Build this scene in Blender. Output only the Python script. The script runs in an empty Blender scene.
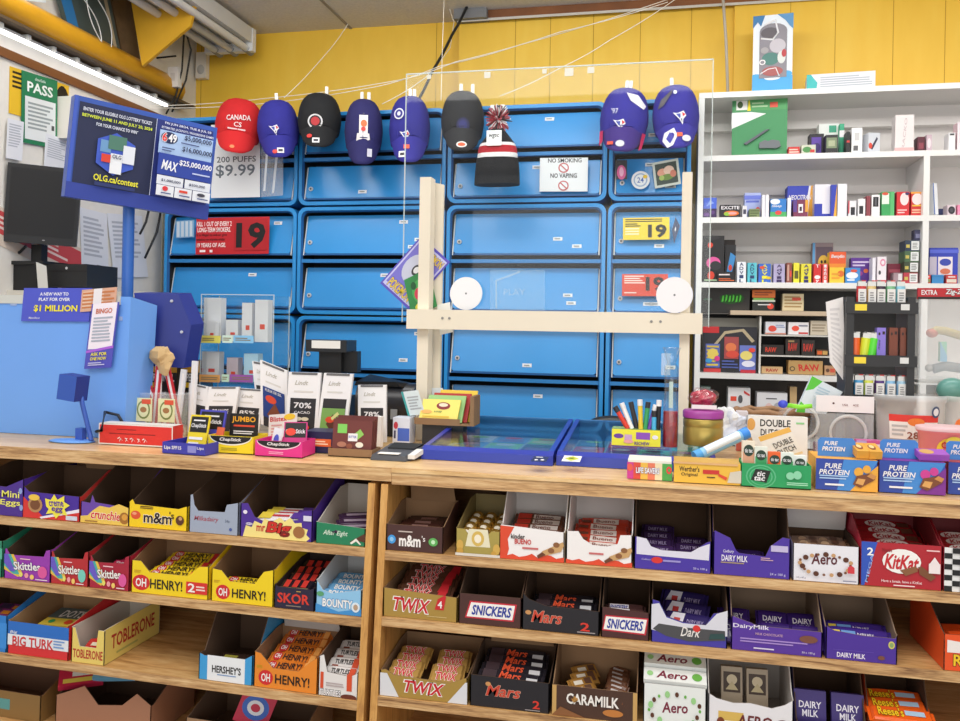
import bpy, math, random
from mathutils import Matrix, Vector
random.seed(7)
# ---------------------------------------------------------------- camera
F_PX, CX, CY, ROLL, YAW, CAMZ = 840.0, 480.0, 326.6, 0.018, math.radians(12.4), 1.40
scn = bpy.context.scene
col = scn.collection
CW = Vector((0, 0, CAMZ))
FW = Vector((-math.sin(YAW), math.cos(YAW), 0)); RW = Vector((math.cos(YAW), math.sin(YAW), 0)); UW = Vector((0, 0, 1))
cr, sr = math.cos(ROLL), math.sin(ROLL)
camd = bpy.data.cameras.new('camera'); cam = bpy.data.objects.new('camera', camd); col.objects.link(cam)
camd.sensor_width = 36; camd.sensor_fit = 'HORIZONTAL'; camd.lens = F_PX / 960 * 36
camd.shift_y = -(360.5 - CY) / 960; camd.clip_start = 0.05
ax = RW * cr + UW * sr; ay = UW * cr - RW * sr; az = -FW
cam.matrix_world = Matrix(((ax.x, ay.x, az.x, CW.x), (ax.y, ay.y, az.y, CW.y), (ax.z, ay.z, az.z, CW.z), (0, 0, 0, 1)))
scn.camera = cam
# ---------------------------------------------------------------- world and lights
w = bpy.data.worlds.new('world'); scn.world = w; w.use_nodes = True
w.node_tree.nodes['Background'].inputs[0].default_value = (1, 0.98, 0.96, 1)
w.node_tree.nodes['Background'].inputs[1].default_value = 0.45
def area(name, loc, size, power, rot=(0, 0, 0), colr=(1, 0.985, 0.96)):
    l = bpy.data.lights.new(name, 'AREA'); l.shape = 'RECTANGLE'; l.size, l.size_y = size; l.energy = power; l.color = colr
    o = bpy.data.objects.new(name, l); o.location = loc; o.rotation_euler = rot; col.objects.link(o); return o
area('ceiling_panel_light_aisle', (-0.3, 0.6, 2.68), (3.4, 1.3), 40)
area('ceiling_panel_light_counter', (-0.3, 2.35, 2.68), (3.6, 0.5), 30, (math.radians(22), 0, 0))
area('front_fill_light', (0.6, -2.2, 1.6), (4.5, 1.6), 29, (math.radians(88), 0, math.radians(8)))  # unseen area light added behind the camera as front fill
scn.view_settings.view_transform = 'Standard'; scn.view_settings.look = 'None'
scn.view_settings.gamma = 1; scn.view_settings.use_curve_mapping = False
scn.view_settings.exposure = 0.46
# ---------------------------------------------------------------- pixel <-> place
def ray(px, py):
    a = (px - CX) / F_PX; b = (py - CY) / F_PX
    return FW + RW * (a * cr + b * sr) + UW * (a * sr - b * cr)
def PY(px, py, Y): d = ray(px, py); return CW + d * (Y / d.y)
def PX(px, py, X): d = ray(px, py); return CW + d * (X / d.x)
def PZ(px, py, Z): d = ray(px, py); return CW + d * ((Z - CAMZ) / d.z)
def XYZ(px, Y, Z):                       # X on the line (Y, Z) seen at column px
    a = (px - CX) / F_PX; u = Z - CAMZ; cy, sy = math.cos(YAW), math.sin(YAW)
    return (a * Y * cy - u * sr - Y * sy * cr) / (cy * cr + a * sy)
def ppm(p): return F_PX / FW.dot(Vector(p) - CW)   # pixels per metre at p
# ---------------------------------------------------------------- materials
def lin(h):
    if not isinstance(h, str): return tuple(h) + (1,)
    h = h.lstrip('#'); c = [int(h[i:i + 2], 16) / 255 for i in (0, 2, 4)]
    return tuple(x / 12.92 if x <= .04045 else ((x + .055) / 1.055) ** 2.4 for x in c) + (1,)
_m = {}
def M(c, rough=.5, metal=0, var=0, scale=30, bump=0, emit=0, stretch=None):
    k = (c, rough, metal, var, scale, bump, emit, stretch)
    if k in _m: return _m[k]
    m = bpy.data.materials.new('mat_' + str(c).strip('#')); m.use_nodes = True
    nt = m.node_tree; b = nt.nodes['Principled BSDF']
    b.inputs['Base Color'].default_value = lin(c); b.inputs['Roughness'].default_value = rough; b.inputs['Metallic'].default_value = metal
    if emit: b.inputs['Emission Color'].default_value = lin(c); b.inputs['Emission Strength'].default_value = emit
    if var or bump:
        tc = nt.nodes.new('ShaderNodeTexCoord'); mp = nt.nodes.new('ShaderNodeMapping'); n = nt.nodes.new('ShaderNodeTexNoise')
        nt.links.new(tc.outputs['Object'], mp.inputs[0]); nt.links.new(mp.outputs[0], n.inputs['Vector'])
        if stretch: mp.inputs['Scale'].default_value = stretch
        n.inputs['Scale'].default_value = scale; n.inputs['Detail'].default_value = 4
        if var:
            r = nt.nodes.new('ShaderNodeValToRGB'); a = lin(c)
            r.color_ramp.elements[0].position = .3; r.color_ramp.elements[1].position = .7
            r.color_ramp.elements[0].color = tuple(x * (1 - var) for x in a[:3]) + (1,)
            r.color_ramp.elements[1].color = tuple(min(1, x * (1 + var)) for x in a[:3]) + (1,)
            nt.links.new(n.outputs[0], r.inputs[0]); nt.links.new(r.outputs[0], b.inputs['Base Color'])
        if bump:
            bp = nt.nodes.new('ShaderNodeBump'); bp.inputs['Strength'].default_value = bump; bp.inputs['Distance'].default_value = .004
            nt.links.new(n.outputs[0], bp.inputs['Height']); nt.links.new(bp.outputs[0], b.inputs['Normal'])
    _m[k] = m; return m
def wood(name, c1, c2, c3, stretch, scale=4, rough=.45, warp=1.2, bump=.15):
    m = bpy.data.materials.new(name); m.use_nodes = True; nt = m.node_tree; b = nt.nodes['Principled BSDF']
    tc = nt.nodes.new('ShaderNodeTexCoord'); mp = nt.nodes.new('ShaderNodeMapping'); mp.inputs['Scale'].default_value = stretch
    n = nt.nodes.new('ShaderNodeTexNoise'); n.inputs['Scale'].default_value = scale; n.inputs['Detail'].default_value = 6; n.inputs['Distortion'].default_value = warp
    n2 = nt.nodes.new('ShaderNodeTexNoise'); n2.inputs['Scale'].default_value = scale * 9; n2.inputs['Detail'].default_value = 3
    nt.links.new(tc.outputs['Object'], mp.inputs[0]); nt.links.new(mp.outputs[0], n.inputs['Vector']); nt.links.new(mp.outputs[0], n2.inputs['Vector'])
    r = nt.nodes.new('ShaderNodeValToRGB'); e = r.color_ramp.elements
    e[0].position = .33; e[0].color = lin(c1); e[1].position = .68; e[1].color = lin(c3); x = e.new(.5); x.color = lin(c2)
    mx = nt.nodes.new('ShaderNodeMath'); mx.operation = 'MULTIPLY_ADD'; mx.inputs[1].default_value = .35; 
    nt.links.new(n2.outputs[0], mx.inputs[0])
    m2 = nt.nodes.new('ShaderNodeMath'); m2.operation = 'MULTIPLY'; m2.inputs[1].default_value = .65
    nt.links.new(n.outputs[0], m2.inputs[0]); nt.links.new(m2.outputs[0], mx.inputs[2])
    nt.links.new(mx.outputs[0], r.inputs[0]); nt.links.new(r.outputs[0], b.inputs['Base Color'])
    b.inputs['Roughness'].default_value = rough
    bp = nt.nodes.new('ShaderNodeBump'); bp.inputs['Strength'].default_value = bump; bp.inputs['Distance'].default_value = .002
    nt.links.new(mx.outputs[0], bp.inputs['Height']); nt.links.new(bp.outputs[0], b.inputs['Normal'])
    return m
W_EDGE = wood('plywood_edge', '#7d5838', '#c69b69', '#e8c795', (1.5, 4, 26), 3)
W_SHELF = wood('oak_shelf', '#a0713f', '#cc9c62', '#e2bd85', (1.2, 9, 9), 3)
W_TOP = wood('laminate_counter_top', '#c99e66', '#e0ba82', '#efd0a0', (1.5, 10, 10), 3, .3)
W_SIDE = wood('oak_upright', '#a3703c', '#c9944f', '#dba963', (12, 12, 1.3), 3)
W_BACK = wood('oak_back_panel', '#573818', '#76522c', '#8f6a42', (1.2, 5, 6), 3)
def glass(name, tint='#f4fafa', refl=.06, rough=.03):
    m = bpy.data.materials.new(name); m.use_nodes = True; nt = m.node_tree; nt.nodes.clear()
    o = nt.nodes.new('ShaderNodeOutputMaterial'); mx = nt.nodes.new('ShaderNodeMixShader'); t = nt.nodes.new('ShaderNodeBsdfTransparent'); g = nt.nodes.new('ShaderNodeBsdfGlossy')
    t.inputs[0].default_value = lin(tint); g.inputs['Roughness'].default_value = rough
    lw = nt.nodes.new('ShaderNodeLayerWeight'); lw.inputs[0].default_value = .25
    ma = nt.nodes.new('ShaderNodeMath'); ma.operation = 'MULTIPLY_ADD'; ma.inputs[1].default_value = .22; ma.inputs[2].default_value = refl
    nt.links.new(lw.outputs['Fresnel'], ma.inputs[0]); nt.links.new(ma.outputs[0], mx.inputs[0])
    nt.links.new(t.outputs[0], mx.inputs[1]); nt.links.new(g.outputs[0], mx.inputs[2]); nt.links.new(mx.outputs[0], o.inputs[0]); return m
def hazy(name, c, alpha):
    m = bpy.data.materials.new(name); m.use_nodes = True; b = m.node_tree.nodes['Principled BSDF']
    b.inputs['Base Color'].default_value = lin(c); b.inputs['Alpha'].default_value = alpha; b.inputs['Roughness'].default_value = .15; return m
G_PLEX = glass('plexiglass', '#fcfefe', .02); G_EDGE = hazy('plexiglass_edge', '#e8f4f2', .55)
G_CASE = glass('case_glass', '#f6fbfb', .10, .04); H_CLEAR = hazy('clear_plastic', '#eef2f4', .22); H_TUB = hazy('frosted_plastic', '#f2f2f2', .38)
# ---------------------------------------------------------------- mesh builder
_tx = {}
def textmesh(s, bold, shear):
    k = (s, bold, shear)
    if k not in _tx:
        c = bpy.data.curves.new('t', 'FONT'); c.body = s; c.size = 1; c.offset = bold; c.shear = shear; c.resolution_u = 2; c.fill_mode = 'FRONT'
        o = bpy.data.objects.new('t', c); me = bpy.data.meshes.new_from_object(o)
        vs = [(v.co.x, v.co.y) for v in me.vertices]; fs = [tuple(p.vertices) for p in me.polygons]
        bpy.data.objects.remove(o); bpy.data.curves.remove(c); bpy.data.meshes.remove(me)
        x0 = min(v[0] for v in vs); x1 = max(v[0] for v in vs); y0 = min(v[1] for v in vs); y1 = max(v[1] for v in vs)
        _tx[k] = ([((a - x0) / (x1 - x0) - .5, (b - y0) / (y1 - y0) - .5) for a, b in vs], fs, (x1 - x0), (y1 - y0))
    return _tx[k]
class MB:
    def __init__(s): s.v = []; s.f = []; s.k = []; s.ms = []; s.T = Matrix.Identity(4); s.sm = []
    def mi(s, m):
        if isinstance(m, str): m = M(m)
        if m not in s.ms: s.ms.append(m)
        return s.ms.index(m)
    def add(s, vs, fs, m, smooth=False):
        n = len(s.v); s.v += [s.T @ Vector(v) for v in vs]; i = s.mi(m)
        for f in fs: s.f.append(tuple(n + a for a in f)); s.k.append(i); s.sm.append(smooth)
        return s
    def box(s, x0, x1, y0, y1, z0, z1, m, fm=None):
        vs = [(x, y, z) for z in (z0, z1) for y in (y0, y1) for x in (x0, x1)]
        fs = [(0, 2, 3, 1), (4, 5, 7, 6), (2, 6, 7, 3), (0, 4, 6, 2), (1, 3, 7, 5)]
        s.add(vs, fs, m); s.add([vs[0], vs[1], vs[5], vs[4]], [(0, 1, 2, 3)], fm or m); return s
    def hexa(s, p, m):                   # 8 corners: bottom 4 ccw, top 4 ccw
        return s.add(p, [(3, 2, 1, 0), (4, 5, 6, 7), (0, 1, 5, 4), (1, 2, 6, 5), (2, 3, 7, 6), (3, 0, 4, 7)], m)
    def panel(s, pts, o, ux, uy, th, ma, mb=None, me=None):   # outline in (ux, uy), thickness vector th
        o, ux, uy, th = Vector(o), Vector(ux), Vector(uy), Vector(th); n = len(pts)
        a = [o + ux * p[0] + uy * p[1] for p in pts]; b = [q + th for q in a]
        s.add(a, [tuple(range(n))], ma); s.add(b, [tuple(range(n))][::-1], mb or ma)
        s.add(a + b, [(i, (i + 1) % n, n + (i + 1) % n, n + i) for i in range(n)], me or mb or ma); return s
    def cyl(s, p0, p1, r0, m, r1=None, n=14, caps=True, smooth=True):
        p0, p1 = Vector(p0), Vector(p1); r1 = r0 if r1 is None else r1; d = (p1 - p0).normalized()
        a = d.orthogonal().normalized(); b = d.cross(a); vs = []
        for p, r in ((p0, r0), (p1, r1)):
            vs += [p + (a * math.cos(2 * math.pi * i / n) + b * math.sin(2 * math.pi * i / n)) * r for i in range(n)]
        s.add(vs, [(i, (i + 1) % n, n + (i + 1) % n, n + i) for i in range(n)], m, smooth)
        if caps: s.add(vs, [tuple(range(n))[::-1], tuple(range(n, 2 * n))], m)
        return s
    def tube(s, pts, r, m, n=6):
        pts = [Vector(p) for p in pts]; vs = []; fs = []
        for i, p in enumerate(pts):
            d = (pts[min(i + 1, len(pts) - 1)] - pts[max(i - 1, 0)]).normalized(); a = d.cross(Vector((.13, .2, .97))).normalized(); b = d.cross(a)
            vs += [p + (a * math.cos(2 * math.pi * j / n) + b * math.sin(2 * math.pi * j / n)) * r for j in range(n)]
        for i in range(len(pts) - 1): fs += [(i * n + j, i * n + (j + 1) % n, (i + 1) * n + (j + 1) % n, (i + 1) * n + j) for j in range(n)]
        fs += [tuple(range(n)), tuple(range(len(vs) - n, len(vs)))]
        s.add(vs, fs, m, True); return s
    def lathe(s, prof, m, c=(0, 0, 0), n=24, sx=1, sy=1):
        vs = []; c = Vector(c)
        for r, z in prof: vs += [c + Vector((r * sx * math.cos(2 * math.pi * i / n), r * sy * math.sin(2 * math.pi * i / n), z)) for i in range(n)]
        s.add(vs, [(j * n + i, j * n + (i + 1) % n, (j + 1) * n + (i + 1) % n, (j + 1) * n + i) for j in range(len(prof) - 1) for i in range(n)], m, True); return s
    def ball(s, c, rx, ry, rz, m, n=20, k=12, z0=-1, z1=1):
        prof = [(math.sqrt(max(0, 1 - t * t)), t) for t in [math.sin((-.5 + i / k) * math.pi) for i in range(k + 1)] if z0 <= t <= z1]
        c = Vector(c); vs = []
        for r, z in prof: vs += [c + Vector((r * rx * math.cos(2 * math.pi * i / n), r * ry * math.sin(2 * math.pi * i / n), z * rz)) for i in range(n)]
        s.add(vs, [(j * n + i, j * n + (i + 1) % n, (j + 1) * n + (i + 1) % n, (j + 1) * n + i) for j in range(len(prof) - 1) for i in range(n)], m, True); return s
    def deco(s, dl, mp, lift):           # printed marks: mp(u, v, k) -> place of layer k
        for k, d in enumerate(dl):
            t = d[0]; L = lift * (k + 1)
            if t == 'r': pts = [(d[1], d[2]), (d[3], d[2]), (d[3], d[4]), (d[1], d[4])]; s.add([mp(a, b, L) for a, b in pts], [(0, 1, 2, 3)], d[5])
            elif t == 'e':
                n = 18; s.add([mp(min(1, max(0, d[1] + d[3] * math.cos(2 * math.pi * i / n))), d[2] + d[4] * math.sin(2 * math.pi * i / n), L) for i in range(n)], [tuple(range(n))], d[5])
            elif t == 'h':               # lower half disc: u, v (flat top), ru, rv
                n = 16; s.add([mp(d[1] + d[3] * math.cos(math.pi * (1 + i / n)), d[2] + d[4] * math.sin(math.pi * (1 + i / n)), L) for i in range(n + 1)], [tuple(range(n + 1))], d[5])
            elif t == 'p': s.add([mp(a, b, L) for a, b in d[1]], [tuple(range(len(d[1])))], d[2])
            elif t == 'l':               # rows of small print: u0, v0, u1, v1, rows, colour
                n = d[5]; h = (d[4] - d[2]) / n
                for i in range(n):
                    e = d[3] - (d[3] - d[1]) * random.choice((0, .05, .12, .25)); y = d[2] + i * h
                    s.add([mp(d[1], y + h * .25, L), mp(e, y + h * .25, L), mp(e, y + h * .75, L), mp(d[1], y + h * .75, L)], [(0, 1, 2, 3)], d[6])
            elif t == 't':
                o = d[8] if len(d) > 8 and d[8] else {}
                if not d[1]: continue
                rot = math.radians(o.get('rot', 0)); ar = o.get('ar', 1.0); c_, s_ = math.cos(rot), math.sin(rot)
                B = o.get('bold', .025) * .42
                for oc, off, dl_ in ([(o['out'], B + o.get('ob', .07) * .45, 0)] if 'out' in o else []) + [(d[7], B, 1)]:
                    vs, fs, w, h = textmesh(d[1], off, o.get('sh', 0)); w0, h0 = textmesh(d[1], B, o.get('sh', 0))[2:]
                    kx, ky = d[4] * w / w0, d[5] * h / h0
                    q = []
                    for a, b in vs:
                        a *= kx; b *= ky * ar
                        q.append(mp(d[2] + a * c_ - b * s_, d[3] + (a * s_ + b * c_) / ar, L + lift * .4 * dl_))
                    s.add(q, fs, oc)
        return s
    def lump(s, c, r, rz, m, amp=.25, fr=30, n=26, k=16):
        from mathutils import noise
        vs = []; c = Vector(c)
        for j in range(k + 1):
            t = (-.5 + j / k) * math.pi
            for i in range(n):
                a = 2 * math.pi * i / n; d = Vector((math.cos(a) * math.cos(t), math.sin(a) * math.cos(t), math.sin(t)))
                q = 1 + amp * (noise.noise((c + d * r) * fr) + .5 * abs(noise.noise((c + d * r) * fr * 2.3)))
                vs.append(c + Vector((d.x * r, d.y * r * .7, d.z * rz)) * q)
        s.add(vs, [(j * n + i, j * n + (i + 1) % n, (j + 1) * n + (i + 1) % n, (j + 1) * n + i) for j in range(k) for i in range(n)], m, False); return s
    def build(s, name, parent=None, loc=None, rot=None):
        me = bpy.data.meshes.new(name); me.from_pydata([tuple(v) for v in s.v], [], s.f)
        for m in s.ms: me.materials.append(m)
        me.polygons.foreach_set('material_index', s.k); me.polygons.foreach_set('use_smooth', s.sm); me.update()
        o = bpy.data.objects.new(name, me); col.objects.link(o)
        if parent: o.parent = parent
        if loc is not None: o.location = loc
        if rot is not None: o.rotation_euler = rot
        return o
# text decal tuple: ('t', string, u, v, w, h, 0, colour, {options})
def T(s, u, v, w_, h_, c, **o): return ('t', s, u, v, w_, h_, 0, c, o)
def tag(o, label=None, cat=None, group=None, kind=None):
    if label: o['label'] = label
    if cat: o['category'] = cat
    if group: o['group'] = group
    if kind: o['kind'] = kind
    return o
def thing(name, label, cat, loc=(0, 0, 0), rz=0, group=None, rot=None):
    o = bpy.data.objects.new(name, None); col.objects.link(o); o.empty_display_size = .05
    o.location = loc; o.rotation_euler = rot or (0, 0, rz); return tag(o, label, cat, group)
def struct(mb, name, parent=None):
    o = mb.build(name, parent)
    if not parent: o['kind'] = 'structure'
    return o
kids = {}
def copy_tree(o, parent=None):
    c = o.copy(); col.objects.link(c)
    if parent: c.parent = parent
    for ch in [x for x in bpy.data.objects if x.parent == o]: copy_tree(ch, c)
    return c
def face(w_, h_): return lambda u, v, L: Vector((-w_ / 2 + u * w_, -L, v * h_))
# generic upright printed box: pixels on its front face -> real box
def bx(name, label, cat, l, r, b, t, c, dl=(), Y=None, Z=None, dep=.05, rot=0, group=None, side=None, top=None, lean=0, part='print', bev=0):
    mx = (l + r) / 2
    if Y is None: Y = PZ(mx, b, Z).y
    if Z is None: Z = PY(mx, b, Y).z
    x0, x1 = XYZ(l, Y, Z), XYZ(r, Y, Z); k = ppm(((x0 + x1) / 2, Y, Z)); h = PY(mx, t, Y).z - Z; w_ = x1 - x0
    ct, st = math.cos(rot), math.sin(rot)
    if rot: w_ = max(.008, w_ / max(.4, ct) - dep * abs(st) * .8)
    m = MB(); sd = side or c; e = min(.0015, w_ * .06)
    m.box(-w_ / 2 + e, w_ / 2 - e, 0, dep, 0, h, sd, c)
    if top: m.add([(-w_ / 2 + e, 0, h + .0004), (w_ / 2 - e, 0, h + .0004), (w_ / 2 - e, dep, h + .0004), (-w_ / 2 + e, dep, h + .0004)], [(0, 1, 2, 3)], top)
    rt = (lean, 0, rot); loc = ((x0 + x1) / 2, Y, Z + .0008 + (dep * math.sin(-lean) if lean < 0 else 0))
    if dl and w_ > .001:
        o = thing(name, label, cat, loc, group=group, rot=rt); m.build('box_body', o)
        d = MB(); d.deco(dl, face(w_, h), .0003); d.build('front_print', o)
    else:
        o = m.build(name, None, loc, rt); tag(o, label, cat, group)
    return o
# flat board with real thickness from four image corners on known planes (TL, TR, BR, BL)
def board(name, label, cat, pts, Y, th, c, dl=(), back=None, group=None, parent=None, rigid=True, X=None, kind=None):
    Ys = Y if isinstance(Y, (list, tuple)) else [Y] * 4
    q = [PX(p[0], p[1], X) if X is not None else PY(p[0], p[1], y) for p, y in zip(pts, Ys)]
    if rigid: q[2] = q[1] + q[3] - q[0]
    ux = (q[1] - q[0]); n = ux.cross(q[3] - q[0]).normalized()
    if n.dot(CW - q[0]) < 0: n = -n
    org = (q[2] + q[3]) / 2; m = MB(); m.T = Matrix.Translation(-org)
    a = q; b = [p - n * th for p in q]
    m.add(a, [(0, 1, 2, 3)], c); m.add(a + b, [(4, 5, 6, 7), (0, 1, 5, 4), (1, 2, 6, 5), (2, 3, 7, 6), (3, 0, 4, 7)], back or c)
    def mp(u, v, L): return (q[3] * (1 - u) + q[2] * u) * (1 - v) + (q[0] * (1 - u) + q[1] * u) * v + n * L
    if parent: 
        m.T = Matrix.Translation(-parent.location); m2 = MB(); m2.T = m.T
        m = MB(); m.T = m2.T; m.add(a, [(0, 1, 2, 3)], c); m.add(a + b, [(4, 5, 6, 7), (0, 1, 5, 4), (1, 2, 6, 5), (2, 3, 7, 6), (3, 0, 4, 7)], back or c); m.deco(dl, mp, .0004)
        return m.build(name, parent)
    if dl:
        o = thing(name, label, cat, org, group=group); m.build('panel', o); d = MB(); d.T = m.T; d.deco(dl, mp, .0004); d.build('print', o); return o
    return tag(m.build(name, None, org), label, cat, group, kind)
# ================================================================ STRUCTURE
XL = -2.15; YB = 3.45; YB2 = 3.53; YC = 3.2; ZC = 2.72
YEL = wood('yellow_panelling', '#e8bb36', '#eec23e', '#f2cb4c', (1, 1, .3), 2, .5, .4, .05)
XSTEP = XYZ(459, YB, 2.6)
m = MB(); m.box(-2.6, 3.2, -2.6, 4, -.05, 0, M('#8d8478', .6, var=.1, scale=5)); struct(m, 'floor')
m = MB(); m.box(XSTEP, 2.6, YB, YB + .3, 0, ZC, YEL)
for px in (515, 550, 593, 640, 691, 832, 880, 948):
    x = XYZ(px, YB, 2.5); m.box(x - .0012, x + .0012, YB - .0008, YB, 1.2, ZC, M('#b08418', .7))
x = XYZ(733, YB, 2.4); m.box(x, 2.6, YB - .02, YB, 1.2, ZC, YEL)
for px in (790, 835, 893, 945):
    x = XYZ(px, YB - .02, 2.5); m.box(x - .001, x + .001, YB - .0208, YB - .02, 2.2, ZC, M('#b08418', .7))
struct(m, 'wall_back')
m = MB(); m.box(XL - .3, XSTEP, YB2, YB2 + .2, 0, ZC, YEL)
for px in (201, 436): x = XYZ(px, YB2, 2.5); m.box(x - .0012, x + .0012, YB2 - .0008, YB2, 1.2, ZC, M('#b08418', .7))
struct(m, 'wall_back_recess')
m = MB(); m.box(XL - .1, XL, 1.2, YB2, 0, ZC, M('#e4e0d8', .7, var=.03)); struct(m, 'wall_left')
TILE = M('#d8d2cb', .85, var=.07, scale=90, bump=.3)
m = MB(); m.box(-3, 3.2, -2.6, 4, ZC, ZC + .05, TILE)
for px, py in ((351, 23),): 
    x = XYZ(351, YB2, ZC); m.box(x - .006, x + .006, 1.5, YB2, ZC - .004, ZC + .01, M('#8f8a82', .6))
m.box(-3, 3, 2.88, 2.892, ZC - .004, ZC, M('#8f8a82', .6)); struct(m, 'ceiling')
m = MB(); x0 = XYZ(482, 3.3, ZC)
m.box(x0, 2.6, YB - .03, YB - .0205, ZC - .035, ZC, M('#7d4a22', .5, var=.2, scale=8)); m.box(XSTEP, 2.6, YB - .034, YB - .03, ZC - .045, ZC - .035, '#c9c6be'); struct(m, 'trim_1')
m = MB(); m.box(XSTEP - .01, x0, YB - .06, YB2, ZC - .04, ZC, '#77787a'); struct(m, 'trim_2')
# left end: cream pillar strip beside the cabinets
m = MB(); a = PX(0, 50, XL + .01)
m.box(XL, XL + .012, 2.3, 3.3, 2.26, 2.29, M('#7a4a22', .5)); struct(m, 'trim_3')
a = XYZ(140, 3.34, 1.6)
m = MB(); m.box(XL, XL + .06, 2.62, 3.5, 2.05, 2.2, '#e9e4da'); m.box(XL, XYZ(164, 3.3, 1.6), 3.28, 3.34, 0, 2.22, M('#eadfc0', .6)); struct(m, 'trim_4')
# upper left: yellow beam, light strip, boards above
def alongL(px, py, X): return PX(px, py, X)
o = thing('overhead_beam', 'rounded yellow painted beam along the left wall above the light strip', 'beam', (XL + .06, 2.8, 2.42))
m = MB(); m.T = Matrix.Translation((-XL - .06, -2.8, -2.42)); YM = M('#c8921f', .3, var=.35, scale=7, stretch=(1, .3, 1))
n = 12; prof = [(XL, 2.36), (XL + .04, 2.355), (XL + .075, 2.37), (XL + .09, 2.40), (XL + .085, 2.43), (XL + .06, 2.455), (XL, 2.46)]
m.add([(p[0], y, p[1]) for y in (2.2, 3.3) for p in prof], [(i, i + 1, 8 + i, 7 + i) for i in range(6)], YM, True); m.add([(p[0], 2.2, p[1]) for p in prof], [tuple(range(7))], YM); m.add([(p[0], 3.3, p[1]) for p in prof], [tuple(range(7))], YM)
m.build('beam_cover', o)
m = MB(); m.box(-.06, .02, -.58, .6, -.066, -.056, M('#5d4a33', .7)); m.build('underside', o)
o = thing('led_strip', 'glowing white light strip running under the yellow beam', 'light', (XL + .03, 2.8, 2.33))
m = MB(); m.box(-.02, .012, -.55, .46, .006, .014, '#b9b9b9'); m.build('mount', o)
m = MB(); m.box(-.008, .008, -.54, .45, -.004, .006, M('#ffffff', .4, emit=1.6)); m.build('diffuser', o)
for i in range(8): m = MB(); m.box(-.012, .020, -.5 + i * .12, -.485 + i * .12, .006, .022, '#e8e8e4'); m.build('mounting_clip', o)
# cut-off poster, blue edge, grey-green board and yellow board above the beam
board('wall_poster', 'white poster with dark scrawled writing above the yellow beam', 'poster', [(-12, -40), (46, -30), (50, 17), (-12, -4)], 0, .004, '#dfe6ea', [T('diw', .5, .5, .5, .8, '#2f3b8f', rot=30), ('e', .85, .4, .06, .3, '#333355')], X=XL + .05)
board('leaning_board', 'blue edged dark grey board leaning above the yellow beam', 'board', [(50, -40), (102, -40), (122, 58), (70, 32)], 0, .02, '#3b4a4a', [('r', 0, 0, .2, 1, '#1f6ea8'), ('r', .86, 0, .93, 1, '#a59a80')], rigid=False, X=XL + .04)
board('wooden_batten', 'brown wooden batten leaning between grey board and yellow board', 'board', [(103, -40), (126, -40), (142, 72), (124, 60)], 0, .02, M('#5f4a32', .6, var=.2), rigid=False, X=XL + .03)
board('bulkhead_panel', 'yellow painted board angled in the upper left ceiling corner', 'board', [(124, -40), (206, -40), (190, 26), (142, 66)], 2.97, .015, M('#d4a223', .5, var=.1, scale=6), rigid=False)
for i, (a, b, s) in enumerate((((80, -6), (102, 48), 6), ((86, -6), (108, 52), -5), ((94, -6), (110, 54), 8))):
    m = MB(); pts = []
    for t in range(11): t /= 10; pts.append(PY(a[0] + (b[0] - a[0]) * t + s * math.sin(t * 3.1), a[1] + (b[1] - a[1]) * t, 2.95))
    m.tube([PX(v[0], v[1], XL + .075) for v in [(a[0] + (b[0] - a[0]) * t / 10 + s * math.sin(t * .31), a[1] + (b[1] - a[1]) * t / 10) for t in range(11)]], .002, '#d8dcdc'); tag(m.build('hanging_cable'), 'thin white cable draped over the grey board in the upper left corner', 'cable', 'white cables over the grey board')
# corner cables and small devices
for k, (lab, pts) in enumerate((('black cable curving down the yellow corner nearest the motion sensor', [(187, 36), (191, 50), (186, 80), (172, 112)]), ('straight black cable dropping down the left corner behind the white junction box', [(184, 34), (182, 70), (176, 95), (166, 114)]), ('black cable looping from under the yellow bulkhead panel', [(140, 66), (156, 58), (176, 56)]))):
    m = MB(); m.tube([PY(a, b, 3.22) for a, b in pts], .004, '#1b1a18'); tag(m.build('wall_cable'), lab, 'cable')
o = thing('motion_sensor', 'white rectangular motion sensor on the yellow wall in the left corner', 'sensor', PY(204, 80, YB2 - .002))
m = MB(); m.box(-.026, .026, -.03, 0, 0, .12, M('#e9e2d4', .4)); m.build('housing', o); m = MB(); m.ball((0, -.03, .04), .018, .006, .022, '#bdbab2'); m.build('lens', o)
bx('junction_box', 'small white junction box beside black cables in the corner', 'box', 167, 178, 87, 67, '#e6e4df', [('r', .3, .3, .7, .7, '#d2d0cc')], Y=3.2, dep=.03)
# fluorescent fixture
o = thing('fluorescent_fixture', 'grey ceiling fluorescent fixture with bare tubes at upper left', 'light fixture', (XYZ(222, 3.2, 2.66), 3.25, 2.6))
a = PY(255, 36, 3.42) ; mz = ZC
x1 = XYZ(254, 3.42, 2.64)
m = MB(); m.T = Matrix.Translation(-Vector(o.location)); m.box(x1 - .22, x1, 2.1, 3.42, 2.635, 2.70, '#cfcfcc'); m.box(x1 - .23, x1 + .004, 3.40, 3.43, 2.60, 2.70, '#e4e4e2'); m.build('housing', o)
for i in range(3):
    m = MB(); m.T = Matrix.Translation(-Vector(o.location)); x = x1 - .03 - i * .075; m.cyl((x, 2.12, 2.615), (x, 3.41, 2.615), .016, M('#d9d9d6', .25)); m.build('tube', o)
    m = MB(); m.T = Matrix.Translation(-Vector(o.location)); m.cyl((x, 3.40, 2.615), (x, 3.45, 2.612), .019, '#8f8f8c'); m.build('tube_socket', o)
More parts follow.
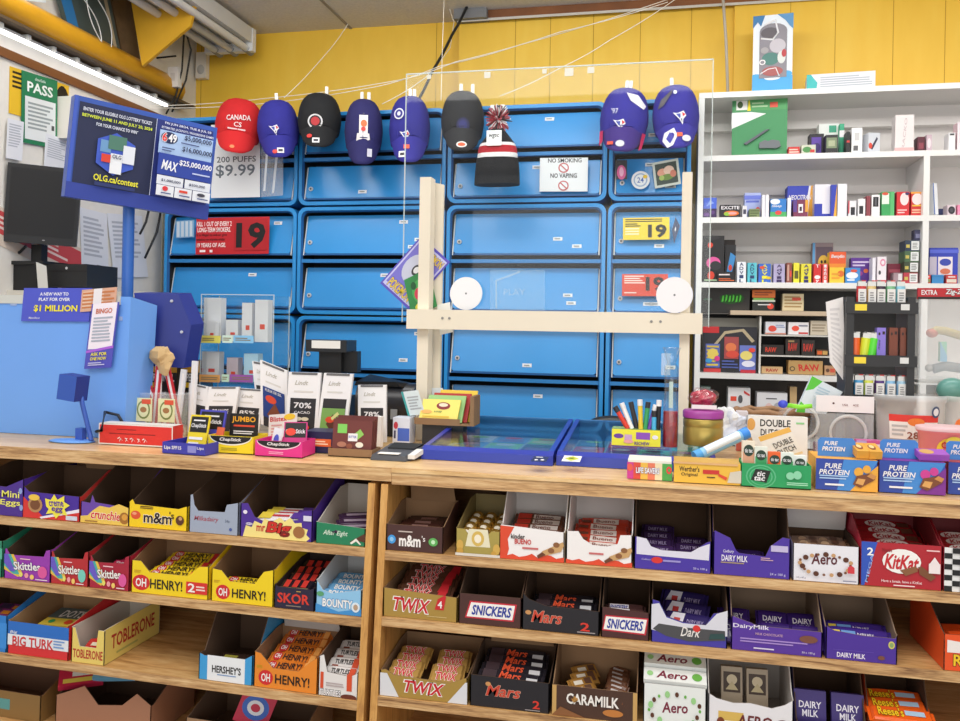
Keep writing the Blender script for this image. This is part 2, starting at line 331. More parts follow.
# strings and black cord
def string(lab, pts, Y, r=.0016, c='#efe9dc', n='string'):
    m = MB(); q = []
    for i in range(len(pts) - 1):
        a, b = pts[i], pts[i + 1]; Ya, Yb_ = (Y, Y) if not isinstance(Y, (list, tuple)) else (Y[i], Y[i + 1])
        for t in range(7): t /= 7; q.append(PY(a[0] + (b[0] - a[0]) * t, a[1] + (b[1] - a[1]) * t + 1.5 * math.sin(t * 3.14), Ya + (Yb_ - Ya) * t))
    q.append(PY(pts[-1][0], pts[-1][1], Y if not isinstance(Y, (list, tuple)) else Y[-1])); m.tube(q, r, c, 5); return tag(m.build(n), lab, 'cable' if 'cable' in n else 'string')
string('upper white string rising from the left corner to upper centre', [(150, 106), (270, 98), (400, 80), (455, 62), (560, 32), (668, 2)], [3.17, 3.175, 3.18, 3.2, 3.25, 3.3])
string('lower white string sagging along the caps from the left corner', [(150, 108), (260, 104), (380, 86), (440, 66), (520, 45), (672, -2)], [3.165, 3.17, 3.175, 3.2, 3.25, 3.3])
string('white string from the ceiling tile joint down to the first blue cap', [(348, 24), (325, 55), (284, 98)], [3.4, 3.3, 3.12])
string('white string running from the right down over the black cap to the toque', [(680, -4), (610, 40), (560, 68), (500, 96)], [3.3, 3.2, 3.15, 3.1])
string('white string hanging from the ceiling corner down to the cap behind the screen', [(448, 2), (454, 22), (450, 48), (425, 78), (382, 104)], [3.4, 3.35, 3.3, 3.2, 3.12])
string('thin vertical white string hanging beside the left screen edge', [(444, 0), (442, 60), (441, 100)], 3.05, .0012)
string('black cord running from the ceiling corner down behind the caps', [(468, 4), (452, 35), (432, 72), (416, 104)], [3.38, 3.3, 3.2, 3.16], .006, '#17181a', 'black_cable')
m = MB(); m.tube([PY(a, b, 3.36) for a, b in ((723, -2), (726, 40), (728, 96))], .006, '#b9b2a6'); tag(m.build('wall_conduit'), 'grey vertical conduit on the yellow wall left of the toy box', 'pipe')

# ================================================================ BLUE CABINETS
BL = M('#2f93da', .27, var=.04, scale=3); BLF = M('#2a80c4', .4); BLD = M('#1a5d9c', .5); BLK = M('#101318', .8); WE = M('#d9dde0', .5)
colx = [(165.5, 297), (298.5, 445), (447, 606), (608, 690)]
rowy = [(108, 203.5), (205.5, 316), (318, 438)]
names_c = ['left', 'second', 'third', 'right']; names_r = ['top', 'middle', 'bottom']
CABZ = [[0] * 4 for _ in range(3)]; CABX = []
zt = [(PY(446, a, YC).z, PY(446, b, YC).z) for a, b in rowy]
stick = {(0,0):[[(.1,.45)],[]]}
random.seed(3)
for ci, (l, r) in enumerate(colx):
    x0, x1 = XYZ(l, YC, 1.8), XYZ(r, YC, 1.8); CABX.append((x0, x1))
    for ri, (z1, z0) in enumerate(zt):
        W = x1 - x0; H = z1 - z0
        o = thing('cigarette_cabinet', f'blue metal wall cabinet with two flip doors, {names_r[ri]} row of the {names_c[ci]} column', 'cabinet', ((x0 + x1) / 2, YC, z0), group='blue flip door cabinets')
        m = MB(); R = .035; t = .014
        def rr(w_, h_, rad, zc):
            pts = []
            for cx_, cz_, a0 in ((w_ / 2 - rad, zc + h_ / 2 - rad, 0), (-w_ / 2 + rad, zc + h_ / 2 - rad, 90), (-w_ / 2 + rad, zc - h_ / 2 + rad, 180), (w_ / 2 - rad, zc - h_ / 2 + rad, 270)):
                for i in range(6): a = math.radians(a0 + i * 18); pts.append((cx_ + rad * math.cos(a), cz_ + rad * math.sin(a)))
            return pts
        A = rr(W, H, R, H / 2); B = rr(W - 2 * t, H - 2 * t, R - t * .6, H / 2); C_ = rr(W - 2 * t - .012, H - 2 * t - .012, R - t * .6, H / 2); n = len(A)
        def ring(P, Q, ya, yb, mat): m.add([(p[0], ya, p[1]) for p in P] + [(p[0], yb, p[1]) for p in Q], [(i, (i + 1) % n, n + (i + 1) % n, n + i) for i in range(n)], mat, True)
        ring(A, A, .24, 0, BLF); ring(A, [(p[0] * .99, p[1]) for p in A], 0, -.006, BL); ring(A, B, -.006, -.006, BL); ring(B, C_, -.006, .006, BLD); ring(C_, C_, .006, .12, BLK)
        m.add([(p[0], .12, p[1]) for p in C_], [tuple(range(n))], BLK)
        m.box(-W / 2 + t, W / 2 - t, .0, .02, H / 2 - .008, H / 2 + .006, BLF); m.build('cabinet_frame', o)
        for k in range(2):
            zb = t + .004 + (H / 2) * k; fh = H / 2 - .052 if k == 0 else H / 2 - .056
            hw = W / 2 - t - .014
            m = MB(); m.panel([(-hw, 0.006), (-hw + .008, 0), (hw - .008, 0), (hw, .006), (hw, fh), (-hw, fh)], (0, .0, zb + .012), (1, 0, 0), (0, .22, .975), (0, .008, -.002), BL)
            m.box(-hw, hw, -.004, .004, zb + .004, zb + .011, BLD)
            f = m.build('flip_door', o)
            for sx in (-1, 1): m = MB(); m.panel([(0, 0), (.004, 0), (.004, fh + .006), (0, fh + .006)], (sx * (hw + .0035) - .002, -.001, zb + .004), (1, 0, 0), (0, .22, .975), (0, .01, 0), WE); m.build('side_rail', f)
            if ci > 0:
                m = MB(); y = .22 * fh * .28 - .001; m.cyl((-hw + .022, y, zb + .012 + fh * .28), (-hw + .022, y - .006, zb + .012 + fh * .28), .009, '#c9ccd0', n=12); m.cyl((-hw + .022, y - .006, zb + .012 + fh * .28), (-hw + .022, y - .008, zb + .012 + fh * .28), .004, '#444a50', n=8); m.build('lock', f)
            for j in range(random.choice((1, 2, 2, 3)) if ri or ci > 2 else 1):
                u = random.uniform(-.3, .75) * hw; v = random.choice((.12, .3, .16, .75)) * fh
                m = MB(); c, s_ = .975, .22; m.T = Matrix.Translation((u, v * s_ - .0012, zb + .012 + v)); m.panel([(-.018, 0), (.018, 0), (.018, .014), (-.018, .014)], (0, 0, 0), (1, 0, 0), (0, s_, c), (0, .0005, 0), '#e9edf0')
                m.box(-.012, .010, -.0012, -.0008, .005, .009, '#8d959c'); m.build('label_sticker', f)
m = MB(); m.box(CABX[0][0], CABX[3][1], YC + .03, YC + .24, 0, zt[2][1], BLD); tag(m.build('cabinet_plinth'), 'dark blue base standing under the blue cabinets', 'cabinet')
# signs on the cabinets
YS = YC - .015
board('age_warning_sign', 'red sign with a large 19 on the left cabinet column', 'sign', [(196.5, 218), (269.5, 216.5), (269, 254), (195.5, 254.5)], YS, .003, '#c8202a', [T('KILL 1 OUT OF EVERY 2', .25, .83, .48, .13, '#fff0ee', bold=.05), T('LONG-TERM SMOKERS.', .25, .67, .46, .13, '#fff0ee', bold=.05), T('It is illegal to sell or give', .22, .52, .42, .09, '#2a0b0b'), T('tobacco to anyone under', .21, .4, .4, .09, '#2a0b0b'), T('19 YEARS OF AGE.', .22, .25, .4, .12, '#fff0ee', bold=.05), ('r', .06, .06, .14, .12, '#fff0ee'), ('r', .2, .05, .24, .12, '#fff0ee'), ('r', .53, .1, .98, .93, '#b81c26'), T('19', .76, .5, .4, .7, '#141214', bold=.08)])
board('age_warning_sign', 'yellow sign with a black 19 on the right cabinet column', 'sign', [(623, 218), (669.5, 217), (669.5, 239), (623, 240)], YS, .003, '#f2d42e', [('l', .05, .78, .95, .96, 2, '#33301e'), ('l', .05, .58, .4, .76, 2, '#33301e'), ('l', .05, .2, .45, .56, 3, '#f6efc0'), T('19', .74, .38, .4, .6, '#16140f', bold=.09)])
board('age_warning_sign', 'orange red sign with a 19 beside the right white disc', 'sign', [(622, 274), (668, 274), (668, 295.5), (622, 296)], YS, .003, '#e2492f', [('l', .05, .55, .5, .95, 4, '#fbe6de'), ('l', .05, .1, .35, .2, 1, '#fbe6de'), T('19', .72, .55, .4, .65, '#201816', bold=.09)])
board('no_smoking_sign', 'white no smoking and no vaping sign on the blue cabinets', 'sign', [(540, 158), (588, 157.5), (587, 191), (539.5, 191.5)], YS, .002, '#eef1f4', [T('NO SMOKING', .52, .92, .7, .13, '#2a2c33', bold=.04), T('NO VAPING', .5, .47, .55, .14, '#2a2c33', bold=.05)] + [('e', .5, v, .11, .15, '#c65a5e') for v in (.7, .17)] + [('e', .5, v, .085, .115, '#eef1f4') for v in (.7, .17)] + [('p', [(.43, v + .07), (.45, v + .09), (.57, v - .07), (.55, v - .09)], '#c65a5e') for v in (.7, .17)])
board('price_sheet', 'white paper sheet with PUFFS prices below the red cap', 'paper', [(211, 125), (260, 123), (260, 197), (211, 198)], YC - .03, .001, '#f0f3f6', [T('200 PUFFS', .52, .52, .8, .08, '#50565c'), T('$9.99', .5, .36, .8, .18, '#6a747e', bold=.03)])
board('plastic_pouch', 'crinkled clear plastic pouch hanging beside the price sheet', 'bag', [(261, 140), (283, 138), (284, 196), (261, 197)], YC - .03, .002, H_CLEAR, [('p', [(.1, .1), (.25, .9), (.35, .9), (.2, .1)], '#dfe6ee'), ('p', [(.5, .05), (.7, .85), (.8, .8), (.6, .05)], '#dfe6ee')])
board('folded_papers', 'row of clear sleeves with white papers on the left cabinet', 'paper', [(176, 221), (194, 220), (194, 238), (176, 238)], YS, .003, '#7fb0d8', [('r', .05 + .24 * i, .05, .2 + .24 * i, .95, '#c9d6e2') for i in range(4)])
def disc(name, label, cat, px, py, rp, Y, c, dl=(), th=.003):
    p = PY(px, py, Y); R = rp / ppm(p); o = thing(name, label, cat, p - Vector((0, 0, R)))
    m = MB(); m.cyl((0, 0, R), (0, th, R), R, c, n=40); m.build('disc', o)
    if dl: d = MB(); d.deco(dl, lambda u, v, L: Vector((-R + 2 * R * u, -L, 2 * R * v)), .0004); d.build('print', o)
    return o
disc('round_badge', 'white round badge with scalloped rim on the upper right cabinet', 'badge', 640.5, 180, 9, YS, '#eef0f2', [('e', .5, .5, .38, .38, '#9fb6d8'), ('e', .5, .5, .31, .31, '#eef0f2'), T('24', .5, .5, .35, .3, '#3a62b8'), ('e', .75, .68, .12, .1, '#f0c820')])
board('framed_picture', 'small tilted square picture of pink flowers on the upper right cabinet', 'picture', [(652, 163), (678, 158), (681, 184), (655, 188.5)], YS, .006, '#cfd6cc', [('r', .09, .09, .91, .91, '#35443c'), ('e', .35, .55, .2, .16, '#e8a48a'), ('e', .6, .6, .2, .18, '#f2cdb8'), ('e', .5, .35, .25, .12, '#6f8f3a'), ('e', .75, .45, .12, .14, '#d9826a'), ('e', .3, .35, .1, .1, '#a9c060')])
board('plastic_tag', 'pink tongue shaped tag with dark top on the upper right cabinet', 'tag', [(616, 160), (627, 160), (624, 180), (616, 179)], YS, .004, '#2b2a31', [('e', .5, .35, .42, .38, '#e0609a'), ('e', .5, .38, .2, .25, '#f4b6d2')])
board('pointed_sticker', 'slim dark grey pointed sticker right of the yellow sign', 'sticker', [(675.5, 217), (680, 226), (674, 244), (672, 230)], YS, .001, '#3d4a6a', [('r', .4, .4, .6, .6, '#e6e6e6')], rigid=False)

# ================================================================ WHITE SHELF UNIT
YW = 3.2; WH = M('#e9e9e7', .4); WH2 = M('#e6e2df', .6, var=.03, scale=3)
zs = {k: PY(700, y, YW).z for k, y in dict(top=93, r1=156, r2=217.5, r3=282, r5=372.5).items()}
wx0 = XYZ(697, YW, 1.8); wxd = XYZ(926, YW, 1.8); wx1 = 1.95
o = thing('shelf_unit', 'white wall shelf unit filled with medicine boxes and small goods', 'shelf', ((wx0 + wx1) / 2, YW, 0))
T0 = Matrix.Translation(-Vector(o.location))
m = MB(); m.T = T0; m.box(wx0, wx0 + .02, YW, YW + .235, 0, zs['top'] - .0205, WH); m.build('side_panel', o)
for za, zb in ((zs['r2'], zs['r1']), (zs['r3'], zs['r2']), (zs['r5'], zs['r3']), (.4, zs['r5'])): m = MB(); m.T = T0; m.box(wxd - .01, wxd + .01, YW + .0005, YW + .224, za + .0003, zb - .0203, WH); m.build('divider', o)
m = MB(); m.T = T0; m.box(wx0 + .02, wx1, YW + .225, YW + .24, 0, zs['top'], WH2); m.build('back_panel', o)
for k in zs:
    m = MB(); m.T = T0; m.box(wx0 + .02 if k != 'top' else wx0, wx1, YW, YW + .225, zs[k] - .02, zs[k], WH); m.build('shelf', o)
m = MB(); m.T = T0; m.box(wx0 + .02, wx1, YW + .18, YW + .225, zs['r1'] + .13, zs['r1'] + .16, WH2); m.box(wx0 + .02, wxd, YW + .195, YW + .225, zs['r2'] + .11, zs['r2'] + .14, WH2);  m.box(wx0 + .02, wxd, YW + .195, YW + .225, zs['r3'] + .13, zs['r3'] + .15, WH2); m.build('back_rail', o)
# dark lower compartments
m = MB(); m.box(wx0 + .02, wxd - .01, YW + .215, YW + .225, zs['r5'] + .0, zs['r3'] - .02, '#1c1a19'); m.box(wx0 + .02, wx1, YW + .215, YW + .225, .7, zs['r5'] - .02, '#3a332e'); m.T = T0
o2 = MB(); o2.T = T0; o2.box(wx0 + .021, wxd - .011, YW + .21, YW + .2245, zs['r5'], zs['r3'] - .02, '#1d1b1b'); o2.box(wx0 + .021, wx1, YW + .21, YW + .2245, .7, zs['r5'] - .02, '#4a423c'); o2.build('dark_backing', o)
# ================================================================ COUNTER
YF = 1.77; YR = 2.40; YBK = 2.12
ZT = PY(392, 468, YF).z
xj = XYZ(392, YF, ZT); xp = XYZ(376, 1.76, 1.0); XR = 1.55; XLft = -1.95
def yfront(z): return YF + .006 - .055 * (ZT - z) / .55
# counter tops
m = MB(); m.box(XLft, xj - .001, YF, YR, ZT - .030, ZT, W_TOP, W_EDGE); tag(m.build('counter_top'), 'light wooden worktop board over the left candy shelves', 'counter')
m = MB(); m.box(xj, XR, YF, YR, ZT - .036, ZT, W_TOP, W_EDGE); m.box(xj, XR, YF - .003, YF, ZT - .009, ZT - .001, W_TOP); tag(m.build('counter_top'), 'wooden worktop with a layered plywood edge over the right candy shelves', 'counter')
# shelf heights: left unit (x at px 0 .. 365) and right unit (px 385 .. 960)
def zy(px, py, k): 
    Y = YF - .012 * k
    for _ in range(3): z = PY(px, py, Y).z; Y = yfront(z)
    return z
LV = {}
for k, (a, b) in enumerate(((516, 548), (578.5, 618.5), (653, 702.5), (728, 790)), 1): LV['L', k] = (zy(0, a, k), zy(366, b, k))
for k, (a, b) in enumerate(((550.6, 593.5), (617, 672.5), (697, 762), (775, 860)), 1): LV['R', k] = (zy(384, a, k), zy(960, b, k))
xa0 = XYZ(0, YF, 1); xa1 = XYZ(366, YF, 1); xb0 = XYZ(384, YF, 1); xb1 = XYZ(960, YF, 1)
def shelfz(u, k, x):
    a, b = LV[u, k]; p, q = (xa0, xa1) if u == 'L' else (xb0, xb1); return a + (b - a) * (x - p) / (q - p)
for u, side in (('L', 'left'), ('R', 'right')):
    q0, q1 = (XLft, xp - .006) if u == 'L' else (xp + .006, XR)
    o = thing('candy_shelf_unit', f'open oak shelving holding candy cartons, {side} section under the counter', 'shelf', ((q0 + q1) / 2, YF, 0)); T0 = Matrix.Translation(-Vector(o.location))
    for k in (1, 2, 3, 4):
        m = MB(); m.T = T0; th = .020; e = .017
        za, zb = shelfz(u, k, q0), shelfz(u, k, q1); ya, yb = yfront(za), yfront(zb)
        xa, xb = q0 + .001, q1 - .001
        if u == 'L': xb -= .015
        else: xa += .015
        p = [(xa, ya, za - th), (xb, yb, zb - th), (xb, YBK, zb - th), (xa, YBK, za - th), (xa, ya, za), (xb, yb, zb), (xb, YBK, zb), (xa, YBK, za)]
        m.add(p, [(3, 2, 1, 0), (1, 2, 6, 5), (2, 3, 7, 6), (3, 0, 4, 7), (4, 5, 6, 7)], W_SHELF); m.add(p, [(0, 1, 5, 4)], W_EDGE); m.build('shelf', o)
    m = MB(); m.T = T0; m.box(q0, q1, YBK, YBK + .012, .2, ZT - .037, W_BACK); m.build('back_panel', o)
    xs = [(xp - .023, xp - .007), (XLft - .02, XLft)] if u == 'L' else [(xp + .007, xp + .023), (XR, XR + .02)]
    for x0, x1 in xs:
        m = MB(); m.T = T0; zz = (.3, ZT - .037); y0, y1 = yfront(zz[0]), yfront(zz[1])
        m.hexa([(x0, y0, zz[0]), (x1, y0, zz[0]), (x1, YBK, zz[0]), (x0, YBK, zz[0]), (x0, y1, zz[1]), (x1, y1, zz[1]), (x1, YBK, zz[1]), (x0, YBK, zz[1])], W_SIDE); m.build('upright', o)
# ---------------------------------------------------------------- cartons
CLR = {}
for u_ in 'LR':
    for k_ in (1, 2, 3, 4): q_ = (ZT - .036,) * 2 if k_ == 1 else tuple(v - .02 for v in LV[u_, k_ - 1]); CLR[u_, k_] = min(q_[0] - LV[u_, k_][0], q_[1] - LV[u_, k_][1]) - .008
KR = M('#8f6f50', .85, var=.12, scale=12); KRD = M('#4f3928', .9, var=.12, scale=12); GRY = M('#b9b4ae', .8, var=.06, scale=10); WHC = M('#e6e3df', .7)  # KRD: carton interior coloured darker than real cardboard to deepen the shade
HENRY = {'profile': [(0, 1.15), (.12, 1.1), (.3, .72), (.72, .72), (.9, 1.1), (1, 1.15)]}
CART = []
def carton(name, label, u, k, l, r, hf, ext, inn, dl, hb=None, dep=.0, yo=.006, rot=0, front=None, side=None, lid=None, lidc=None, sidec=None, group=None, backc=None, Z=None, tagc='carton'):
    dep = dep or (.14 if lid else .19); mx = (l + r) / 2; Y = YF - .012 * k
    for _ in range(3): x = XYZ(mx, Y, .9); z = shelfz(u, k, XYZ(mx, Y, shelfz(u, k, x))); Y = yfront(z) + yo
    x0, x1 = XYZ(l, Y, z), XYZ(r, Y, z); W = (x1 - x0) / math.cos(rot); S = ppm(((x0 + x1) / 2, Y, z)); H = hf / S
    slope = math.atan2(LV[u, k][1] - LV[u, k][0], (xa1 - xa0) if u == 'L' else (xb1 - xb0))
    HB = (hb / S) if hb else H * 2.1; HB = min(HB, CLR[u, k])
    rt = Matrix.Rotation(slope, 4, 'Y') if False else None
    o = thing(name, label, tagc, ((x0 + x1) / 2, Y, z + .001), group=group, rot=(0, -slope if False else 0, rot)); o.rotation_euler = (0, -slope, rot)
    dep = min(dep, YBK - Y - .01 - abs(math.sin(rot)) * W)
    t = .002; m = MB()
    fp = front or [(0, 1), (1, 1)]
    pts = [(-W / 2, 0), (W / 2, 0)] + [(-W / 2 + W * a, H * b) for a, b in fp[::-1]]
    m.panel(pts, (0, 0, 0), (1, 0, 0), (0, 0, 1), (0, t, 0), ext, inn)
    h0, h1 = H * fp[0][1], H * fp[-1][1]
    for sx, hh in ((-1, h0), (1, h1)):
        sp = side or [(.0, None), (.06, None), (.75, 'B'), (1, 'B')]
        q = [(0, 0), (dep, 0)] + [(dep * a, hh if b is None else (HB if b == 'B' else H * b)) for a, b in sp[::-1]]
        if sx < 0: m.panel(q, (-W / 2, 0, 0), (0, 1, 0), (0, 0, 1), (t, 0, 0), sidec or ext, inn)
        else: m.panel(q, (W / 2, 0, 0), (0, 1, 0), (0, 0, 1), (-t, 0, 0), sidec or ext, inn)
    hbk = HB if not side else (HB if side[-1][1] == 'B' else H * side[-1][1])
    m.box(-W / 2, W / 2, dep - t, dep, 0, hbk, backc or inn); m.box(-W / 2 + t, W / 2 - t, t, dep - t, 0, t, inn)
    m.build('carton_body', o)
    if lid:                                # raised flap: (u0, u1, height px, lean)
        m = MB(); a, b, hh, ln = lid; hh = min(hh / S, max(.006, (CLR[u, k] + .004 - hbk) / math.cos(ln)))
        m.panel([(0, 0), ((b - a) * W, 0), ((b - a) * W * .97, hh), ((b - a) * W * .02, hh)], (-W / 2 + a * W, dep - .004, hbk - .004), (1, 0, 0), (0, -math.sin(ln), math.cos(ln)), (0, .0015, 0), lidc or inn, lidc or inn); m.build('lid_flap', o)
    if dl: d = MB(); d.deco(dl, lambda u, v, L: Vector((-W / 2 + u * W, -L, v * H)), .0003); d.build('front_print', o)
    o2 = dict(o=o, W=W, H=H, D=dep, HB=HB); CART.append(o2); return o2
# ---------------------------------------------------------------- wrapped bars
_bar = {}
def bar_proto(key, L, Wd, Ht, c, dl, crimp=True, c2=None):
    if key in _bar: return _bar[key]
    m = MB(); n = 10; secs = []; xs = [-.5, -.455, -.45, -.42, -.2, .2, .42, .45, .455, .5]; sc = [(1, .08), (.98, .1), (.93, .4), (.97, .85), (1, 1), (1, 1), (.97, .85), (.93, .4), (.98, .1), (1, .08)]
    if not crimp: xs = [-.5, -.49, .49, .5]; sc = [(.95, .9), (1, 1), (1, 1), (.95, .9)]
    vs = []
    for x, (a, b) in zip(xs, sc):
        for i in range(n):
            t = 2 * math.pi * (i + .5) / n; e = .55
            vs.append((x * L, math.copysign(abs(math.cos(t)) ** e, math.cos(t)) * Wd / 2 * a, Ht / 2 + math.copysign(abs(math.sin(t)) ** e, math.sin(t)) * Ht / 2 * b))
    m.add(vs, [(j * n + i, j * n + (i + 1) % n, (j + 1) * n + (i + 1) % n, (j + 1) * n + i) for j in range(len(xs) - 1) for i in range(n)], M(c, .25), False)
    m.add(vs, [tuple(range(n)), tuple(range(len(vs) - n, len(vs)))], c2 or c)
    if dl: m.deco(dl, lambda u, v, L_: Vector(((u - .5) * L * .84, (v - .5) * Wd * .8, Ht * 1.0 + L_)), .0005)
    me = m.build('x'); d = me.data; bpy.data.objects.remove(me); _bar[key] = d; return d
ORD = ['front-row', 'second-row', 'third-row', 'fourth-row', 'fifth-row', 'sixth-row', 'seventh-row', 'eighth-row']
def fill(ct, name, key, label, group, n, L, Wd, Ht, c, dl, z0=.02, dz=.0, tilt=.35, x=0, y0=.02, dy=None, rz=0, jit=.03, cat='chocolate bar', crimp=True, order=True, ordw=None):
    me = bar_proto(key, L, Wd, Ht, c, dl, crimp); o = ct['o']; dy = dy or Wd * .8; Ro = o.matrix_basis.copy() if False else (Matrix.Translation(o.location) @ o.rotation_euler.to_matrix().to_4x4())
    for i in range(n):
        p = Ro @ Vector((x + random.uniform(-1, 1) * jit * .1, y0 * .4 + Wd * .5 + .005 + dy * i, z0 + dz * i))
        b = bpy.data.objects.new(name, me); col.objects.link(b); b.location = p; b.rotation_euler = (tilt, random.uniform(-.03, .03), o.rotation_euler.z + rz + random.uniform(-jit, jit))
        if order: tag(b, (ordw or ORD)[i] + ' ' + label, cat, group)
        else: tag(b, label, cat, group)
WB = '#f4f2ee'
# ---- row 1 left
P1 = '#4a2a8f'
c = carton('candy_carton', 'purple carton with yellow egg lettering at the left end of the top shelf', 'L', 1, -35, 23, 30, P1, KRD, [T('Mini', .78, .72, .3, .22, '#f3ee6a', out='#3a1f7a', ob=.06), T('Eggs', .78, .42, .34, .24, '#f3ee6a', out='#3a1f7a', ob=.06), ('e', .95, .85, .03, .1, '#8fa4dc'), ('e', .97, .3, .03, .1, '#8fa4dc'), ('e', .55, .6, .05, .12, '#8fa4dc')], hb=42, front=[(0, 1), (.7, .95), (1, 1.25)])
c = carton('candy_carton', 'purple and red carton with a yellow starburst on the top shelf', 'L', 1, 23, 79, 26, '#47279a', KRD, [('p', [(0, 0), (0, .8), (.35, .1), (.4, 0)], '#d8342f'), ('p', [(.35, .0), (1, .45), (1, 0)], '#d8342f'), ('p', [(.33, 0), (1, .35), (1, .48), (.3, .06)], '#f0eaf4'), ('e', .22, .52, .13, .3, '#b98a5a'), ('e', .22, .52, .09, .2, '#7a4a2a'), ('e', .2, .8, .1, .12, '#f0c94a'), ('p', [(.42, .5), (.4, .8), (.5, .75), (.56, .98), (.62, .78), (.74, .95), (.74, .72), (.84, .6), (.75, .45), (.8, .2), (.68, .25), (.6, .05), (.54, .25), (.42, .2), (.47, .4)], '#f2e64a'), T('creme', .6, .62, .26, .2, '#5a2a9a', rot=6, bold=.05), T('egg', .62, .38, .2, .22, '#5a2a9a', bold=.05), ('r', .78, .04, .98, .2, '#cfd8e6')], hb=44, front=[(0, 1.2), (.1, 1), (1, .95)], sidec='#d23a35', lid=(.45, 1, 15, .5), lidc=KR)
c = carton('candy_carton', 'purple carton with yellow wave and red lettering on the top shelf', 'L', 1, 80.5, 128, 21, '#6a45a8', KRD, [('p', [(0, 0), (0, .3), (.15, .35), (.25, .6), (.4, .85), (.6, .8), (.8, 1), (1, .85), (1, 0)], '#eec95a'), T('crunchie', .53, .42, .62, .42, '#d42a2a', out='#fff4d8', ob=.08, rot=-3, bold=.05), ('e', .92, .35, .1, .28, '#a8702a'), ('e', .93, .4, .06, .15, '#e0a040'), ('l', .1, .04, .45, .16, 1, '#a87a3a')], hb=52, front=[(0, 1), (.2, .95), (.24, 1.35), (.3, 1), (1, .85)])
c = carton('candy_carton', 'yellow carton with black lowercase lettering and a red round candy', 'L', 1, 128.5, 187, 24, '#f5cf14', KRD, [('e', .12, .5, .085, .18, '#e0562f'), ('e', .1, .56, .04, .06, '#f4a27a'), T('m&m', .5, .44, .48, .46, '#2a1a14', out='#fbf4e8', ob=.06, bold=.06), T("'s", .74, .6, .08, .3, '#2a1a14'), ('l', .2, .78, .45, .92, 2, '#5a3a1a'), ('e', .88, .42, .07, .2, '#5a3320'), ('e', .89, .5, .03, .08, '#c79a6a')], hb=50, front=[(0, 1), (.06, 1.15), (.1, .95), (.85, .88), (.97, 1), (1, 1)], sidec='#f0c810')
c = carton('candy_carton', 'torn silver grey carton with faint pink lettering on the top shelf', 'L', 1, 189, 238, 27, '#9fa9bd', KRD, [T('Milkadairy', .35, .5, .5, .22, '#a8505f', sh=.2), T('24x', .78, .5, .1, .1, '#6a7388'), ('e', .85, .2, .03, .06, '#4a5a9a')], hb=52, front=[(0, 1.35), (.06, 1.4), (.1, 1.0), (.18, .8), (.72, .82), (.76, 1.1), (1, 1.2)])
c = carton('candy_carton', 'purple carton with big red lettering on a yellow splash', 'L', 1, 240, 312, 33, '#4b2a92', KRD, [('p', [(.04, 0), (.08, .35), (.16, .3), (.2, .5), (.3, .42), (.34, .6), (.44, .5), (.55, .66), (.62, .55), (.7, .68), (.76, .52), (.85, .55), (.86, .4), (.94, .36), (.92, .2), (.97, .1), (.92, 0)], '#f2df8a'), T('mr.', .3, .28, .14, .18, '#c22a20', bold=.06), T('Big', .54, .3, .34, .42, '#cf2a1e', out='#7a1410', ob=.09, bold=.07, sh=.15), ('e', .82, .26, .08, .18, '#a06a3a'), ('e', .07, .75, .03, .06, '#e8e0f0'), ('e', .13, .4, .05, .04, '#e8e0f0'), T('Cadbury', .13, .4, .09, .05, '#4b2a92'), ('r', .88, .62, .99, .78, '#d8d4e8')], hb=62, front=[(0, 1), (.1, 1.02), (.2, .62), (.32, .5), (.8, .62), (.86, .9), (1, .95)])
fill(c, 'chocolate_bar', 'mrbig', 'white and yellow wrapped bar in the purple carton with big red lettering', 'bars in the purple and yellow carton', 3, .125, .034, .02, '#ece6ea', [('r', 0, 0, .3, 1, '#e8d04a'), ('r', .3, .3, .7, .6, '#c8404a'), ('r', .75, 0, 1, 1, '#5a3a9a')], z0=.028, tilt=.3, y0=.03)
c = carton('candy_carton', 'low dark green carton with pale script lettering', 'L', 1, 315.5, 365, 21, '#1f7f56', M('#cfc8c0', .8), [T('After Eight', .4, .5, .5, .3, '#d8ead8', sh=.3), ('p', [(.68, .15), (.98, .6), (1, .5), (1, .2), (.85, .25)], '#5a3220'), ('p', [(.7, .12), (.82, .36), (.92, .1), (.9, .06), (.82, .22), (.73, .06)], '#f0ebe0')], hb=45, front=[(0, 1), (1, .85)])
fill(c, 'mint_pack', 'mint', 'flat dark purple mint sleeve in the low green carton', 'mint sleeves in the green carton', 3, .10, .03, .012, '#3a2440', [('r', .1, .3, .9, .7, '#9a8a9c')], z0=.025, dz=.008, tilt=.3, x=.02, y0=.03, cat='mints', rz=.5)
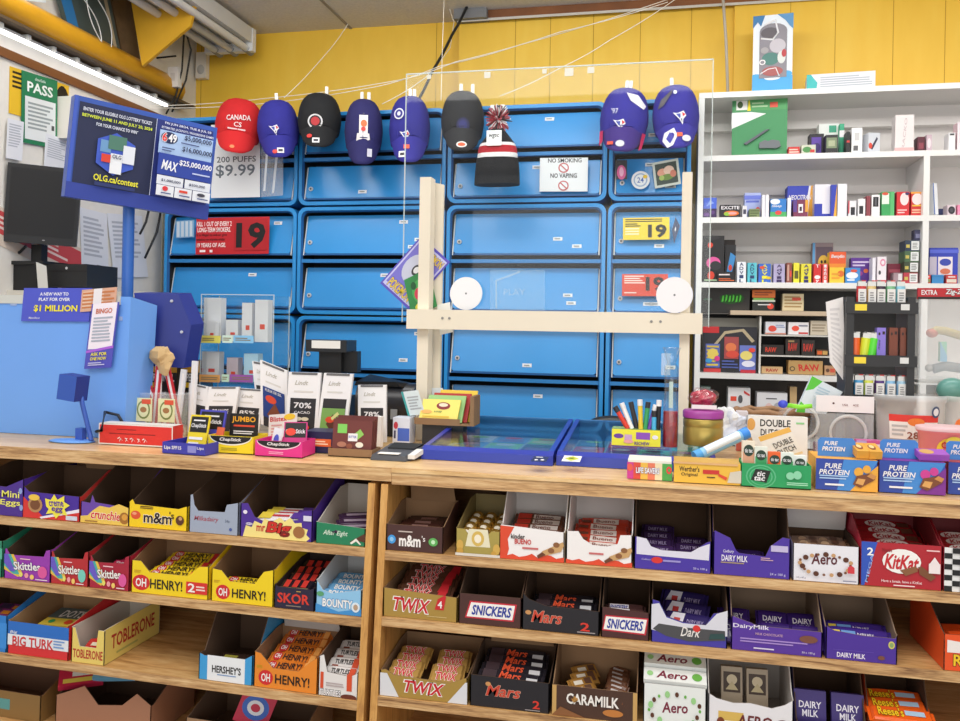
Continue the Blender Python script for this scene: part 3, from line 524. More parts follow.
# ---- row 1 right
c = carton('candy_carton', 'dark brown carton with white lowercase lettering beside the oak upright', 'R', 1, 386, 443, 26, '#4a2b28', KR, [('e', .1, .42, .07, .17, '#3f9adf'), ('e', .1, .42, .035, .09, '#8fc6f0'), T('m&m', .42, .4, .38, .45, '#f2ece8', bold=.08), T("'s", .66, .52, .06, .22, '#f2ece8'), ('l', .22, .7, .5, .8, 1, '#c9b8b0'), ('e', .83, .42, .08, .16, '#5fae5a'), ('e', .83, .42, .035, .08, '#c6ecc0')], hb=40, lid=(.12, .95, 22, .35), lidc=KR)
fill(c, 'candy_packet', 'mmb', 'dark brown candy packet in the brown carton beside the oak upright', 'packets in the brown carton', 3, .11, .045, .018, '#3a1f1c', [('r', .3, .2, .7, .7, '#7a5a54')], z0=.03, tilt=.3, y0=.03, cat='candy packet')
c = carton('candy_carton', 'gold carton of round gold wrapped chocolates on the top shelf', 'R', 1, 455.5, 500, 27, '#a8964a', M('#8a7a4a', .6), [('p', [(.22, .35), (.3, 1), (.72, 1), (.78, .35)], '#e6dfc0'), ('e', .5, .65, .14, .28, '#d6b45a'), ('e', .5, .65, .08, .16, '#f4ead0'), ('e', .1, .38, .08, .2, '#d0a850'), ('e', .1, .15, .08, .14, '#c89a40'), ('e', .92, .3, .08, .2, '#d0a850'), ('e', .86, .12, .06, .12, '#c89a40'), ('r', 0, 0, 1, .1, '#d9d3c9')], hb=45, front=[(0, 1), (.2, .98), (.28, .8), (.72, .8), (.8, .95), (1, .95)])
_n = 0
bm = MB(); bm.ball((0, 0, .017), .017, .017, .017, M('#c9a04a', .25, .7, bump=.5, scale=60), 12, 8); bm.lathe([(.018, .002), (.015, .0), (.0, 0)], '#5a3a20', n=12); bm.ball((0, -.006, .031), .008, .008, .003, '#f2ecdc', 8, 6); bm_o = bm.build('x'); BALL = bm_o.data; bpy.data.objects.remove(bm_o)
for j in range(4):
    for i in range(3):
        p = c['o'].location + Vector((-.031 + i * .031, .04 + j * .036, .022 + j * .004)); b = bpy.data.objects.new('wrapped_chocolate', BALL); col.objects.link(b); b.location = p; b.rotation_euler = (.5, 0, 0)
        tag(b, ('left', 'middle', 'right')[i] + ' gold foil chocolate ball, ' + ORD[j] + ' of the gold carton', 'chocolate', 'gold foil chocolate balls')
def kinder(l, r, lab, hf, idx):
    c = carton('candy_carton', lab, 'R', 1, l, r, hf, '#f0eceb', M('#d8d4d2', .7), [('p', [(0, 0), (0, 1), (.22, .98), (.12, .6), (.14, .3), (.1, 0)], '#dc4a2a') if idx == 0 else ('r', 0, 0, .001, .001, '#dc4a2a'), ('p', [(0, 0), (0, .14), (.1, .1), (.2, .16), (.3, .08), (.42, .13), (.5, .2), (.6, .08), (.7, .2), (.8, .18), (.88, .1), (1, .16), (1, 0)], '#dc4a2a'), T('', .42, .6, .3, .14, '#7a3a30', sh=.2), ('l', .35, .3, .6, .42, 1, '#c86a6a'), ('p', [(.62, .12), (.66, .3), (.98, .62), (1, .52), (.95, .32)], '#c9a06a'), ('e', .88, .52, .05, .08, '#8a5a34'), ('e', .8, .34, .05, .08, '#8a5a34'), ('p', [(.6, .08), (.72, .2), (.66, .28), (.58, .16)], '#6a3c24')], hb=66, side=[(0, None), (.12, None), (.4, 'B'), (1, 'B')], front=[(0, 1.0), (.04, 1.02), (1, .9)] if idx == 0 else [(0, 1), (.18, 1.02), (.26, .78), (.4, .62), (.62, .6), (.78, .7), (.82, .98), (1, 1)], sidec='#e0ddda' if idx == 0 else '#e8cf9c')
    if idx == 0: d = MB(); d.deco([T('kinder', .28, .70, .22, .15, '#2a1a14', bold=.05), T('BUENO', .36, .55, .26, .16, '#c22a22', bold=.06)], lambda u, v, L: Vector((-c['W'] / 2 + u * c['W'], -L - .001, v * c['H'])), .0003); d.build('front_lettering', c['o'])
    return c
c = kinder(500, 564, 'white and red carton with red lettering and broken bar picture', 33, 0)
fill(c, 'chocolate_bar', 'kb1', 'brown tipped white and red bar in the carton with red lettering', 'bars in the white and red carton', 4, .12, .04, .018, '#6a4030', [('r', 0, .1, .3, .8, '#c8382a'), ('r', .35, .2, .95, .75, '#d8cfca'), T('Bueno', .6, .5, .4, .4, '#6a2a20')], z0=.035, dz=.004, tilt=.4, y0=.03)
c = kinder(566, 632, 'white carton with red bottom wave and scooped front', 32, 1)
fill(c, 'chocolate_bar', 'kb2', 'red and white bar with brown stripe in the scooped white carton', 'bars in the scooped white carton', 5, .12, .036, .018, '#c2402c', [('r', .25, .15, .8, .8, '#e2d8d2'), T('Bueno', .52, .48, .42, .4, '#7a2a1a'), ('r', 0, .2, .2, .5, '#6a3a2a')], z0=.02, dz=.006, tilt=.4, y0=.015)
CADB = '#4530a0'
c = carton('candy_carton', 'purple carton with torn white rim, third from right scooped carton', 'R', 1, 634, 711, 32, CADB, KRD, [('p', [(.03, .45), (.03, 1), (.16, .95), (.22, .72), (.36, .62), (.74, .62), (.84, .78), (.98, .92), (.97, .4), (.4, .43)], '#dcdae8'), ('e', .3, .3, .075, .1, '#d8302c'), T('Cadbury', .16, .3, .12, .07, '#b8aee0'), ('l', .38, .24, .62, .36, 1, '#9a90d0'), T('20 x 100 g', .86, .12, .18, .08, '#c8c2ea')], hb=68, side=[(0, None), (.1, 1.05), (.3, 'B'), (1, 'B')], front=[(0, 1), (.16, .95), (.22, .72), (.36, .62), (.74, .62), (.84, .78), (.94, .95), (1, 1)])
fill(c, 'chocolate_bar', 'dd', 'dark purple chocolate slab lying in the torn rim purple carton', 'slabs in the torn rim purple carton', 4, .07, .045, .012, '#38234f', [T('DAIRY MILK', .5, .6, .7, .3, '#a090b8'), ('r', .2, .1, .6, .3, '#7a4a9a')], z0=.02, dz=.006, tilt=.5, x=-.03, y0=.02)
fill(c, 'chocolate_bar', 'dd', 'dark purple chocolate slab lying in the torn rim purple carton, right stack', 'slabs in the torn rim purple carton', 3, .07, .045, .012, '#38234f', [], z0=.015, dz=.005, tilt=.5, x=.04, y0=.015)
c = carton('candy_carton', 'deep purple carton with white capital lettering and scooped front', 'R', 1, 713, 790, 38, '#4a2f9e', KRD, [T('Cadbury', .2, .62, .14, .1, '#e6e0f4', sh=.2), T('DAIRY MILK', .28, .45, .34, .16, '#eee8f6', bold=.04), ('l', .1, .3, .42, .36, 1, '#a89070'), T('24 x 100 g', .84, .1, .2, .08, '#c8c2ea'), ('r', .75, .7, .97, .86, '#c2b8dc'), ('l', .62, .44, .78, .54, 2, '#c9a0b0')], hb=70, side=[(0, None), (.1, 1.05), (.3, 'B'), (1, 'B')], front=[(0, 1.12), (.02, 1.15), (.22, .98), (.3, .66), (.34, .6), (.68, .55), (.74, .82), (.9, 1.08), (1, 1.05)])
fill(c, 'chocolate_bar', 'dm', 'purple chocolate slab lying in the deep purple scooped carton', 'slabs in the deep purple scooped carton', 2, .09, .05, .012, '#35215c', [T('DAIRY MILK', .5, .5, .7, .4, '#b0a4cc')], z0=.01, tilt=.5, x=-.01, y0=.02)
c = carton('candy_carton', 'white carton with brown bubbles and raised white flap', 'R', 1, 792.5, 859, 37, '#e6e5ec', KRD, [('t', 'Aero', .47, .62, .4, .3, 0, '#5a1f28', {'bold': .05, 'sh': .2, 'rot': 4})] + [('e', .49 + .38 * math.cos(a) * (1 + .06 * math.sin(5 * a)), .48 + .27 * math.sin(a), .022 + .01 * (i % 3), .036 + .016 * (i % 3), ['#7a4a2c', '#c79a6c', '#5a2f1a'][i % 3]) for i, a in enumerate([j * .31 for j in range(20)])] + [('p', [(.82, .3), (.82, .46), (.87, .52), (.92, .46), (.92, .3)], '#d23a44'), T('24 x 42 g', .12, .1, .14, .06, '#6a6a80'), ('l', .75, .06, .95, .12, 1, '#8a8aa0')], hb=40, side=[(0, None), (.5, 1.1), (1, 'B')], lid=(.0, 1, 34, .55), lidc=WHC)
fill(c, 'chocolate_bar', 'aw', 'brown bubble patterned bar in the white carton with raised flap', 'bars in the white carton', 3, .12, .04, .018, '#8a6a54', [('e', .2, .5, .08, .3, '#c7a684'), ('e', .4, .6, .07, .25, '#5a3826'), ('e', .6, .4, .08, .3, '#c7a684'), ('e', .8, .6, .07, .25, '#5a3826')], z0=.045, tilt=.3, y0=.015)
def kit(l, r, lab, big):
    D = [('p', [(0, 0), (0, 1), (.2, 1), (.04, 0)], '#2a52b8'), T('2', .11, .78, .08, .18, WB, bold=.06), T('MEGA', .1, .4, .3, .08, '#9ab4ea', rot=75, ar=.45), ('e', .5, .6, .24, .28, WB), ('t', 'KitKat', .5, .58, .42, .34, 0, '#c4202a', {'bold': .07, 'sh': .15, 'rot': -3}), T('Nestle', .32, .84, .12, .08, '#8a1a20'), ('p', [(.48, .4), (.68, .52), (.7, .4), (.55, .28)], '#8a5a38'), ('p', [(.7, .5), (.74, .52), (.92, .3), (.86, .2), (.72, .34)], '#7a4a2c'), T('Have a break, have a KitKat', .5, .14, .5, .07, '#f4dcdc'), ('l', .4, .03, .75, .08, 1, '#f4dcdc'), ('r', .83, .38, .97, .6, '#f0e4e4'), ('p', [(.84, .6), (.9, .75), (.96, .6)], '#f0e4e4'), ('l', .8, .86, .96, .92, 1, '#f0c8c8')] if big else [('r', .0, 0, .5, 1, '#e8e8e8')] + [('r', (a % 2) * .12 + (b % 2) * 0 + .24 * (a // 2), b * .125, (a % 2) * .12 + .24 * (a // 2) + .12, b * .125 + .125, '#16161a') for a in range(4) for b in range(8) if (a + b) % 2 == 0] + [('e', .9, .5, .28, .3, WB)]
    return carton('candy_carton', lab, 'R', 1, l, r, 44, '#b01e2c', M('#7a1c24', .6), D, hb=62, side=[(0, None), (.06, 1), (.45, 'B'), (1, 'B')], sidec='#c9304a')
c = kit(861, 942, 'red carton with white oval lettering and blue left edge', True)
fill(c, 'chocolate_bar', 'kk', 'red wrapped wafer bar with white oval in the blue edged red carton', 'bars in the blue edged red carton', 5, .13, .045, .016, '#a81f2a', [('e', .5, .5, .28, .4, '#eee4e2'), T('KitKat', .5, .5, .42, .4, '#b01e2c', bold=.05), ('r', .8, .2, 1, .7, '#6a3a2c')], z0=.05, dz=.005, tilt=.35, y0=.008)
c = kit(944, 1010, 'red carton with black and white checkered edge at the right end', False)
fill(c, 'chocolate_bar', 'kk', 'red wrapped wafer bar in the checkered red carton', 'bars in the checkered red carton', 4, .1, .04, .016, '#a81f2a', [], z0=.05, dz=.005, tilt=.35, y0=.008)
# ---- row 2 left
def skit(l, r, lab, base, c2, hf=27):
    return carton('candy_carton', lab, 'L', 2, l, r, hf, base, KRD, [('p', [(0, .35), (0, .98), (.2, .98), (.42, .2), (.3, .1)], '#e8c24a'), ('p', [(0, .5), (0, .98), (.14, .98), (.34, .2), (.2, .2)], '#4ab0a8'), ('p', [(0, .62), (0, .98), (.08, .98), (.25, .3), (.14, .3)], '#6a5ac8'), T('Skittles', .5, .56, .58, .32, WB, out=c2, ob=.08, rot=4, bold=.05), ('l', .35, .8, .6, .88, 1, '#f4c8d0'), ('e', .84, .38, .1, .24, '#7ad0c0' if c2 == '#8f1f20' else '#e05aa0'), ('e', .5, .2, .045, .1, '#f0a0a8'), ('e', .62, .16, .045, .1, '#f4d070'), ('e', .38, .22, .04, .1, '#e8e070'), ('l', .7, .05, .97, .12, 1, '#f0dce4')], hb=50, front=[(0, 1.15), (.04, 1.2), (.12, .95), (.85, 1), (.9, 1.25), (1, 1.3)])
c = carton('candy_carton', 'green carton edge at the far left of the second shelf', 'L', 2, -50, 1.5, 36, '#2f8a6a', KRD, [('r', .8, .5, 1, .8, '#5ab89a')], hb=48)
skit(4, 50, 'violet rainbow carton with white lettering, leftmost of the second shelf', '#9a3ab0', '#5a1a8a', 25)
skit(50.5, 88, 'red rainbow carton with pale green candy, second shelf', '#b82a30', '#8f1f20')
c = skit(89, 129, 'crimson rainbow carton with pink candies, beside the yellow carton', '#a81f38', '#7a1020')
fill(c, 'candy_packet', 'skp', 'pink candy packet in the crimson rainbow carton', 'packets in the crimson rainbow carton', 3, .07, .04, .016, '#c8305a', [T('Skittles', .5, .5, .7, .4, '#f0d8e0')], z0=.035, tilt=.3, x=.01, y0=.05, cat='candy packet')
HY = '#f2d21c'
def henry(u, k, l, r, lab, base, hf, two, **kw):
    D = [('e', .13 if two else .19, .36, .115, .27, '#d0282a'), T('OH', .13 if two else .19, .36, .14, .3, WB, bold=.05), T('HENRY!', .46 if two else .61, .36, .42 if two else .54, .34, '#1f1512', bold=.04), ('l', .04, .68, .14, .8, 2, '#c8a020')]
    if two: D += [('r', .72, .16, .99, .56, '#d8302c'), T('2', .79, .36, .09, .3, WB, bold=.05), ('l', .85, .26, .97, .46, 2, '#f4d8d0')]
    return carton('candy_carton', lab, u, k, l, r, hf, base, M('#8a6a4c', .85), D, **kw)
c = henry('L', 2, 131, 208, 'yellow carton with black lettering and a red 2 patch', HY, 29, True, hb=48, front=[(0, 1.1), (.12, 1.1), (.24, .74), (.74, .74), (.88, 1.1), (1, 1.12)], lid=(.05, .9, 16, .5), lidc=GRY)
fill(c, 'chocolate_bar', 'oh', 'yellow wrapped bar with black lettering in the carton with red 2 patch', 'yellow bars in the carton with red patch', 5, .145, .032, .02, '#efd02a', [('e', .14, .5, .1, .42, '#c8282a'), T('OH', .14, .5, .13, .45, WB, bold=.05), T('HENRY!', .55, .5, .55, .6, '#1f1512', bold=.05), ('r', .88, .1, 1, .9, '#c8282a')], z0=.028, dz=.004, tilt=.45, y0=.004)
c = henry('L', 2, 211, 273, 'yellow carton with black lettering and open empty top, left of the dark blue carton', HY, 27, False, hb=60, front=[(0, 1.2), (.16, 1.15), (.3, .78), (.7, .78), (.84, 1.25), (1, 1.35)])
fill(c, 'chocolate_bar', 'oh', 'yellow wrapped bar low in the emptier yellow carton', 'yellow bars in the emptier carton', 2, .11, .032, .02, '#efd02a', [], z0=.02, tilt=.4, y0=.01)
c = carton('candy_carton', 'dark navy carton with red capital lettering', 'L', 2, 274, 314, 21, '#241f3a', M('#3a2a28', .7), [T('SKOR', .48, .5, .8, .48, '#d83a2a', bold=.06), ('l', .55, .82, .7, .9, 1, '#c8a050'), ('l', .3, .1, .8, .2, 1, '#8a7a70')], hb=34, front=[(0, 1.1), (.1, 1), (.9, 1), (1, 1.1)])
fill(c, 'chocolate_bar', 'sk', 'black and red wrapped bar in the dark navy carton', 'bars in the dark navy carton', 4, .085, .042, .02, '#201a26', [('r', .12, .15, .3, .85, '#c23028'), ('r', .42, .15, .6, .85, '#c23028'), ('r', .72, .15, .9, .85, '#c23028'), ('r', .0, .0, 1, .06, '#8a7a5a')], z0=.032, dz=.006, tilt=.4, y0=.005, jit=.05)
c = carton('candy_carton', 'light blue carton with white arched lettering beside the oak upright', 'L', 2, 315.5, 361, 25, '#8fc4e8', M('#cfd2d4', .7), [('p', [(0, 0), (0, .35), (.5, .1), (1, .3), (1, 0)], '#3f8fd0'), T('BOUNTY', .48, .42, .66, .34, WB, out='#3a7fc0', ob=.1, bold=.07), ('e', .88, .34, .09, .2, '#dfeaf2'), ('e', .88, .34, .05, .12, '#b89a80'), ('e', .1, .75, .08, .1, '#5aa070')], hb=48, front=[(0, 1.3), (.15, .9), (.35, .8), (1, 1.05)])
fill(c, 'chocolate_bar', 'bo', 'pale blue wrapped bar in the light blue carton', 'bars in the light blue carton', 4, .1, .036, .02, '#6aa8d8', [T('BOUNTY', .5, .5, .7, .5, WB, bold=.06)], z0=.022, dz=.004, tilt=.45, y0=.01, x=.0)
# ---- row 2 right
def twix(k, l, r, hf, lab, tri, **kw):
    D = [T('TWIX', .5 if tri else .38, .48, .46 if tri else .5, .5, '#c8202a', out=WB, ob=.1, bold=.06, rot=-4)]
    if tri: D += [('p', [(0, 0), (0, .95), (.08, .95), (.22, 0)], '#dcdde2'), ('p', [(.78, 0), (.98, .9), (1, .9), (1, 0)], '#dcdde2')]
    else: D += [('p', [(.7, .4), (.74, .8), (.83, .95), (.85, .9), (.82, .4)], '#c8202a'), T('4', .77, .6, .06, .26, WB, bold=.04), ('l', .6, .12, .95, .16, 1, '#d8c48a')]
    return carton('candy_carton', lab, 'R', k, l, r, hf, M('#a8883f', .5), KR, D, **kw)
TW = [T('TWIX', .4, .5, .55, .75, '#c8202a', out='#e8e0d8', ob=.09, bold=.06), ('p', [(.78, 0), (.85, 1), (1, 1), (1, 0)], '#b81f28')]
c = twix(2, 383, 457, 27, 'gold carton with red lettering beside the upright, second shelf', False, hb=30, front=[(0, 1.05), (.3, 1.0), (1, .9)])
fill(c, 'chocolate_bar', 'tw', 'dark and gold bar with red lettering in the second shelf gold carton', 'bars in the second shelf gold carton', 5, .13, .036, .02, '#5a3a2c', TW, z0=.03, dz=.006, tilt=.45, y0=.004)
SNK = [('p', [(.1, .2), (.18, .78), (.93, .78), (.88, .2)], '#c8283a'), ('p', [(.13, .25), (.2, .73), (.9, .73), (.86, .25)], WB), T('SNICKERS', .53, .49, .64, .34, '#2a3a9a', bold=.07, sh=.25)]
c = carton('candy_carton', 'dark brown carton with slanted blue lettering in a white red frame', 'R', 2, 458.5, 521, 30, '#4a2a26', KRD, SNK, hb=58, side=[(0, None), (.04, 1), (.5, 'B'), (1, 'B')])
MARS = [T('Mars', .32, .5, .4, .42, '#c8402c', out='#d8b09a', ob=.04, bold=.04, sh=.25), ('e', .08, .62, .04, .08, '#c8905a'), T('2', .82, .28, .12, .3, '#d8382a', bold=.05), ('l', .72, .05, .95, .12, 1, '#a8a0a0')]
c = carton('candy_carton', 'black carton with orange script lettering, second shelf', 'R', 2, 522, 599, 28, '#1f1d24', KRD, MARS, hb=64, front=[(0, 1.3), (.08, 1.1), (.3, .9), (1, .86)], side=[(0, None), (.06, 1), (.45, 'B'), (1, 'B')])
MB_ = [('r', 0, .05, .25, .9, '#3a2a30'), T('Mars', .5, .5, .4, .7, '#d8502c', bold=.05, sh=.2), ('r', .8, .1, 1, .5, '#c8c8cc')]
fill(c, 'chocolate_bar', 'ma', 'black wrapped bar with orange script in the second shelf black carton', 'bars in the second shelf black carton', 3, .14, .036, .02, '#24222a', MB_, z0=.022, dz=.004, tilt=.5, y0=.004)
c = carton('candy_carton', 'brown carton with slanted blue lettering left of the white rimmed carton', 'R', 2, 601, 649, 26, '#4a2626', KRD, [('p', [(.02, .25), (.08, .85), (.98, .85), (.93, .2)], '#c8283a'), ('p', [(.05, .3), (.1, .8), (.95, .8), (.9, .26)], WB), T('SNICKERS', .5, .54, .76, .38, '#2a3a9a', bold=.07, sh=.25)], hb=60, front=[(0, 1.15), (1, 1.05)], side=[(0, None), (.06, 1), (.45, 'B'), (1, 'B')])
fill(c, 'chocolate_bar', 'sn', 'brown wrapped bar with blue and white lettering in the narrow brown carton', 'bars in the narrow brown carton', 2, .085, .036, .02, '#4a3030', [('r', .05, .15, .6, .85, '#e8e4ea'), T('SNICKERS', .32, .5, .5, .5, '#2a3a9a', bold=.06)], z0=.03, tilt=.5, y0=.006)
c = carton('candy_carton', 'blue and white carton with script word Dark and ragged sides', 'R', 2, 651, 727, 34, '#4038a0', KRD, [('p', [(0, .35), (0, 1.1), (.1, 1.15), (.2, .75), (.42, .62), (.72, .62), (.86, .98), (1, 1.1), (1, .35), (.5, .2)], '#d8d8e2'), ('p', [(.02, .38), (.1, .55), (.45, .5), (.97, .5), (.98, .22), (.5, .1), (.2, .2)], '#4a4a4e'), T('Dark', .52, .38, .26, .28, '#e8e4e0', sh=.35), ('e', .6, .5, .05, .1, '#d8302c'), ('p', [(.76, .22), (.78, .38), (.95, .42), (.98, .28)], '#2a4a4a')], hb=72, front=[(0, 1.25), (.1, 1.2), (.2, .78), (.42, .65), (.72, .62), (.82, .98), (.97, 1.05), (1, 1.1)], side=[(0, None), (.05, 1.2), (.35, 'B'), (1, 'B')])
fill(c, 'chocolate_bar', 'dk', 'purple slab with blue and orange marks leaning in the script Dark carton', 'slabs in the script Dark carton', 3, .1, .05, .012, '#2f2560', [('p', [(0, 0), (.15, 1), (.45, 1), (.4, 0)], '#e4e0ec'), ('r', .2, .3, .35, .7, '#c83a3a'), T('DAIRY MILK', .72, .5, .4, .35, '#a89ac8')], z0=.025, dz=.01, tilt=.7, x=-.005, y0=.02, rz=-.25)
c = carton('candy_carton', 'purple carton with mixed case white lettering behind three purple slabs', 'R', 2, 731, 822, 27, '#54309a', M('#8a7460', .8), [T('DairyMilk', .22, .88, .4, .2, '#ece6f4', bold=.03), T('MILK CHOCOLATE', .42, .66, .3, .09, '#d0a8c0'), ('l', .1, .3, .88, .5, 2, '#a88ad0'), T('20 x 100 g', .85, .12, .14, .09, '#d8d0e8'), ('e', .85, .62, .1, .14, '#7a4a3a'), ('l', .25, .08, .55, .18, 1, '#d8d0e8')], hb=68, front=[(0, 1.25), (.3, .95), (1, .92)], side=[(0, None), (.05, 1.1), (.35, 'B'), (1, 'B')])
for j, (xx, w_) in enumerate(((-.075, 'left'), (-.0, 'middle'), (.062, 'right'))):
    fill(c, 'chocolate_bar', 'dmx', f'{w_} purple slab standing behind the mixed case lettering', 'slabs in the mixed case purple carton', 2, .065, .05, .014, '#3a2270', [T('DAIRY', .5, .62, .7, .3, '#e8e2f0', bold=.04), T('MILK', .5, .25, .5, .3, '#e8e2f0', bold=.04)], z0=.02, dz=.008, tilt=.75, x=xx, y0=.012, dy=.05)
c = carton('candy_carton', 'violet carton with round emblem beside the empty shelf gap', 'R', 2, 825.5, 897, 27, '#4a2c98', M('#8a7460', .8), [T('DAIRY MILK', .36, .18, .4, .18, '#ece6f4', bold=.05), ('e', .92, .7, .045, .14, '#d8cc6a'), ('e', .92, .7, .028, .09, '#8aa86a'), ('l', .1, .35, .75, .38, 1, '#6a50b8'), ('e', .78, .2, .05, .08, '#7a4a3a')], hb=52, front=[(0, 1.2), (.12, 1.05), (.5, .95), (.97, .95), (1, 1.1)], side=[(0, None), (.05, 1.1), (.5, 'B'), (1, 'B')])
fill(c, 'chocolate_bar', 'dmy', 'purple and yellow wrapped bar in the violet carton with round emblem', 'bars in the violet carton', 2, .12, .045, .012, '#3f2a86', [('r', .0, .1, .14, .8, '#e2cc4a'), ('r', .16, .2, .42, .8, '#6a9ad8'), T('DAIRY MILK', .6, .5, .3, .4, '#ece6f4')], z0=.03, tilt=.6, y0=.004)
c = carton('candy_carton', 'orange carton with yellow lettering at the right end, second shelf', 'R', 2, 943, 1010, 36, '#e8541e', KRD, [T("Reese's", .5, .3, .7, .34, '#f4c81e', out='#4a2010', ob=.08, bold=.05), ('p', [(.05, .5), (.05, .85), (.3, .8), (.3, .5)], '#f0e8e4')], hb=56, side=[(0, None), (.1, 1.1), (.4, 'B'), (1, 'B')], rot=.05)
fill(c, 'chocolate_bar', 'rs', 'orange wrapped candy in the orange carton at the right end', 'candies in the right end orange carton', 2, .08, .05, .02, '#e2501e', [], z0=.035, tilt=.4, y0=.02, x=.0)
# ---- row 3 left
c = carton('candy_carton', 'bright blue sided carton at the far left of the third shelf', 'L', 3, -50, 6, 36, '#2a7fd0', KRD, [('r', .7, .1, 1, .8, '#3a8fe0')], hb=62, rot=.0, side=[(0, None), (1, 'B')])
fill(c, 'candy_packet', 'mix', 'dark mixed candy packet in the blue sided carton', 'packets in the blue sided carton', 3, .09, .045, .018, '#8a3a7a', [('r', .1, .1, .5, .9, '#3a2a50'), ('r', .6, .3, .9, .7, '#e08a2a')], z0=.05, tilt=.3, y0=.02, cat='candy packet')
c = carton('candy_carton', 'blue, white and red striped carton holding a yellow box', 'L', 3, 7.5, 68, 29, '#d83034', M('#a88660', .8), [('r', 0, .68, 1, 1.12, '#2a6fc8'), ('r', 0, .3, 1, .68, '#e8ecf2'), T('BIG TURK', .42, .46, .68, .34, '#d0383c', bold=.06), T('Big', .1, .75, .12, .12, '#e8ecf2', sh=.2), ('l', .76, .36, .94, .66, 3, '#7aa0d8')], hb=46, front=[(0, 1.15), (.12, .92), (.5, .78), (.85, .95), (1, 1.2)])
b = MB(); b.box(-.05, .05, 0, .09, 0, .03, '#e4c84a'); p = c['o'].location
o = thing('candy_box', 'yellow and grey candy box lying in the striped carton', 'candy box', p + Vector((.012, .05, .03)), rot=(.12, 0, .05)); b.build('box_body', o)
d = MB(); d.deco([('r', .06, .1, .4, .8, '#e8ead8'), ('r', .1, .2, .14, .7, '#2a2a20'), ('r', .17, .2, .19, .7, '#2a2a20'), ('r', .22, .2, .25, .7, '#2a2a20'), ('r', .28, .2, .3, .7, '#2a2a20')], lambda u, v, L: Vector((-.05 + .1 * u, -L, .03 * v)), .0004)
d.deco([('r', 0, .4, 1, 1, '#5a6a68'), T('DOTS', .55, .66, .6, .4, WB, bold=.05), ('e', .25, .2, .08, .1, '#3aa05a'), ('e', .7, .2, .1, .12, '#e0502a')], lambda u, v, L: Vector((-.05 + .1 * u, .09 * v, .03 + L)), .0004); d.build('print', o)
TOB = '#e8cf6e'
c = carton('candy_carton', 'pale yellow carton with red capital lettering, turned to show its side', 'L', 3, 71, 104, 18, TOB, M('#c9c2b6', .8), [T('TOBLERONE', .5, .5, .9, .5, '#b8342a', bold=.05)], hb=37, dep=.22, front=[(0, 1.9), (.1, 1.9), (.25, .9), (.75, .9), (.8, 1.9), (1, 1.9)], side=[(0, 1.95), (1, 2.05)], lid=(.1, 1.1, 12, .9), lidc=GRY)
cc = c; d = MB(); W, H, D = c['W'], c['H'], c['D']
d.deco([T('TOBLERONE', .5, .55, .78, .42, '#b8342a', bold=.05), ('l', .2, .12, .7, .24, 1, '#b8b060')], lambda u, v, L: Vector((W / 2 + L, u * D, v * H * 1.95)), .0004); d.build('side_print', c['o'])
fill(c, 'chocolate_bar', 'to', 'red and yellow triangular bar in the pale yellow carton', 'bars in the pale yellow carton', 3, .055, .045, .02, '#c8302c', [('r', .3, .3, .9, .6, '#e8d8c0')], z0=.02, tilt=.4, y0=.01)
c = carton('candy_carton', 'white carton with light blue edges and black capital lettering', 'L', 3, 198.5, 252, 25, '#3f9fdc', M('#5a4434', .85), [('r', .16, 0, .86, 1, '#ebeef2'), T('HERSHEY\'S', .52, .48, .54, .3, '#1f1a1a', bold=.06), ('l', .35, .22, .7, .3, 1, '#7a9ac8')], hb=60, front=[(0, 1.05), (.1, .96), (.86, 1), (1, 1.2)], side=[(0, None), (.12, 1.0), (.4, 'B'), (1, 'B')])
fill(c, 'chocolate_bar', 'he', 'dark brown wrapped bar deep in the blue edged white carton', 'bars in the blue edged white carton', 2, .1, .036, .014, '#3a2a24', [('r', .1, .2, .5, .6, '#a8a040')], z0=.02, tilt=.2, y0=.03)
c = henry('L', 3, 253.5, 317, 'orange carton with black lettering and a grey raised flap', '#e88a2a', 28, False, hb=42, front=[(0, 1.25), (.1, 1.2), (.3, .72), (.7, .72), (.88, 1.1), (1, 1.3)], lid=(.05, .98, 20, .3), lidc=GRY)
fill(c, 'chocolate_bar', 'oo', 'orange wrapped bar with black lettering in the orange carton', 'bars in the orange carton', 5, .125, .036, .02, '#d8782a', [('e', .14, .5, .1, .42, '#c8282a'), T('OH', .14, .5, .13, .45, WB, bold=.05), T('HENRY!', .55, .5, .55, .6, '#2a1a18', bold=.05), ('r', .88, .1, 1, .9, '#e8a050')], z0=.028, dz=.008, tilt=.45, y0=.004)
c = carton('candy_carton', 'white carton with red stripes and black lettering beside the upright, third shelf', 'L', 3, 318, 357.5, 24, '#e6e2e0', KRD, [T('TURTLES', .3, .14, .55, .26, '#f0eef0', out='#1f1a1a', ob=.12, bold=.06), ('r', .05, .3, .13, .98, '#d8502c'), ('r', .72, .3, .85, 1, '#d8502c'), ('e', .78, .05, .2, .12, '#6a3020'), ('l', .2, .4, .65, .6, 2, '#b8a8a8')], hb=48, front=[(0, 1.6), (.12, 1.7), (.22, 1.0), (.8, .9), (1, 1.1)])
fill(c, 'chocolate_bar', 'tu', 'white wrapped bar with red and black marks in the red striped carton', 'bars in the red striped carton', 4, .085, .04, .02, '#e8e4e2', [T('TURTLES', .45, .6, .6, .4, '#1f1a1a', bold=.06), ('r', .75, .1, .95, .9, '#d8502c'), ('r', .1, .1, .3, .3, '#8a3a20')], z0=.03, dz=.008, tilt=.5, y0=.0)
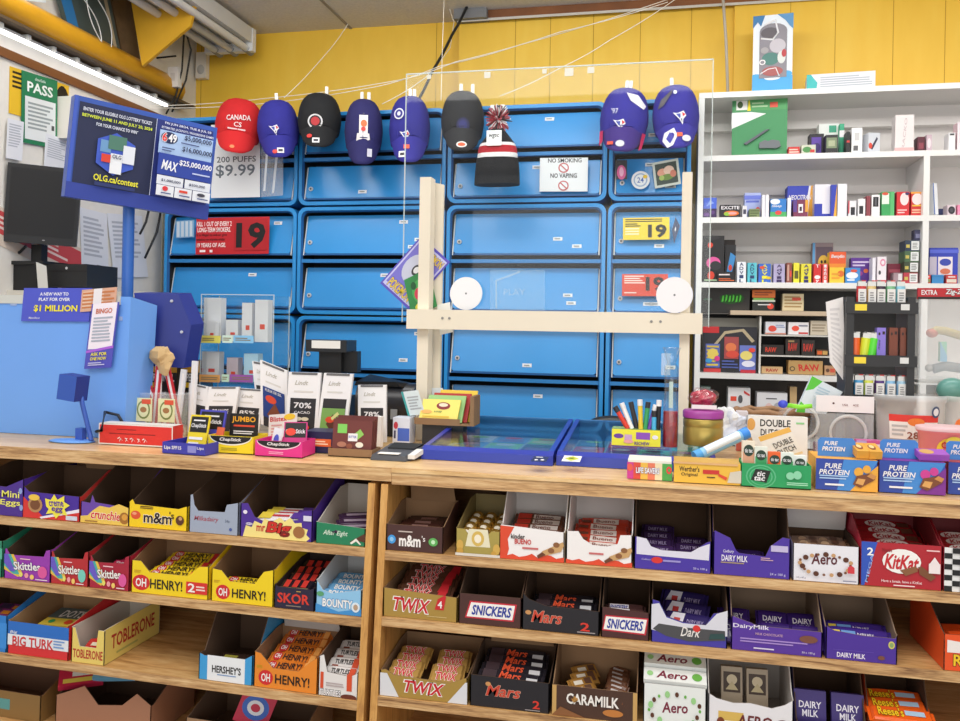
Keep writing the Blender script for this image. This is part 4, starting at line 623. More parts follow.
# ---- row 3 right
c = twix(3, 380, 467, 24, 'gold carton with red lettering between white triangles, third shelf', True, hb=34, front=[(0, 1.05), (.06, 1.1), (.16, .9), (.8, .8), (1, 1.1)])
fill(c, 'chocolate_bar', 'tw2', 'gold bar with red lettering in the triangle marked carton, left row', 'bars in the triangle marked gold carton', 4, .075, .036, .02, '#b08a4a', [T('TWIX', .5, .5, .75, .7, '#c8202a', out='#e8e0d8', ob=.09, bold=.06)], z0=.03, dz=.005, tilt=.45, x=-.05, y0=.002)
fill(c, 'chocolate_bar', 'tw2', 'gold bar with red lettering in the triangle marked carton, right row', 'bars in the triangle marked gold carton', 4, .075, .036, .02, '#b08a4a', [], z0=.03, dz=.005, tilt=.45, x=.045, y0=.002)
c = carton('candy_carton', 'black carton with orange script lettering, third shelf', 'R', 3, 470, 549, 31, '#1f1d24', KRD, [T('Mars', .42, .55, .44, .36, '#c8402c', out='#d8b09a', ob=.04, bold=.04, sh=.25), ('e', .23, .75, .035, .07, '#c8905a'), T('2', .84, .24, .09, .26, '#d8382a', bold=.05), ('l', .7, .03, .95, .08, 1, '#a8a0a0')], hb=44, lid=(.1, .95, 16, .3), lidc=KR, front=[(0, 1), (1, .96)])
fill(c, 'chocolate_bar', 'ma', 'black wrapped bar with orange script in the third shelf black carton', 'bars in the third shelf black carton', 4, .14, .036, .02, '#24222a', [], z0=.045, dz=.005, tilt=.45, y0=.002)
c = carton('candy_carton', 'brown and tan carton with white capital lettering, third shelf', 'R', 3, 552, 637, 30, '#4a3024', KR, [('r', 0, 0, .05, 1, '#c8a060'), ('r', .95, 0, 1, 1, '#c8a060'), T('CARAMILK', .48, .6, .62, .36, '#f0ece6', bold=.06), ('e', .72, .25, .12, .12, '#c07a3a'), ('p', [(.0, 0), (.1, .3), (.4, 0)], '#8a5a34')], hb=58, lid=(.0, 1, 10, .2), lidc=GRY)
fill(c, 'chocolate_bar', 'ca', 'brown and gold bar standing on edge in the white lettered brown carton', 'bars in the white lettered brown carton', 6, .05, .03, .014, '#6a4430', [('r', .1, .1, .9, .35, '#d8a04a'), ('r', .2, .45, .8, .85, '#c8c0c0')], z0=.04, dz=.0, tilt=.9, x=.045, y0=.01, dy=.022, rz=-.5)
fill(c, 'chocolate_bar', 'ca2', 'gold and white wrapped piece in the white lettered brown carton', 'bars in the white lettered brown carton', 4, .06, .034, .016, '#a87a3a', [('r', .1, .2, .5, .8, '#e8e0d0'), ('r', .6, .1, .9, .9, '#5a3a28')], z0=.035, dz=.003, tilt=.6, x=-.03, y0=.01, rz=.6)
AG = [('e', .5 + .4 * math.cos(a) * (1 + .05 * math.sin(4 * a)), .45 + .35 * math.sin(a), .02 + .01 * (i % 3), .04 + .02 * (i % 3), ['#6ab04a', '#5a2f1a', '#9ad08a'][i % 3]) for i, a in enumerate([j * .37 for j in range(17)])]
c = carton('candy_carton', 'white carton with green bubbles and dark red lettering, third shelf', 'R', 3, 643, 706, 42, '#e8ecea', M('#b9b4b0', .7), [T('Aero', .5, .48, .42, .26, '#7a1f3a', bold=.05, sh=.2, rot=5)] + AG, hb=62, side=[(0, None), (.2, 1.05), (.6, 'B'), (1, 'B')])
for j, (dz, w_) in enumerate(((.080, 'lower'), (.100, 'upper'))):
    o = thing('chocolate_bar', f'white and green bar with dark red lettering, {w_} one on the green bubble carton', 'chocolate bar', c['o'].location + Vector((.0, .006 + .034 * j, dz)), rot=(.35, 0, 0), group='bars on the green bubble carton')
    m = MB(); m.box(-.062, .062, 0, .035, 0, .012, '#e8ecea'); m.deco([T('Aero', .45, .5, .5, .6, '#7a1f3a', bold=.05, sh=.2), ('e', .85, .5, .08, .3, '#6ab04a'), ('e', .1, .5, .05, .2, '#9ad08a')], lambda u, v, L: Vector((-.062 + .124 * u, .035 * v, .012 + L)), .0004); m.build('wrapper', o)
c = carton('candy_carton', 'white carton with torn rim and brown lettering, third shelf', 'R', 3, 708, 793, 30, '#e6e4e8', M('#bdb8b4', .7), [('r', .12, .45, .42, .75, '#d8b45a'), ('e', .15, .35, .05, .2, '#7a3a20'), T('AERO', .55, .5, .42, .4, '#6a1f24', bold=.05, sh=.15), ('e', .88, .5, .08, .16, '#7a3a2a')], hb=72, front=[(0, 1.3), (.1, 1.15), (.3, 1.05), (.5, 1.1), (.75, 1.0), (.9, 1.15), (1, 1.35)], side=[(0, None), (.1, 1.4), (.35, 'B'), (1, 'B')])
for xx, w_ in ((-.03, 'left'), (.02, 'right')):
    o = thing('chocolate_bar', f'{w_} beige bar with dark crest standing in the torn rim white carton', 'chocolate bar', c['o'].location + Vector((xx, .06, .006)), rot=(-.15, 0, .05), group='bars in the torn rim white carton')
    m = MB(); m.box(-.021, .021, 0, .016, 0, .10, '#b0a08a'); m.deco([('r', .1, .5, .9, .9, '#4a3a30'), ('e', .5, .75, .25, .1, '#d8c8a8'), ('p', [(.2, .55), (.5, .72), (.8, .55)], '#c8b890')], lambda u, v, L: Vector((-.021 + .042 * u, -L, .10 * v)), .0004); m.build('wrapper', o)
c = carton('candy_carton', 'dark carton with two purple slabs upright, bottom of the third shelf', 'R', 3, 797, 868, 20, '#3a2a60', KRD, [], hb=66, side=[(0, None), (.1, 1.0), (.4, 'B'), (1, 'B')])
for xx, w_ in ((-.035, 'left'), (.035, 'right')):
    o = thing('chocolate_bar', f'{w_} purple slab with white capitals in the dark third shelf carton', 'chocolate bar', c['o'].location + Vector((xx, .03, .006)), rot=(-.2, 0, 0), group='slabs in the dark third shelf carton')
    m = MB(); m.box(-.03, .03, 0, .014, 0, .08, '#3a2a70'); m.deco([T('DAIRY', .5, .66, .7, .16, '#e8e4f0', bold=.04), T('MILK', .5, .46, .5, .16, '#e8e4f0', bold=.04)], lambda u, v, L: Vector((-.03 + .06 * u, -L, .08 * v)), .0004); m.build('wrapper', o)
c = carton('candy_carton', 'carton with an orange bar on top near the bottom right', 'R', 3, 872, 935, 12, '#e8541e', KRD, [], hb=66, side=[(0, None), (.1, 1.0), (.4, 'B'), (1, 'B')])
fill(c, 'chocolate_bar', 're', 'orange bar with yellow lettering near the bottom right', 'orange bars near the bottom right', 3, .12, .04, .02, '#e8601e', [T("Reese's", .3, .5, .45, .7, '#f4c81e', out='#4a2010', ob=.08, bold=.05), ('r', .55, .3, .9, .7, '#a8c8e0')], z0=.05, dz=.004, tilt=.3, y0=.0)
# ---- row 4 left (low)
Z4 = lambda px: shelfz('L', 4, XYZ(px, 1.75, .5))
c = carton('candy_carton', 'brown carton with teal printed lid at the bottom left corner', 'L', 4, -60, 40, 26, '#8a6a3c', M('#6a4a36', .85), [('r', .1, .3, .7, .7, '#5a9a9a')], hb=40, yo=.05, lid=(0, .9, 20, .9), lidc=M('#7a5a3a', .8))
c = carton('candy_carton', 'open tan carton with torn points at the bottom left', 'L', 4, 55, 150, 34, '#a4745a', M('#5a4232', .85), [], hb=60, yo=.05, front=[(0, .9), (.3, 1.3), (.45, .8), (.7, .9), (.85, 1.3), (1, 1)])
for i, (cl, lab, dx, rz) in enumerate((('#c8284a', 'red and yellow candy stick box leaning at the bottom left', -.09, .6), ('#7ab8d8', 'pale blue and green candy bag lying at the bottom left', -.02, .3), ('#b03a90', 'magenta candy bag lying at the bottom left', .07, -.2), ('#8ab04a', 'green striped candy strip lying at the bottom left', .02, .4))):
    o = thing('candy_pack', lab, 'candy packet', c['o'].location + Vector((dx, .04 + .03 * i, .08 + .012 * i)), rot=(.5, 0, rz))
    m = MB(); m.box(-.05, .05, 0, .05, 0, .014, cl); m.build('pack', o); d = MB(); d.deco([('r', .1, .15, .9, .4, '#e8d45a'), ('r', .3, .5, .7, .85, '#e8ece8')], lambda u, v, L: Vector((-.05 + .1 * u, .05 * v, .014 + L)), .0004); d.build('print', o)
c = carton('candy_carton', 'open tan carton at the bottom centre left holding a red packet', 'L', 4, 185, 300, 30, '#9a7a5c', M('#6a5240', .85), [], hb=48, yo=.05)
o = thing('candy_pack', 'red and blue round printed packet standing at the bottom centre left', 'candy packet', c['o'].location + Vector((.0, .03, .055)), rot=(-.2, .35, .2))
m = MB(); m.box(-.04, .04, 0, .012, 0, .075, '#c8284a'); m.build('pack', o); d = MB(); d.deco([('e', .5, .55, .4, .36, '#3a6ac8'), ('e', .5, .55, .25, .22, '#e8ecf4'), ('e', .5, .55, .14, .12, '#c8284a')], face(.08, .075), .0004); d.build('print', o)
# ================================================================ CAPS
def cap(lab, cx_, top, bot, wpx, c, bc, deco, rot=0, Y=3.10, crown=.62, tilt=0, brimdeco=(), clips=(0,), btn=None, ccol='#e8e6e0', group='caps hung above the cabinets'):
    p = PY(cx_, bot, Y); rot += math.atan2(-p.x, p.y) * .9; k = ppm(p); W = wpx / k; Ht = (bot - top) / k
    o = thing('baseball_cap', lab, 'cap', p, group=group, rot=(0, tilt, rot))
    rx = W / 2; ry = .075; zc = Ht * .53; rzu = Ht * .47; rzl = Ht * .24
    m = MB(); fab = M(c, .85, var=.08, scale=25, bump=.25); n = 28; K = 14; vs = []
    def sq(v): return math.copysign(abs(v) ** .85, v)
    for j in range(K + 1):
        t = -1 + 2 * j / K; z = zc + (rzu if t > 0 else rzl) * math.sin(t * math.pi / 2); r = math.cos(t * math.pi / 2) ** .62 if abs(t) < 1 else 0
        if t < 0: r = max(r, .86 + .14 * (1 + t)) if t > -.9 else r
        for i in range(n): a = 2 * math.pi * i / n; vs.append((rx * r * sq(math.cos(a)), ry * r * math.sin(a) * (1 + .0 * t), z))
    m.add(vs, [(j * n + i, j * n + (i + 1) % n, (j + 1) * n + (i + 1) % n, (j + 1) * n + i) for j in range(K) for i in range(n)], fab, True); m.build('crown', o)
    m = MB(); sm = M(c, .9, var=.2, scale=40)
    for sx in (0, -.55, .55):
        pts = []
        for j in range(9): t = j / 8; z = zc - rzl * .6 + (rzu + rzl * .6) * math.sin(t * math.pi / 2); q = math.cos(t * math.pi / 2) ** .62 if t < 1 else 0; a = sx * rx * q; pts.append((a, -ry * math.sqrt(max(0, q * q - (a / rx) ** 2)) - .0006, z))
        m.tube(pts, .0012, sm, 5)
    m.build('seam_stitching', o)
    m = MB(); zb = Ht * .40; L = zb; bw = rx * .93; P, Q = 12, 6; vs = []
    for s_ in (0, 1):
        for j in range(Q + 1):
            t = j / Q
            for i in range(P + 1):
                s = -1 + 2 * i / P; w_ = bw * (1 - .26 * t); ln = L * (1 - .34 * abs(s) ** 3)
                vs.append((s * w_, -ry * .93 * math.sqrt(max(0, 1 - .8 * s * s)) - .004 - .045 * t + .022 * s * s + .003 * s_, zb - ln * t))
    N = (P + 1) * (Q + 1); f = [(s_ * N + j * (P + 1) + i, s_ * N + j * (P + 1) + i + 1, s_ * N + (j + 1) * (P + 1) + i + 1, s_ * N + (j + 1) * (P + 1) + i) for s_ in (0, 1) for j in range(Q) for i in range(P)]
    f += [(Q * (P + 1) + i, Q * (P + 1) + i + 1, N + Q * (P + 1) + i + 1, N + Q * (P + 1) + i) for i in range(P)]
    m.add(vs, f, M(bc, .85, bump=.2, scale=40), True); br = m.build('brim', o)
    m = MB(); m.tube([(s / 6 * bw * .98, -ry * .93 * math.sqrt(max(0, 1 - .8 * (s / 6) ** 2)) - .006 + .02 * (s / 6) ** 2, zb + .001) for s in range(-6, 7)], .0022, M(c, .95, var=.3, scale=60), 5); m.build('brim_seam', o)
    m = MB(); m.ball((0, 0, zc + rzu), .008, .008, .004, btn or c, 10, 6); m.build('top_button', o)
    def mpc(u, v, L_):                    # marks wrapped on the crown
        x = (u - .5) * W; z = v * Ht; t = (z - zc) / (rzu if z > zc else rzl * 1.6); t = max(-.98, min(.98, t)); q = math.sqrt(1 - t * t) ** .7; e = max(0, q * q - (min(abs(x), rx * q * .97) / rx) ** 2)
        return Vector((x, -ry * math.sqrt(e) ** .9 - .004 - L_, z))
    if deco: d = MB(); d.deco(deco, mpc, .0006); d.build('emblem', o)
    if brimdeco:
        d = MB(); d.deco(brimdeco, lambda u, v, L_: Vector(((u - .5) * W, -ry * .93 * math.sqrt(max(0, 1 - .8 * ((u - .5) * 2 / .92) ** 2)) - .004 - .045 * min(1, max(0, (zb - v * Ht) / L)) + .022 * ((u - .5) * 2) ** 2 - .002 - L_, v * Ht)), .0006); d.build('brim_sticker', o)
    for x in clips: m = MB(); m.box(x * W - .006, x * W + .006, -.012, .082, Ht * .93, Ht + .028, ccol); m.build('hanging_clip', o)
    return o
BIRD = lambda x, y, s: [('p', [(x - .9 * s, y + .5 * s), (x - .3 * s, y + .42 * s), (x + .5 * s, y + .62 * s), (x + .85 * s, y + .2 * s), (x + .45 * s, y - .1 * s), (x + .35 * s, y - .6 * s), (x - .1 * s, y - .1 * s)], '#e8e8ee'), ('p', [(x - .5 * s, y + .36 * s), (x + .1 * s, y + .38 * s), (x + .1 * s, y + .1 * s), (x + .0, y - .05 * s)], '#3f4fa8'), ('p', [(x + .3 * s, y + .5 * s), (x + .75 * s, y + .3 * s), (x + .4 * s, y + .1 * s)], '#d83a3a'), ('p', [(x + .1 * s, y - .1 * s), (x + .3 * s, y - .05 * s), (x + .3 * s, y - .4 * s)], '#6a6a80')]
STK = lambda x, y: [('r', x - .08, y - .045, x + .08, y + .045, '#e8e8ea'), ('r', x - .05, y - .02, x + .05, y + .02, '#3a3a44')]
cap('bright red cap with white CANADA lettering, leftmost of the hanging caps', 235, 99, 158, 46, '#c81e22', '#cf2024', [T('CANADA', .5, .62, .5, .09, '#e8e0e0', rot=6, bold=.03), T('CS', .5, .5, .16, .08, '#e8e0e0', bold=.03), ('l', .3, .4, .72, .45, 1, '#e8c8c8')], tilt=.10, clips=(), btn='#b81a20', brimdeco=[('e', .45, .1, .05, .03, '#f08a5a')])
CB = '#2b2a8c'
cap('royal blue cap with bird emblem between the red cap and the black cap', 280, 101, 163, 41, CB, CB, BIRD(.42, .46, .14), tilt=-.07, clips=(0,), brimdeco=STK(.55, .12) + [('e', .42, .1, .06, .035, '#d8403a')])
cap('black cap with round red and white badge, third from the left', 319, 94, 153, 43, '#15171a', '#17191c', [('e', .42, .46, .17, .12, '#d8d8da'), ('e', .42, .46, .135, .095, '#1a1a1d'), ('e', .42, .46, .1, .07, '#b82a30')], clips=(.15,), brimdeco=STK(.45, .12) + [('e', .3, .2, .06, .035, '#e03a34')])
cap('navy cap with a long white hang tag, fourth from the left', 363, 100, 170, 38, '#25235c', '#22205a', [('r', .4, .42, .62, .72, '#eceae8'), ('e', .52, .6, .08, .05, '#e8703a'), ('e', .51, .52, .06, .03, '#d83a34'), ('p', [(.33, .36), (.35, .46), (.66, .46), (.68, .38), (.5, .33)], '#dcdada'), ('r', .49, .72, .53, .75, '#3a3a5a')], clips=(-.06, .12), brimdeco=[('r', .62, .12, .74, .24, '#c8c8d4')])
cap('violet blue cap with bird emblem and round side badge behind the screen edge', 409, 97, 168, 41, '#2c2a86', '#302c8e', BIRD(.4, .38, .14) + [('e', .25, .7, .12, .08, '#d8d8e4'), ('e', .25, .7, .09, .06, '#2c2a86'), ('e', .25, .7, .04, .03, '#d8d8e4')], clips=(.0, .1), brimdeco=STK(.35, .12) + [('r', .38, .2, .52, .26, '#e05a3a')])
cap('faded dark grey cap with a round blue badge beside the knit hat', 462, 92, 157, 43, '#26272b', '#27282c', [('e', .52, .42, .15, .11, '#1f2050'), ('e', .52, .42, .09, .07, '#2c2e70')], clips=(-.05, .22), brimdeco=[('e', .5, .1, .12, .05, '#e8e6e4'), ('e', .5, .1, .09, .03, '#e0603a')])
cap('purple blue cap with red edged brim behind the screen', 620, 89, 158, 48, '#2f2a90', '#3a2478', BIRD(.42, .40, .15) + [('p', [(.5, .88), (.74, .86), (.92, .72), (.88, .66), (.6, .76)], '#e6e4ea'), T("'97", .3, .6, .14, .08, '#c8c8dc')], clips=(-.02, .06), brimdeco=[('p', [(.86, .05), (.92, .1), (.97, .34), (.9, .34)], '#c8285a'), ('p', [(.03, .34), (.06, .1), (.12, .16), (.1, .34)], '#c8285a'), ('e', .48, .12, .09, .05, '#c8c8d0'), ('r', .22, .1, .34, .15, '#e0503a')], tilt=.09)
cap('purple blue cap with second large bird on the brim, rightmost of the hanging caps', 677, 86, 155, 46, '#2f2a90', '#302a92', BIRD(.58, .46, .16) + [('e', .5, .84, .04, .03, '#e8e8ee'), ('p', [(.12, .62), (.2, .75), (.46, .9), (.42, .82), (.25, .66)], '#5a5660')], clips=(-.06,), brimdeco=[('p', [(.2, .14), (.25, .26), (.45, .32), (.52, .2), (.42, .05), (.3, .02)], '#e2e2ea'), ('p', [(.28, .16), (.36, .26), (.44, .18), (.36, .08)], '#3a3aa0'), ('r', .5, .18, .62, .24, '#e8603a'), ('e', .7, .15, .09, .05, '#d0d0d8')], tilt=-.05)
# knit hat
p = PY(498, 186, 3.05); k = ppm(p); o = thing('knit_hat', 'black, red and white striped knit hat with a speckled pompom', 'knit hat', p)
U = 1 / k
def band(z0, z1, w0, w1, c, name='band', dy=.035):
    m = MB(); vs = []; n = 20
    for j in range(5):
        t = j / 4; w_ = (w0 + (w1 - w0) * t) * U; z = (z0 + (z1 - z0) * t) * U; b = 1 + .02 * math.sin(t * 3.1)
        vs += [(w_ * b * math.copysign(abs(math.cos(2 * math.pi * i / n)) ** .7, math.cos(2 * math.pi * i / n)), dy * b * math.sin(2 * math.pi * i / n) - .02, z) for i in range(n)]
    m.add(vs, [(j * n + i, j * n + (i + 1) % n, (j + 1) * n + (i + 1) % n, (j + 1) * n + i) for j in range(4) for i in range(n)], M(c, .95, var=.1, scale=200, bump=.6), True)
    m.add(vs, [tuple(range(n)), tuple(range(4 * n, 5 * n))], M(c, .95)); m.build(name, o)
band(0, 26, 23, 21, '#101218', 'cuff', .045); band(26, 31, 20, 20, '#e4e2e2', 'white_stripe'); band(31, 38, 20, 18.5, '#b0202c', 'red_stripe'); band(38, 41, 18.5, 17, '#e4e2e2', 'white_stripe'); band(41, 54, 17, 7, '#16171c', 'black_top')
m = MB(); random.seed(5)
for i in range(260):
    a, b = random.uniform(0, 6.28), random.uniform(-1.5, 1.5); r = (12.5 + random.uniform(-2, 2)) * U; q = Vector((math.cos(a) * math.cos(b), math.sin(a) * math.cos(b), math.sin(b) * 1.1)) * r; cc_ = Vector((0, -.02, 65 * U))
    m.cyl(cc_ + q * .3, cc_ + q, .0035, ['#a02838', '#e0dcdc', '#2a2428', '#c86a74'][i % 4], .002, 4, True, False)
m.build('pompom', o)
m = MB(); m.box(-9 * U, 6 * U, -.062, -.06, 37 * U, 52 * U, '#ecebea'); m.deco([T('wgsc', .5, .6, .7, .3, '#2a2a2e', bold=.04, sh=.2)], lambda u, v, L: Vector(((-9 + 15 * u) * U, -.062 - L, (37 + 15 * v) * U)), .0005); m.build('hang_tag', o)
for x in (-8, 2): m = MB(); m.box(x * U, (x + 4) * U, -.02, 0, 70 * U, 80 * U, '#e8e6e0'); m.build('hanging_clip', o)

# ================================================================ SCREEN (posts, crossbeam, plexiglass)
YP = 2.21; CRM = M('#e9dfcb', .55, var=.03, scale=6)
zc0 = ZT + .001
def post(lab, l, r, top, Y, foot=False):
    zt_ = PY((l + r) / 2, top, Y).z; x0 = XYZ(l, Y, 1.5); x1 = XYZ(r, Y, 1.5)
    m = MB(); m.box(x0, x1, Y, Y + .045, zc0, zt_, CRM); m.panel([(-.004, zc0), (.020, zc0), (.020, zt_ - .012), (-.004, zt_ - .006)], (x1 + .0003, Y + .058, 0), (1, 0, 0), (0, 0, 1), (0, .012, 0), CRM) if foot else None
    return tag(m.build('wooden_post'), lab, 'post')
post('cream painted wooden post holding the left side of the clear screen', 418, 429, 177, YP, True)
post('cream painted wooden post holding the right side of the clear screen', 680.5, 690.5, 172, YP)
za, zb = PY(560, 331.5, YP - .01).z, PY(560, 311.5, YP - .01).z
x0, x1 = XYZ(407, YP - .03, 1.5), XYZ(703, YP - .03, 1.5)
o = thing('wooden_crossbeam', 'cream painted crossbeam joining the two posts of the screen', 'beam', ((x0 + x1) / 2, YP - .03, za)); m = MB(); w_ = (x1 - x0) / 2; m.box(-w_, w_, 0, .028, 0, zb - za, CRM); m.build('beam_board', o)
for px in (443, 450, 652, 661):
    m = MB(); x = XYZ(px, YP - .03, 1.5) - (x0 + x1) / 2; m.cyl((x, 0, .03), (x, -.002, .03), .0035, '#8a8a86', n=10); m.build('screw', o)
xg0, xg1 = XYZ(405, YP + .07, 1.9), XYZ(712, YP + .07, 1.9); zg1 = PY(405, 74, YP + .07).z; zg0 = PY(405, 322, YP + .07).z
o = thing('plexiglass_screen', 'large clear hanging plexiglass screen above the crossbeam', 'screen', ((xg0 + xg1) / 2, YP + .07, zg0)); w_ = (xg1 - xg0) / 2; h_ = zg1 - zg0
m = MB(); m.box(-w_, w_, 0, .003, 0, h_, G_PLEX); m.build('clear_sheet', o)
m = MB(); m.box(-w_ - .001, -w_ + .0015, -.0005, .0035, 0, h_, G_EDGE); m.box(w_ - .0015, w_ + .001, -.0005, .0035, 0, h_, G_EDGE); m.box(-w_, w_, -.0005, .0035, h_ - .002, h_ + .001, G_EDGE); m.build('polished_edge', o)
m = MB()
for u, s in ((.28, 3), (.55, 4), (.47, 2), (.62, 3), (.08, 2)): x = -w_ + 2 * w_ * u; m.box(x - .003 * s, x + .003 * s, -.002, -.001, h_ - .008 - .005 * s, h_ - .006, M('#e8e6da', .5))
m.build('tape_piece', o)
xg0, xg1 = XYZ(430, YP + .06, 1.5), XYZ(720, YP + .06, 1.5)
disc('cover_disc', 'white round cover disc beside the left post of the screen', 'disc', 466, 293.5, 16.5, YP + .05, '#f0eff2', [('e', .5, .5, .03, .03, '#7a7a80')], .004)
disc('cover_disc', 'white round cover disc on the right post of the screen', 'disc', 674.5, 295, 18, YP - .035, '#f0eff2', [('e', .5, .5, .03, .03, '#7a7a80')], .004)
board('game_sign', 'purple diamond shaped sign with yellow lettering behind the left post', 'sign', [(421, 236), (450, 262), (408, 316), (380, 283)], YP + .052, .003, '#5a4fc0', [('r', .04, .04, .96, .96, '#c8c8f0'), ('r', .08, .1, .92, .9, '#7a74d0'), T('POKEMON', .5, .14, .7, .16, '#f0d03a', out='#2a3a8a', ob=.08, bold=.05), T('POKEMON', .62, .86, .6, .13, '#f0d03a', out='#2a3a8a', ob=.08, bold=.05), ('e', .45, .55, .3, .26, '#c8cce0'), ('e', .5, .55, .11, .1, '#3a3a40'), ('e', .5, .55, .07, .06, '#e8e8ea')])
board('printed_card', 'green printed card with red and yellow swirls behind the left post', 'card', [(404, 280), (429, 268), (442, 304), (412, 318)], YP + .0475, .002, '#2f8a4a', [('e', .5, .55, .3, .3, '#4ab05a'), ('e', .45, .5, .18, .16, '#d8405a'), ('e', .5, .2, .3, .1, '#e0d84a'), ('e', .3, .75, .1, .1, '#1f5a34'), ('e', .7, .75, .14, .1, '#e8b8c0')])
board('paper_note', 'torn white paper note taped under the crossbeam at the left post', 'paper', [(437, 305), (450, 302), (451, 337), (440, 335)], YP + .052, .001, '#f0efe8')
board('paper_note', 'small white paper stuck beside the left post above the counter', 'paper', [(432, 388), (443, 388), (443, 402), (432, 402)], YP + .05, .001, '#e4ecf2')
board('warning_sticker', 'faint clear sticker with light outline on the screen above the beam', 'sticker', [(490, 270), (545, 270), (545, 310), (490, 310)], YP + .066, .0006, hazy('faint_film', '#b8dcf4', .14), [('p', [(.1, .05), (.1, .75), (.55, .98), (.56, .94), (.13, .72), (.13, .05)], hazy('faint_ink', '#cfe6f6', .4)), T('PLAY', .45, .45, .4, .16, hazy('faint_ink', '#cfe6f6', .3))])

# ================================================================ LOTTERY MACHINE, SIGN, MONITOR (left end of the counter)
LB = M('#6fa5f2', .4, var=.03, scale=4); LBD = M('#1f2f86', .45); LBM = M('#2f55b0', .4)
YM_ = PZ(60, 436, ZT).y
x0, x1 = XYZ(-40, YM_, 1.2), XYZ(124, YM_, ZT + .02); zt_ = PY(60, 296, YM_).z; x1t = XYZ(131, YM_, zt_)
o = thing('lottery_terminal', 'large light blue lottery terminal cabinet at the left end of the counter', 'lottery terminal', ((x0 + x1) / 2, YM_, ZT + .001))
T0 = Matrix.Translation(-Vector(o.location)); z0 = ZT + .001
m = MB(); m.T = T0; xs = x1 + .008; m.hexa([(x0, YM_, z0), (x1, YM_, z0), (xs, YM_ + .10, z0), (x0, YM_ + .10, z0), (x0, YM_, zt_), (x1t, YM_, zt_), (x1t + .012, YM_ + .10, zt_ - .02), (x0, YM_ + .10, zt_)], LB); m.build('cabinet_body', o)
m = MB(); m.T = T0; m.box(x0, x1t - .03, YM_ - .003, YM_ - .0002, zt_ - .022, zt_ + .001, '#c9ccc8'); 
m.build('top_edge_strip', o)
m = MB(); m.T = T0
a = [PY(*q) for q in ((134, 293, YM_ + .11), (178, 294, YM_ + .15), (191, 325, YM_ + .162), (184, 368, YM_ + .156), (148, 366, YM_ + .123), (140, 330, YM_ + .115))]
q = [Vector(v) for v in a]; n = Vector((.25, .93, .1)) * .05; m.add(q + [v + n for v in q], [(0, 1, 2, 3, 4, 5), (11, 10, 9, 8, 7, 6)] + [(i, (i + 1) % 6, 6 + (i + 1) % 6, 6 + i) for i in range(6)], LBD); m.build('screen_hood', o)
m = MB(); m.T = T0
for px, py in ((172, 301), (182, 332)): c_ = PY(px, py, YM_ + .144); m.cyl(c_, c_ + Vector((0, -.004, 0)), .004, '#c8ccd8', n=8)
m.build('bolt', o)
for px, py, w_ in ((14, 303, 9), (82 - 10, 318, 2), (121, 318, 5)):
    m = MB(); m.T = T0; c_ = PY(px, py, YM_); m.box(c_.x - w_ / 900, c_.x + w_ / 900, YM_ - .002, YM_ - .0004, c_.z - .007, c_.z + .004, '#9fb6e2' if w_ != 2 else '#1f3a90'); m.build('label_sticker', o)
board('promotion_banner', 'purple banner with yellow $1 MILLION lettering on the blue terminal', 'sign', [(24, 288), (92, 288), (86, 320), (21, 321)], YM_ - .006, .002, '#4a55c8', [T('A NEW WAY TO', .46, .82, .42, .1, '#eef0fa', bold=.06), T('PLAY FOR OVER', .47, .66, .46, .1, '#eef0fa', bold=.06), T('$1 MILLION', .5, .38, .64, .22, '#f0e22a', bold=.07), T('Maxmillions', .2, .1, .16, .06, '#dfe4f6')])
board('game_ticket_print', 'orange and white printed ticket sheet above the tall flyer on the terminal', 'flyer', [(82, 290), (117, 287), (114, 309), (80, 312)], YM_ - .009, .0015, '#d8a890', [('r', .05, .1, .3, .9, '#e8c8b0'), ('r', .4, .1, .65, .9, '#e8c8b0'), ('l', .05, .1, .95, .9, 5, '#c87a4a'), ('r', .36, .0, .6, 1, '#e8e4ea')])
board('promotion_flyer', 'tall purple flyer with a white ticket picture and yellow text on the terminal', 'flyer', [(92, 304), (119, 302), (107, 383), (84, 369)], YM_ - .013, .002, '#5050b8', [('r', .05, .3, .95, 1, '#f0e8f4'), ('p', [(.0, .28), (1, .34), (1, .3), (.0, .24)], '#a860d8'), T('BINGO', .5, .88, .6, .08, '#c86a4a', bold=.06), ('l', .15, .4, .85, .8, 8, '#a8b0c0'), T('ASK FOR', .5, .22, .6, .05, '#f0e22a', bold=.06), T('ONE NOW', .5, .15, .6, .05, '#f0e22a', bold=.06), ('l', .15, .04, .8, .1, 2, '#c8c8e8')])
# ticket scanner on its stand
o = thing('ticket_checker', 'small blue ticket checker on a curved stand in front of the terminal', 'ticket checker', PZ(72, 442, ZT) + Vector((0, 0, .001)))
m = MB(); m.ball((0, 0, .002), .065, .035, .005, LB, 20, 6); m.build('base', o)
S_ = 1 / ppm(o.location); m = MB(); m.tube([Vector((22, 0, 2)) * S_, Vector((19, 0, 12)) * S_, Vector((11, 0, 38)) * S_, Vector((8, 0, 52)) * S_], .006, LBM, 8); m.box(5 * S_, 13 * S_, -.005, .012, 0, 14 * S_, LBM); m.build('stand_arm', o)
m = MB(); m.T = Matrix.Translation(Vector((0, -.012, 0))) @ Matrix.Rotation(.12, 4, 'Y'); m.box(-14 * S_, 6 * S_, -.02, .03, 42 * S_, 67 * S_, LBD, LBM); m.build('reader_head', o)
m = MB(); m.tube([PZ(93, 432, ZT + .01) + Vector((0, .01, 0)), PZ(93, 432, ZT + .05) + Vector((0, .03, 0)), PY(105, 412, YM_ - .01), PY(118, 415, YM_ - .01), PY(124, 425, YM_ - .01)], .004, '#1c2430'); tag(m.build('cable'), 'dark cable looping from the ticket checker to the terminal', 'cable')
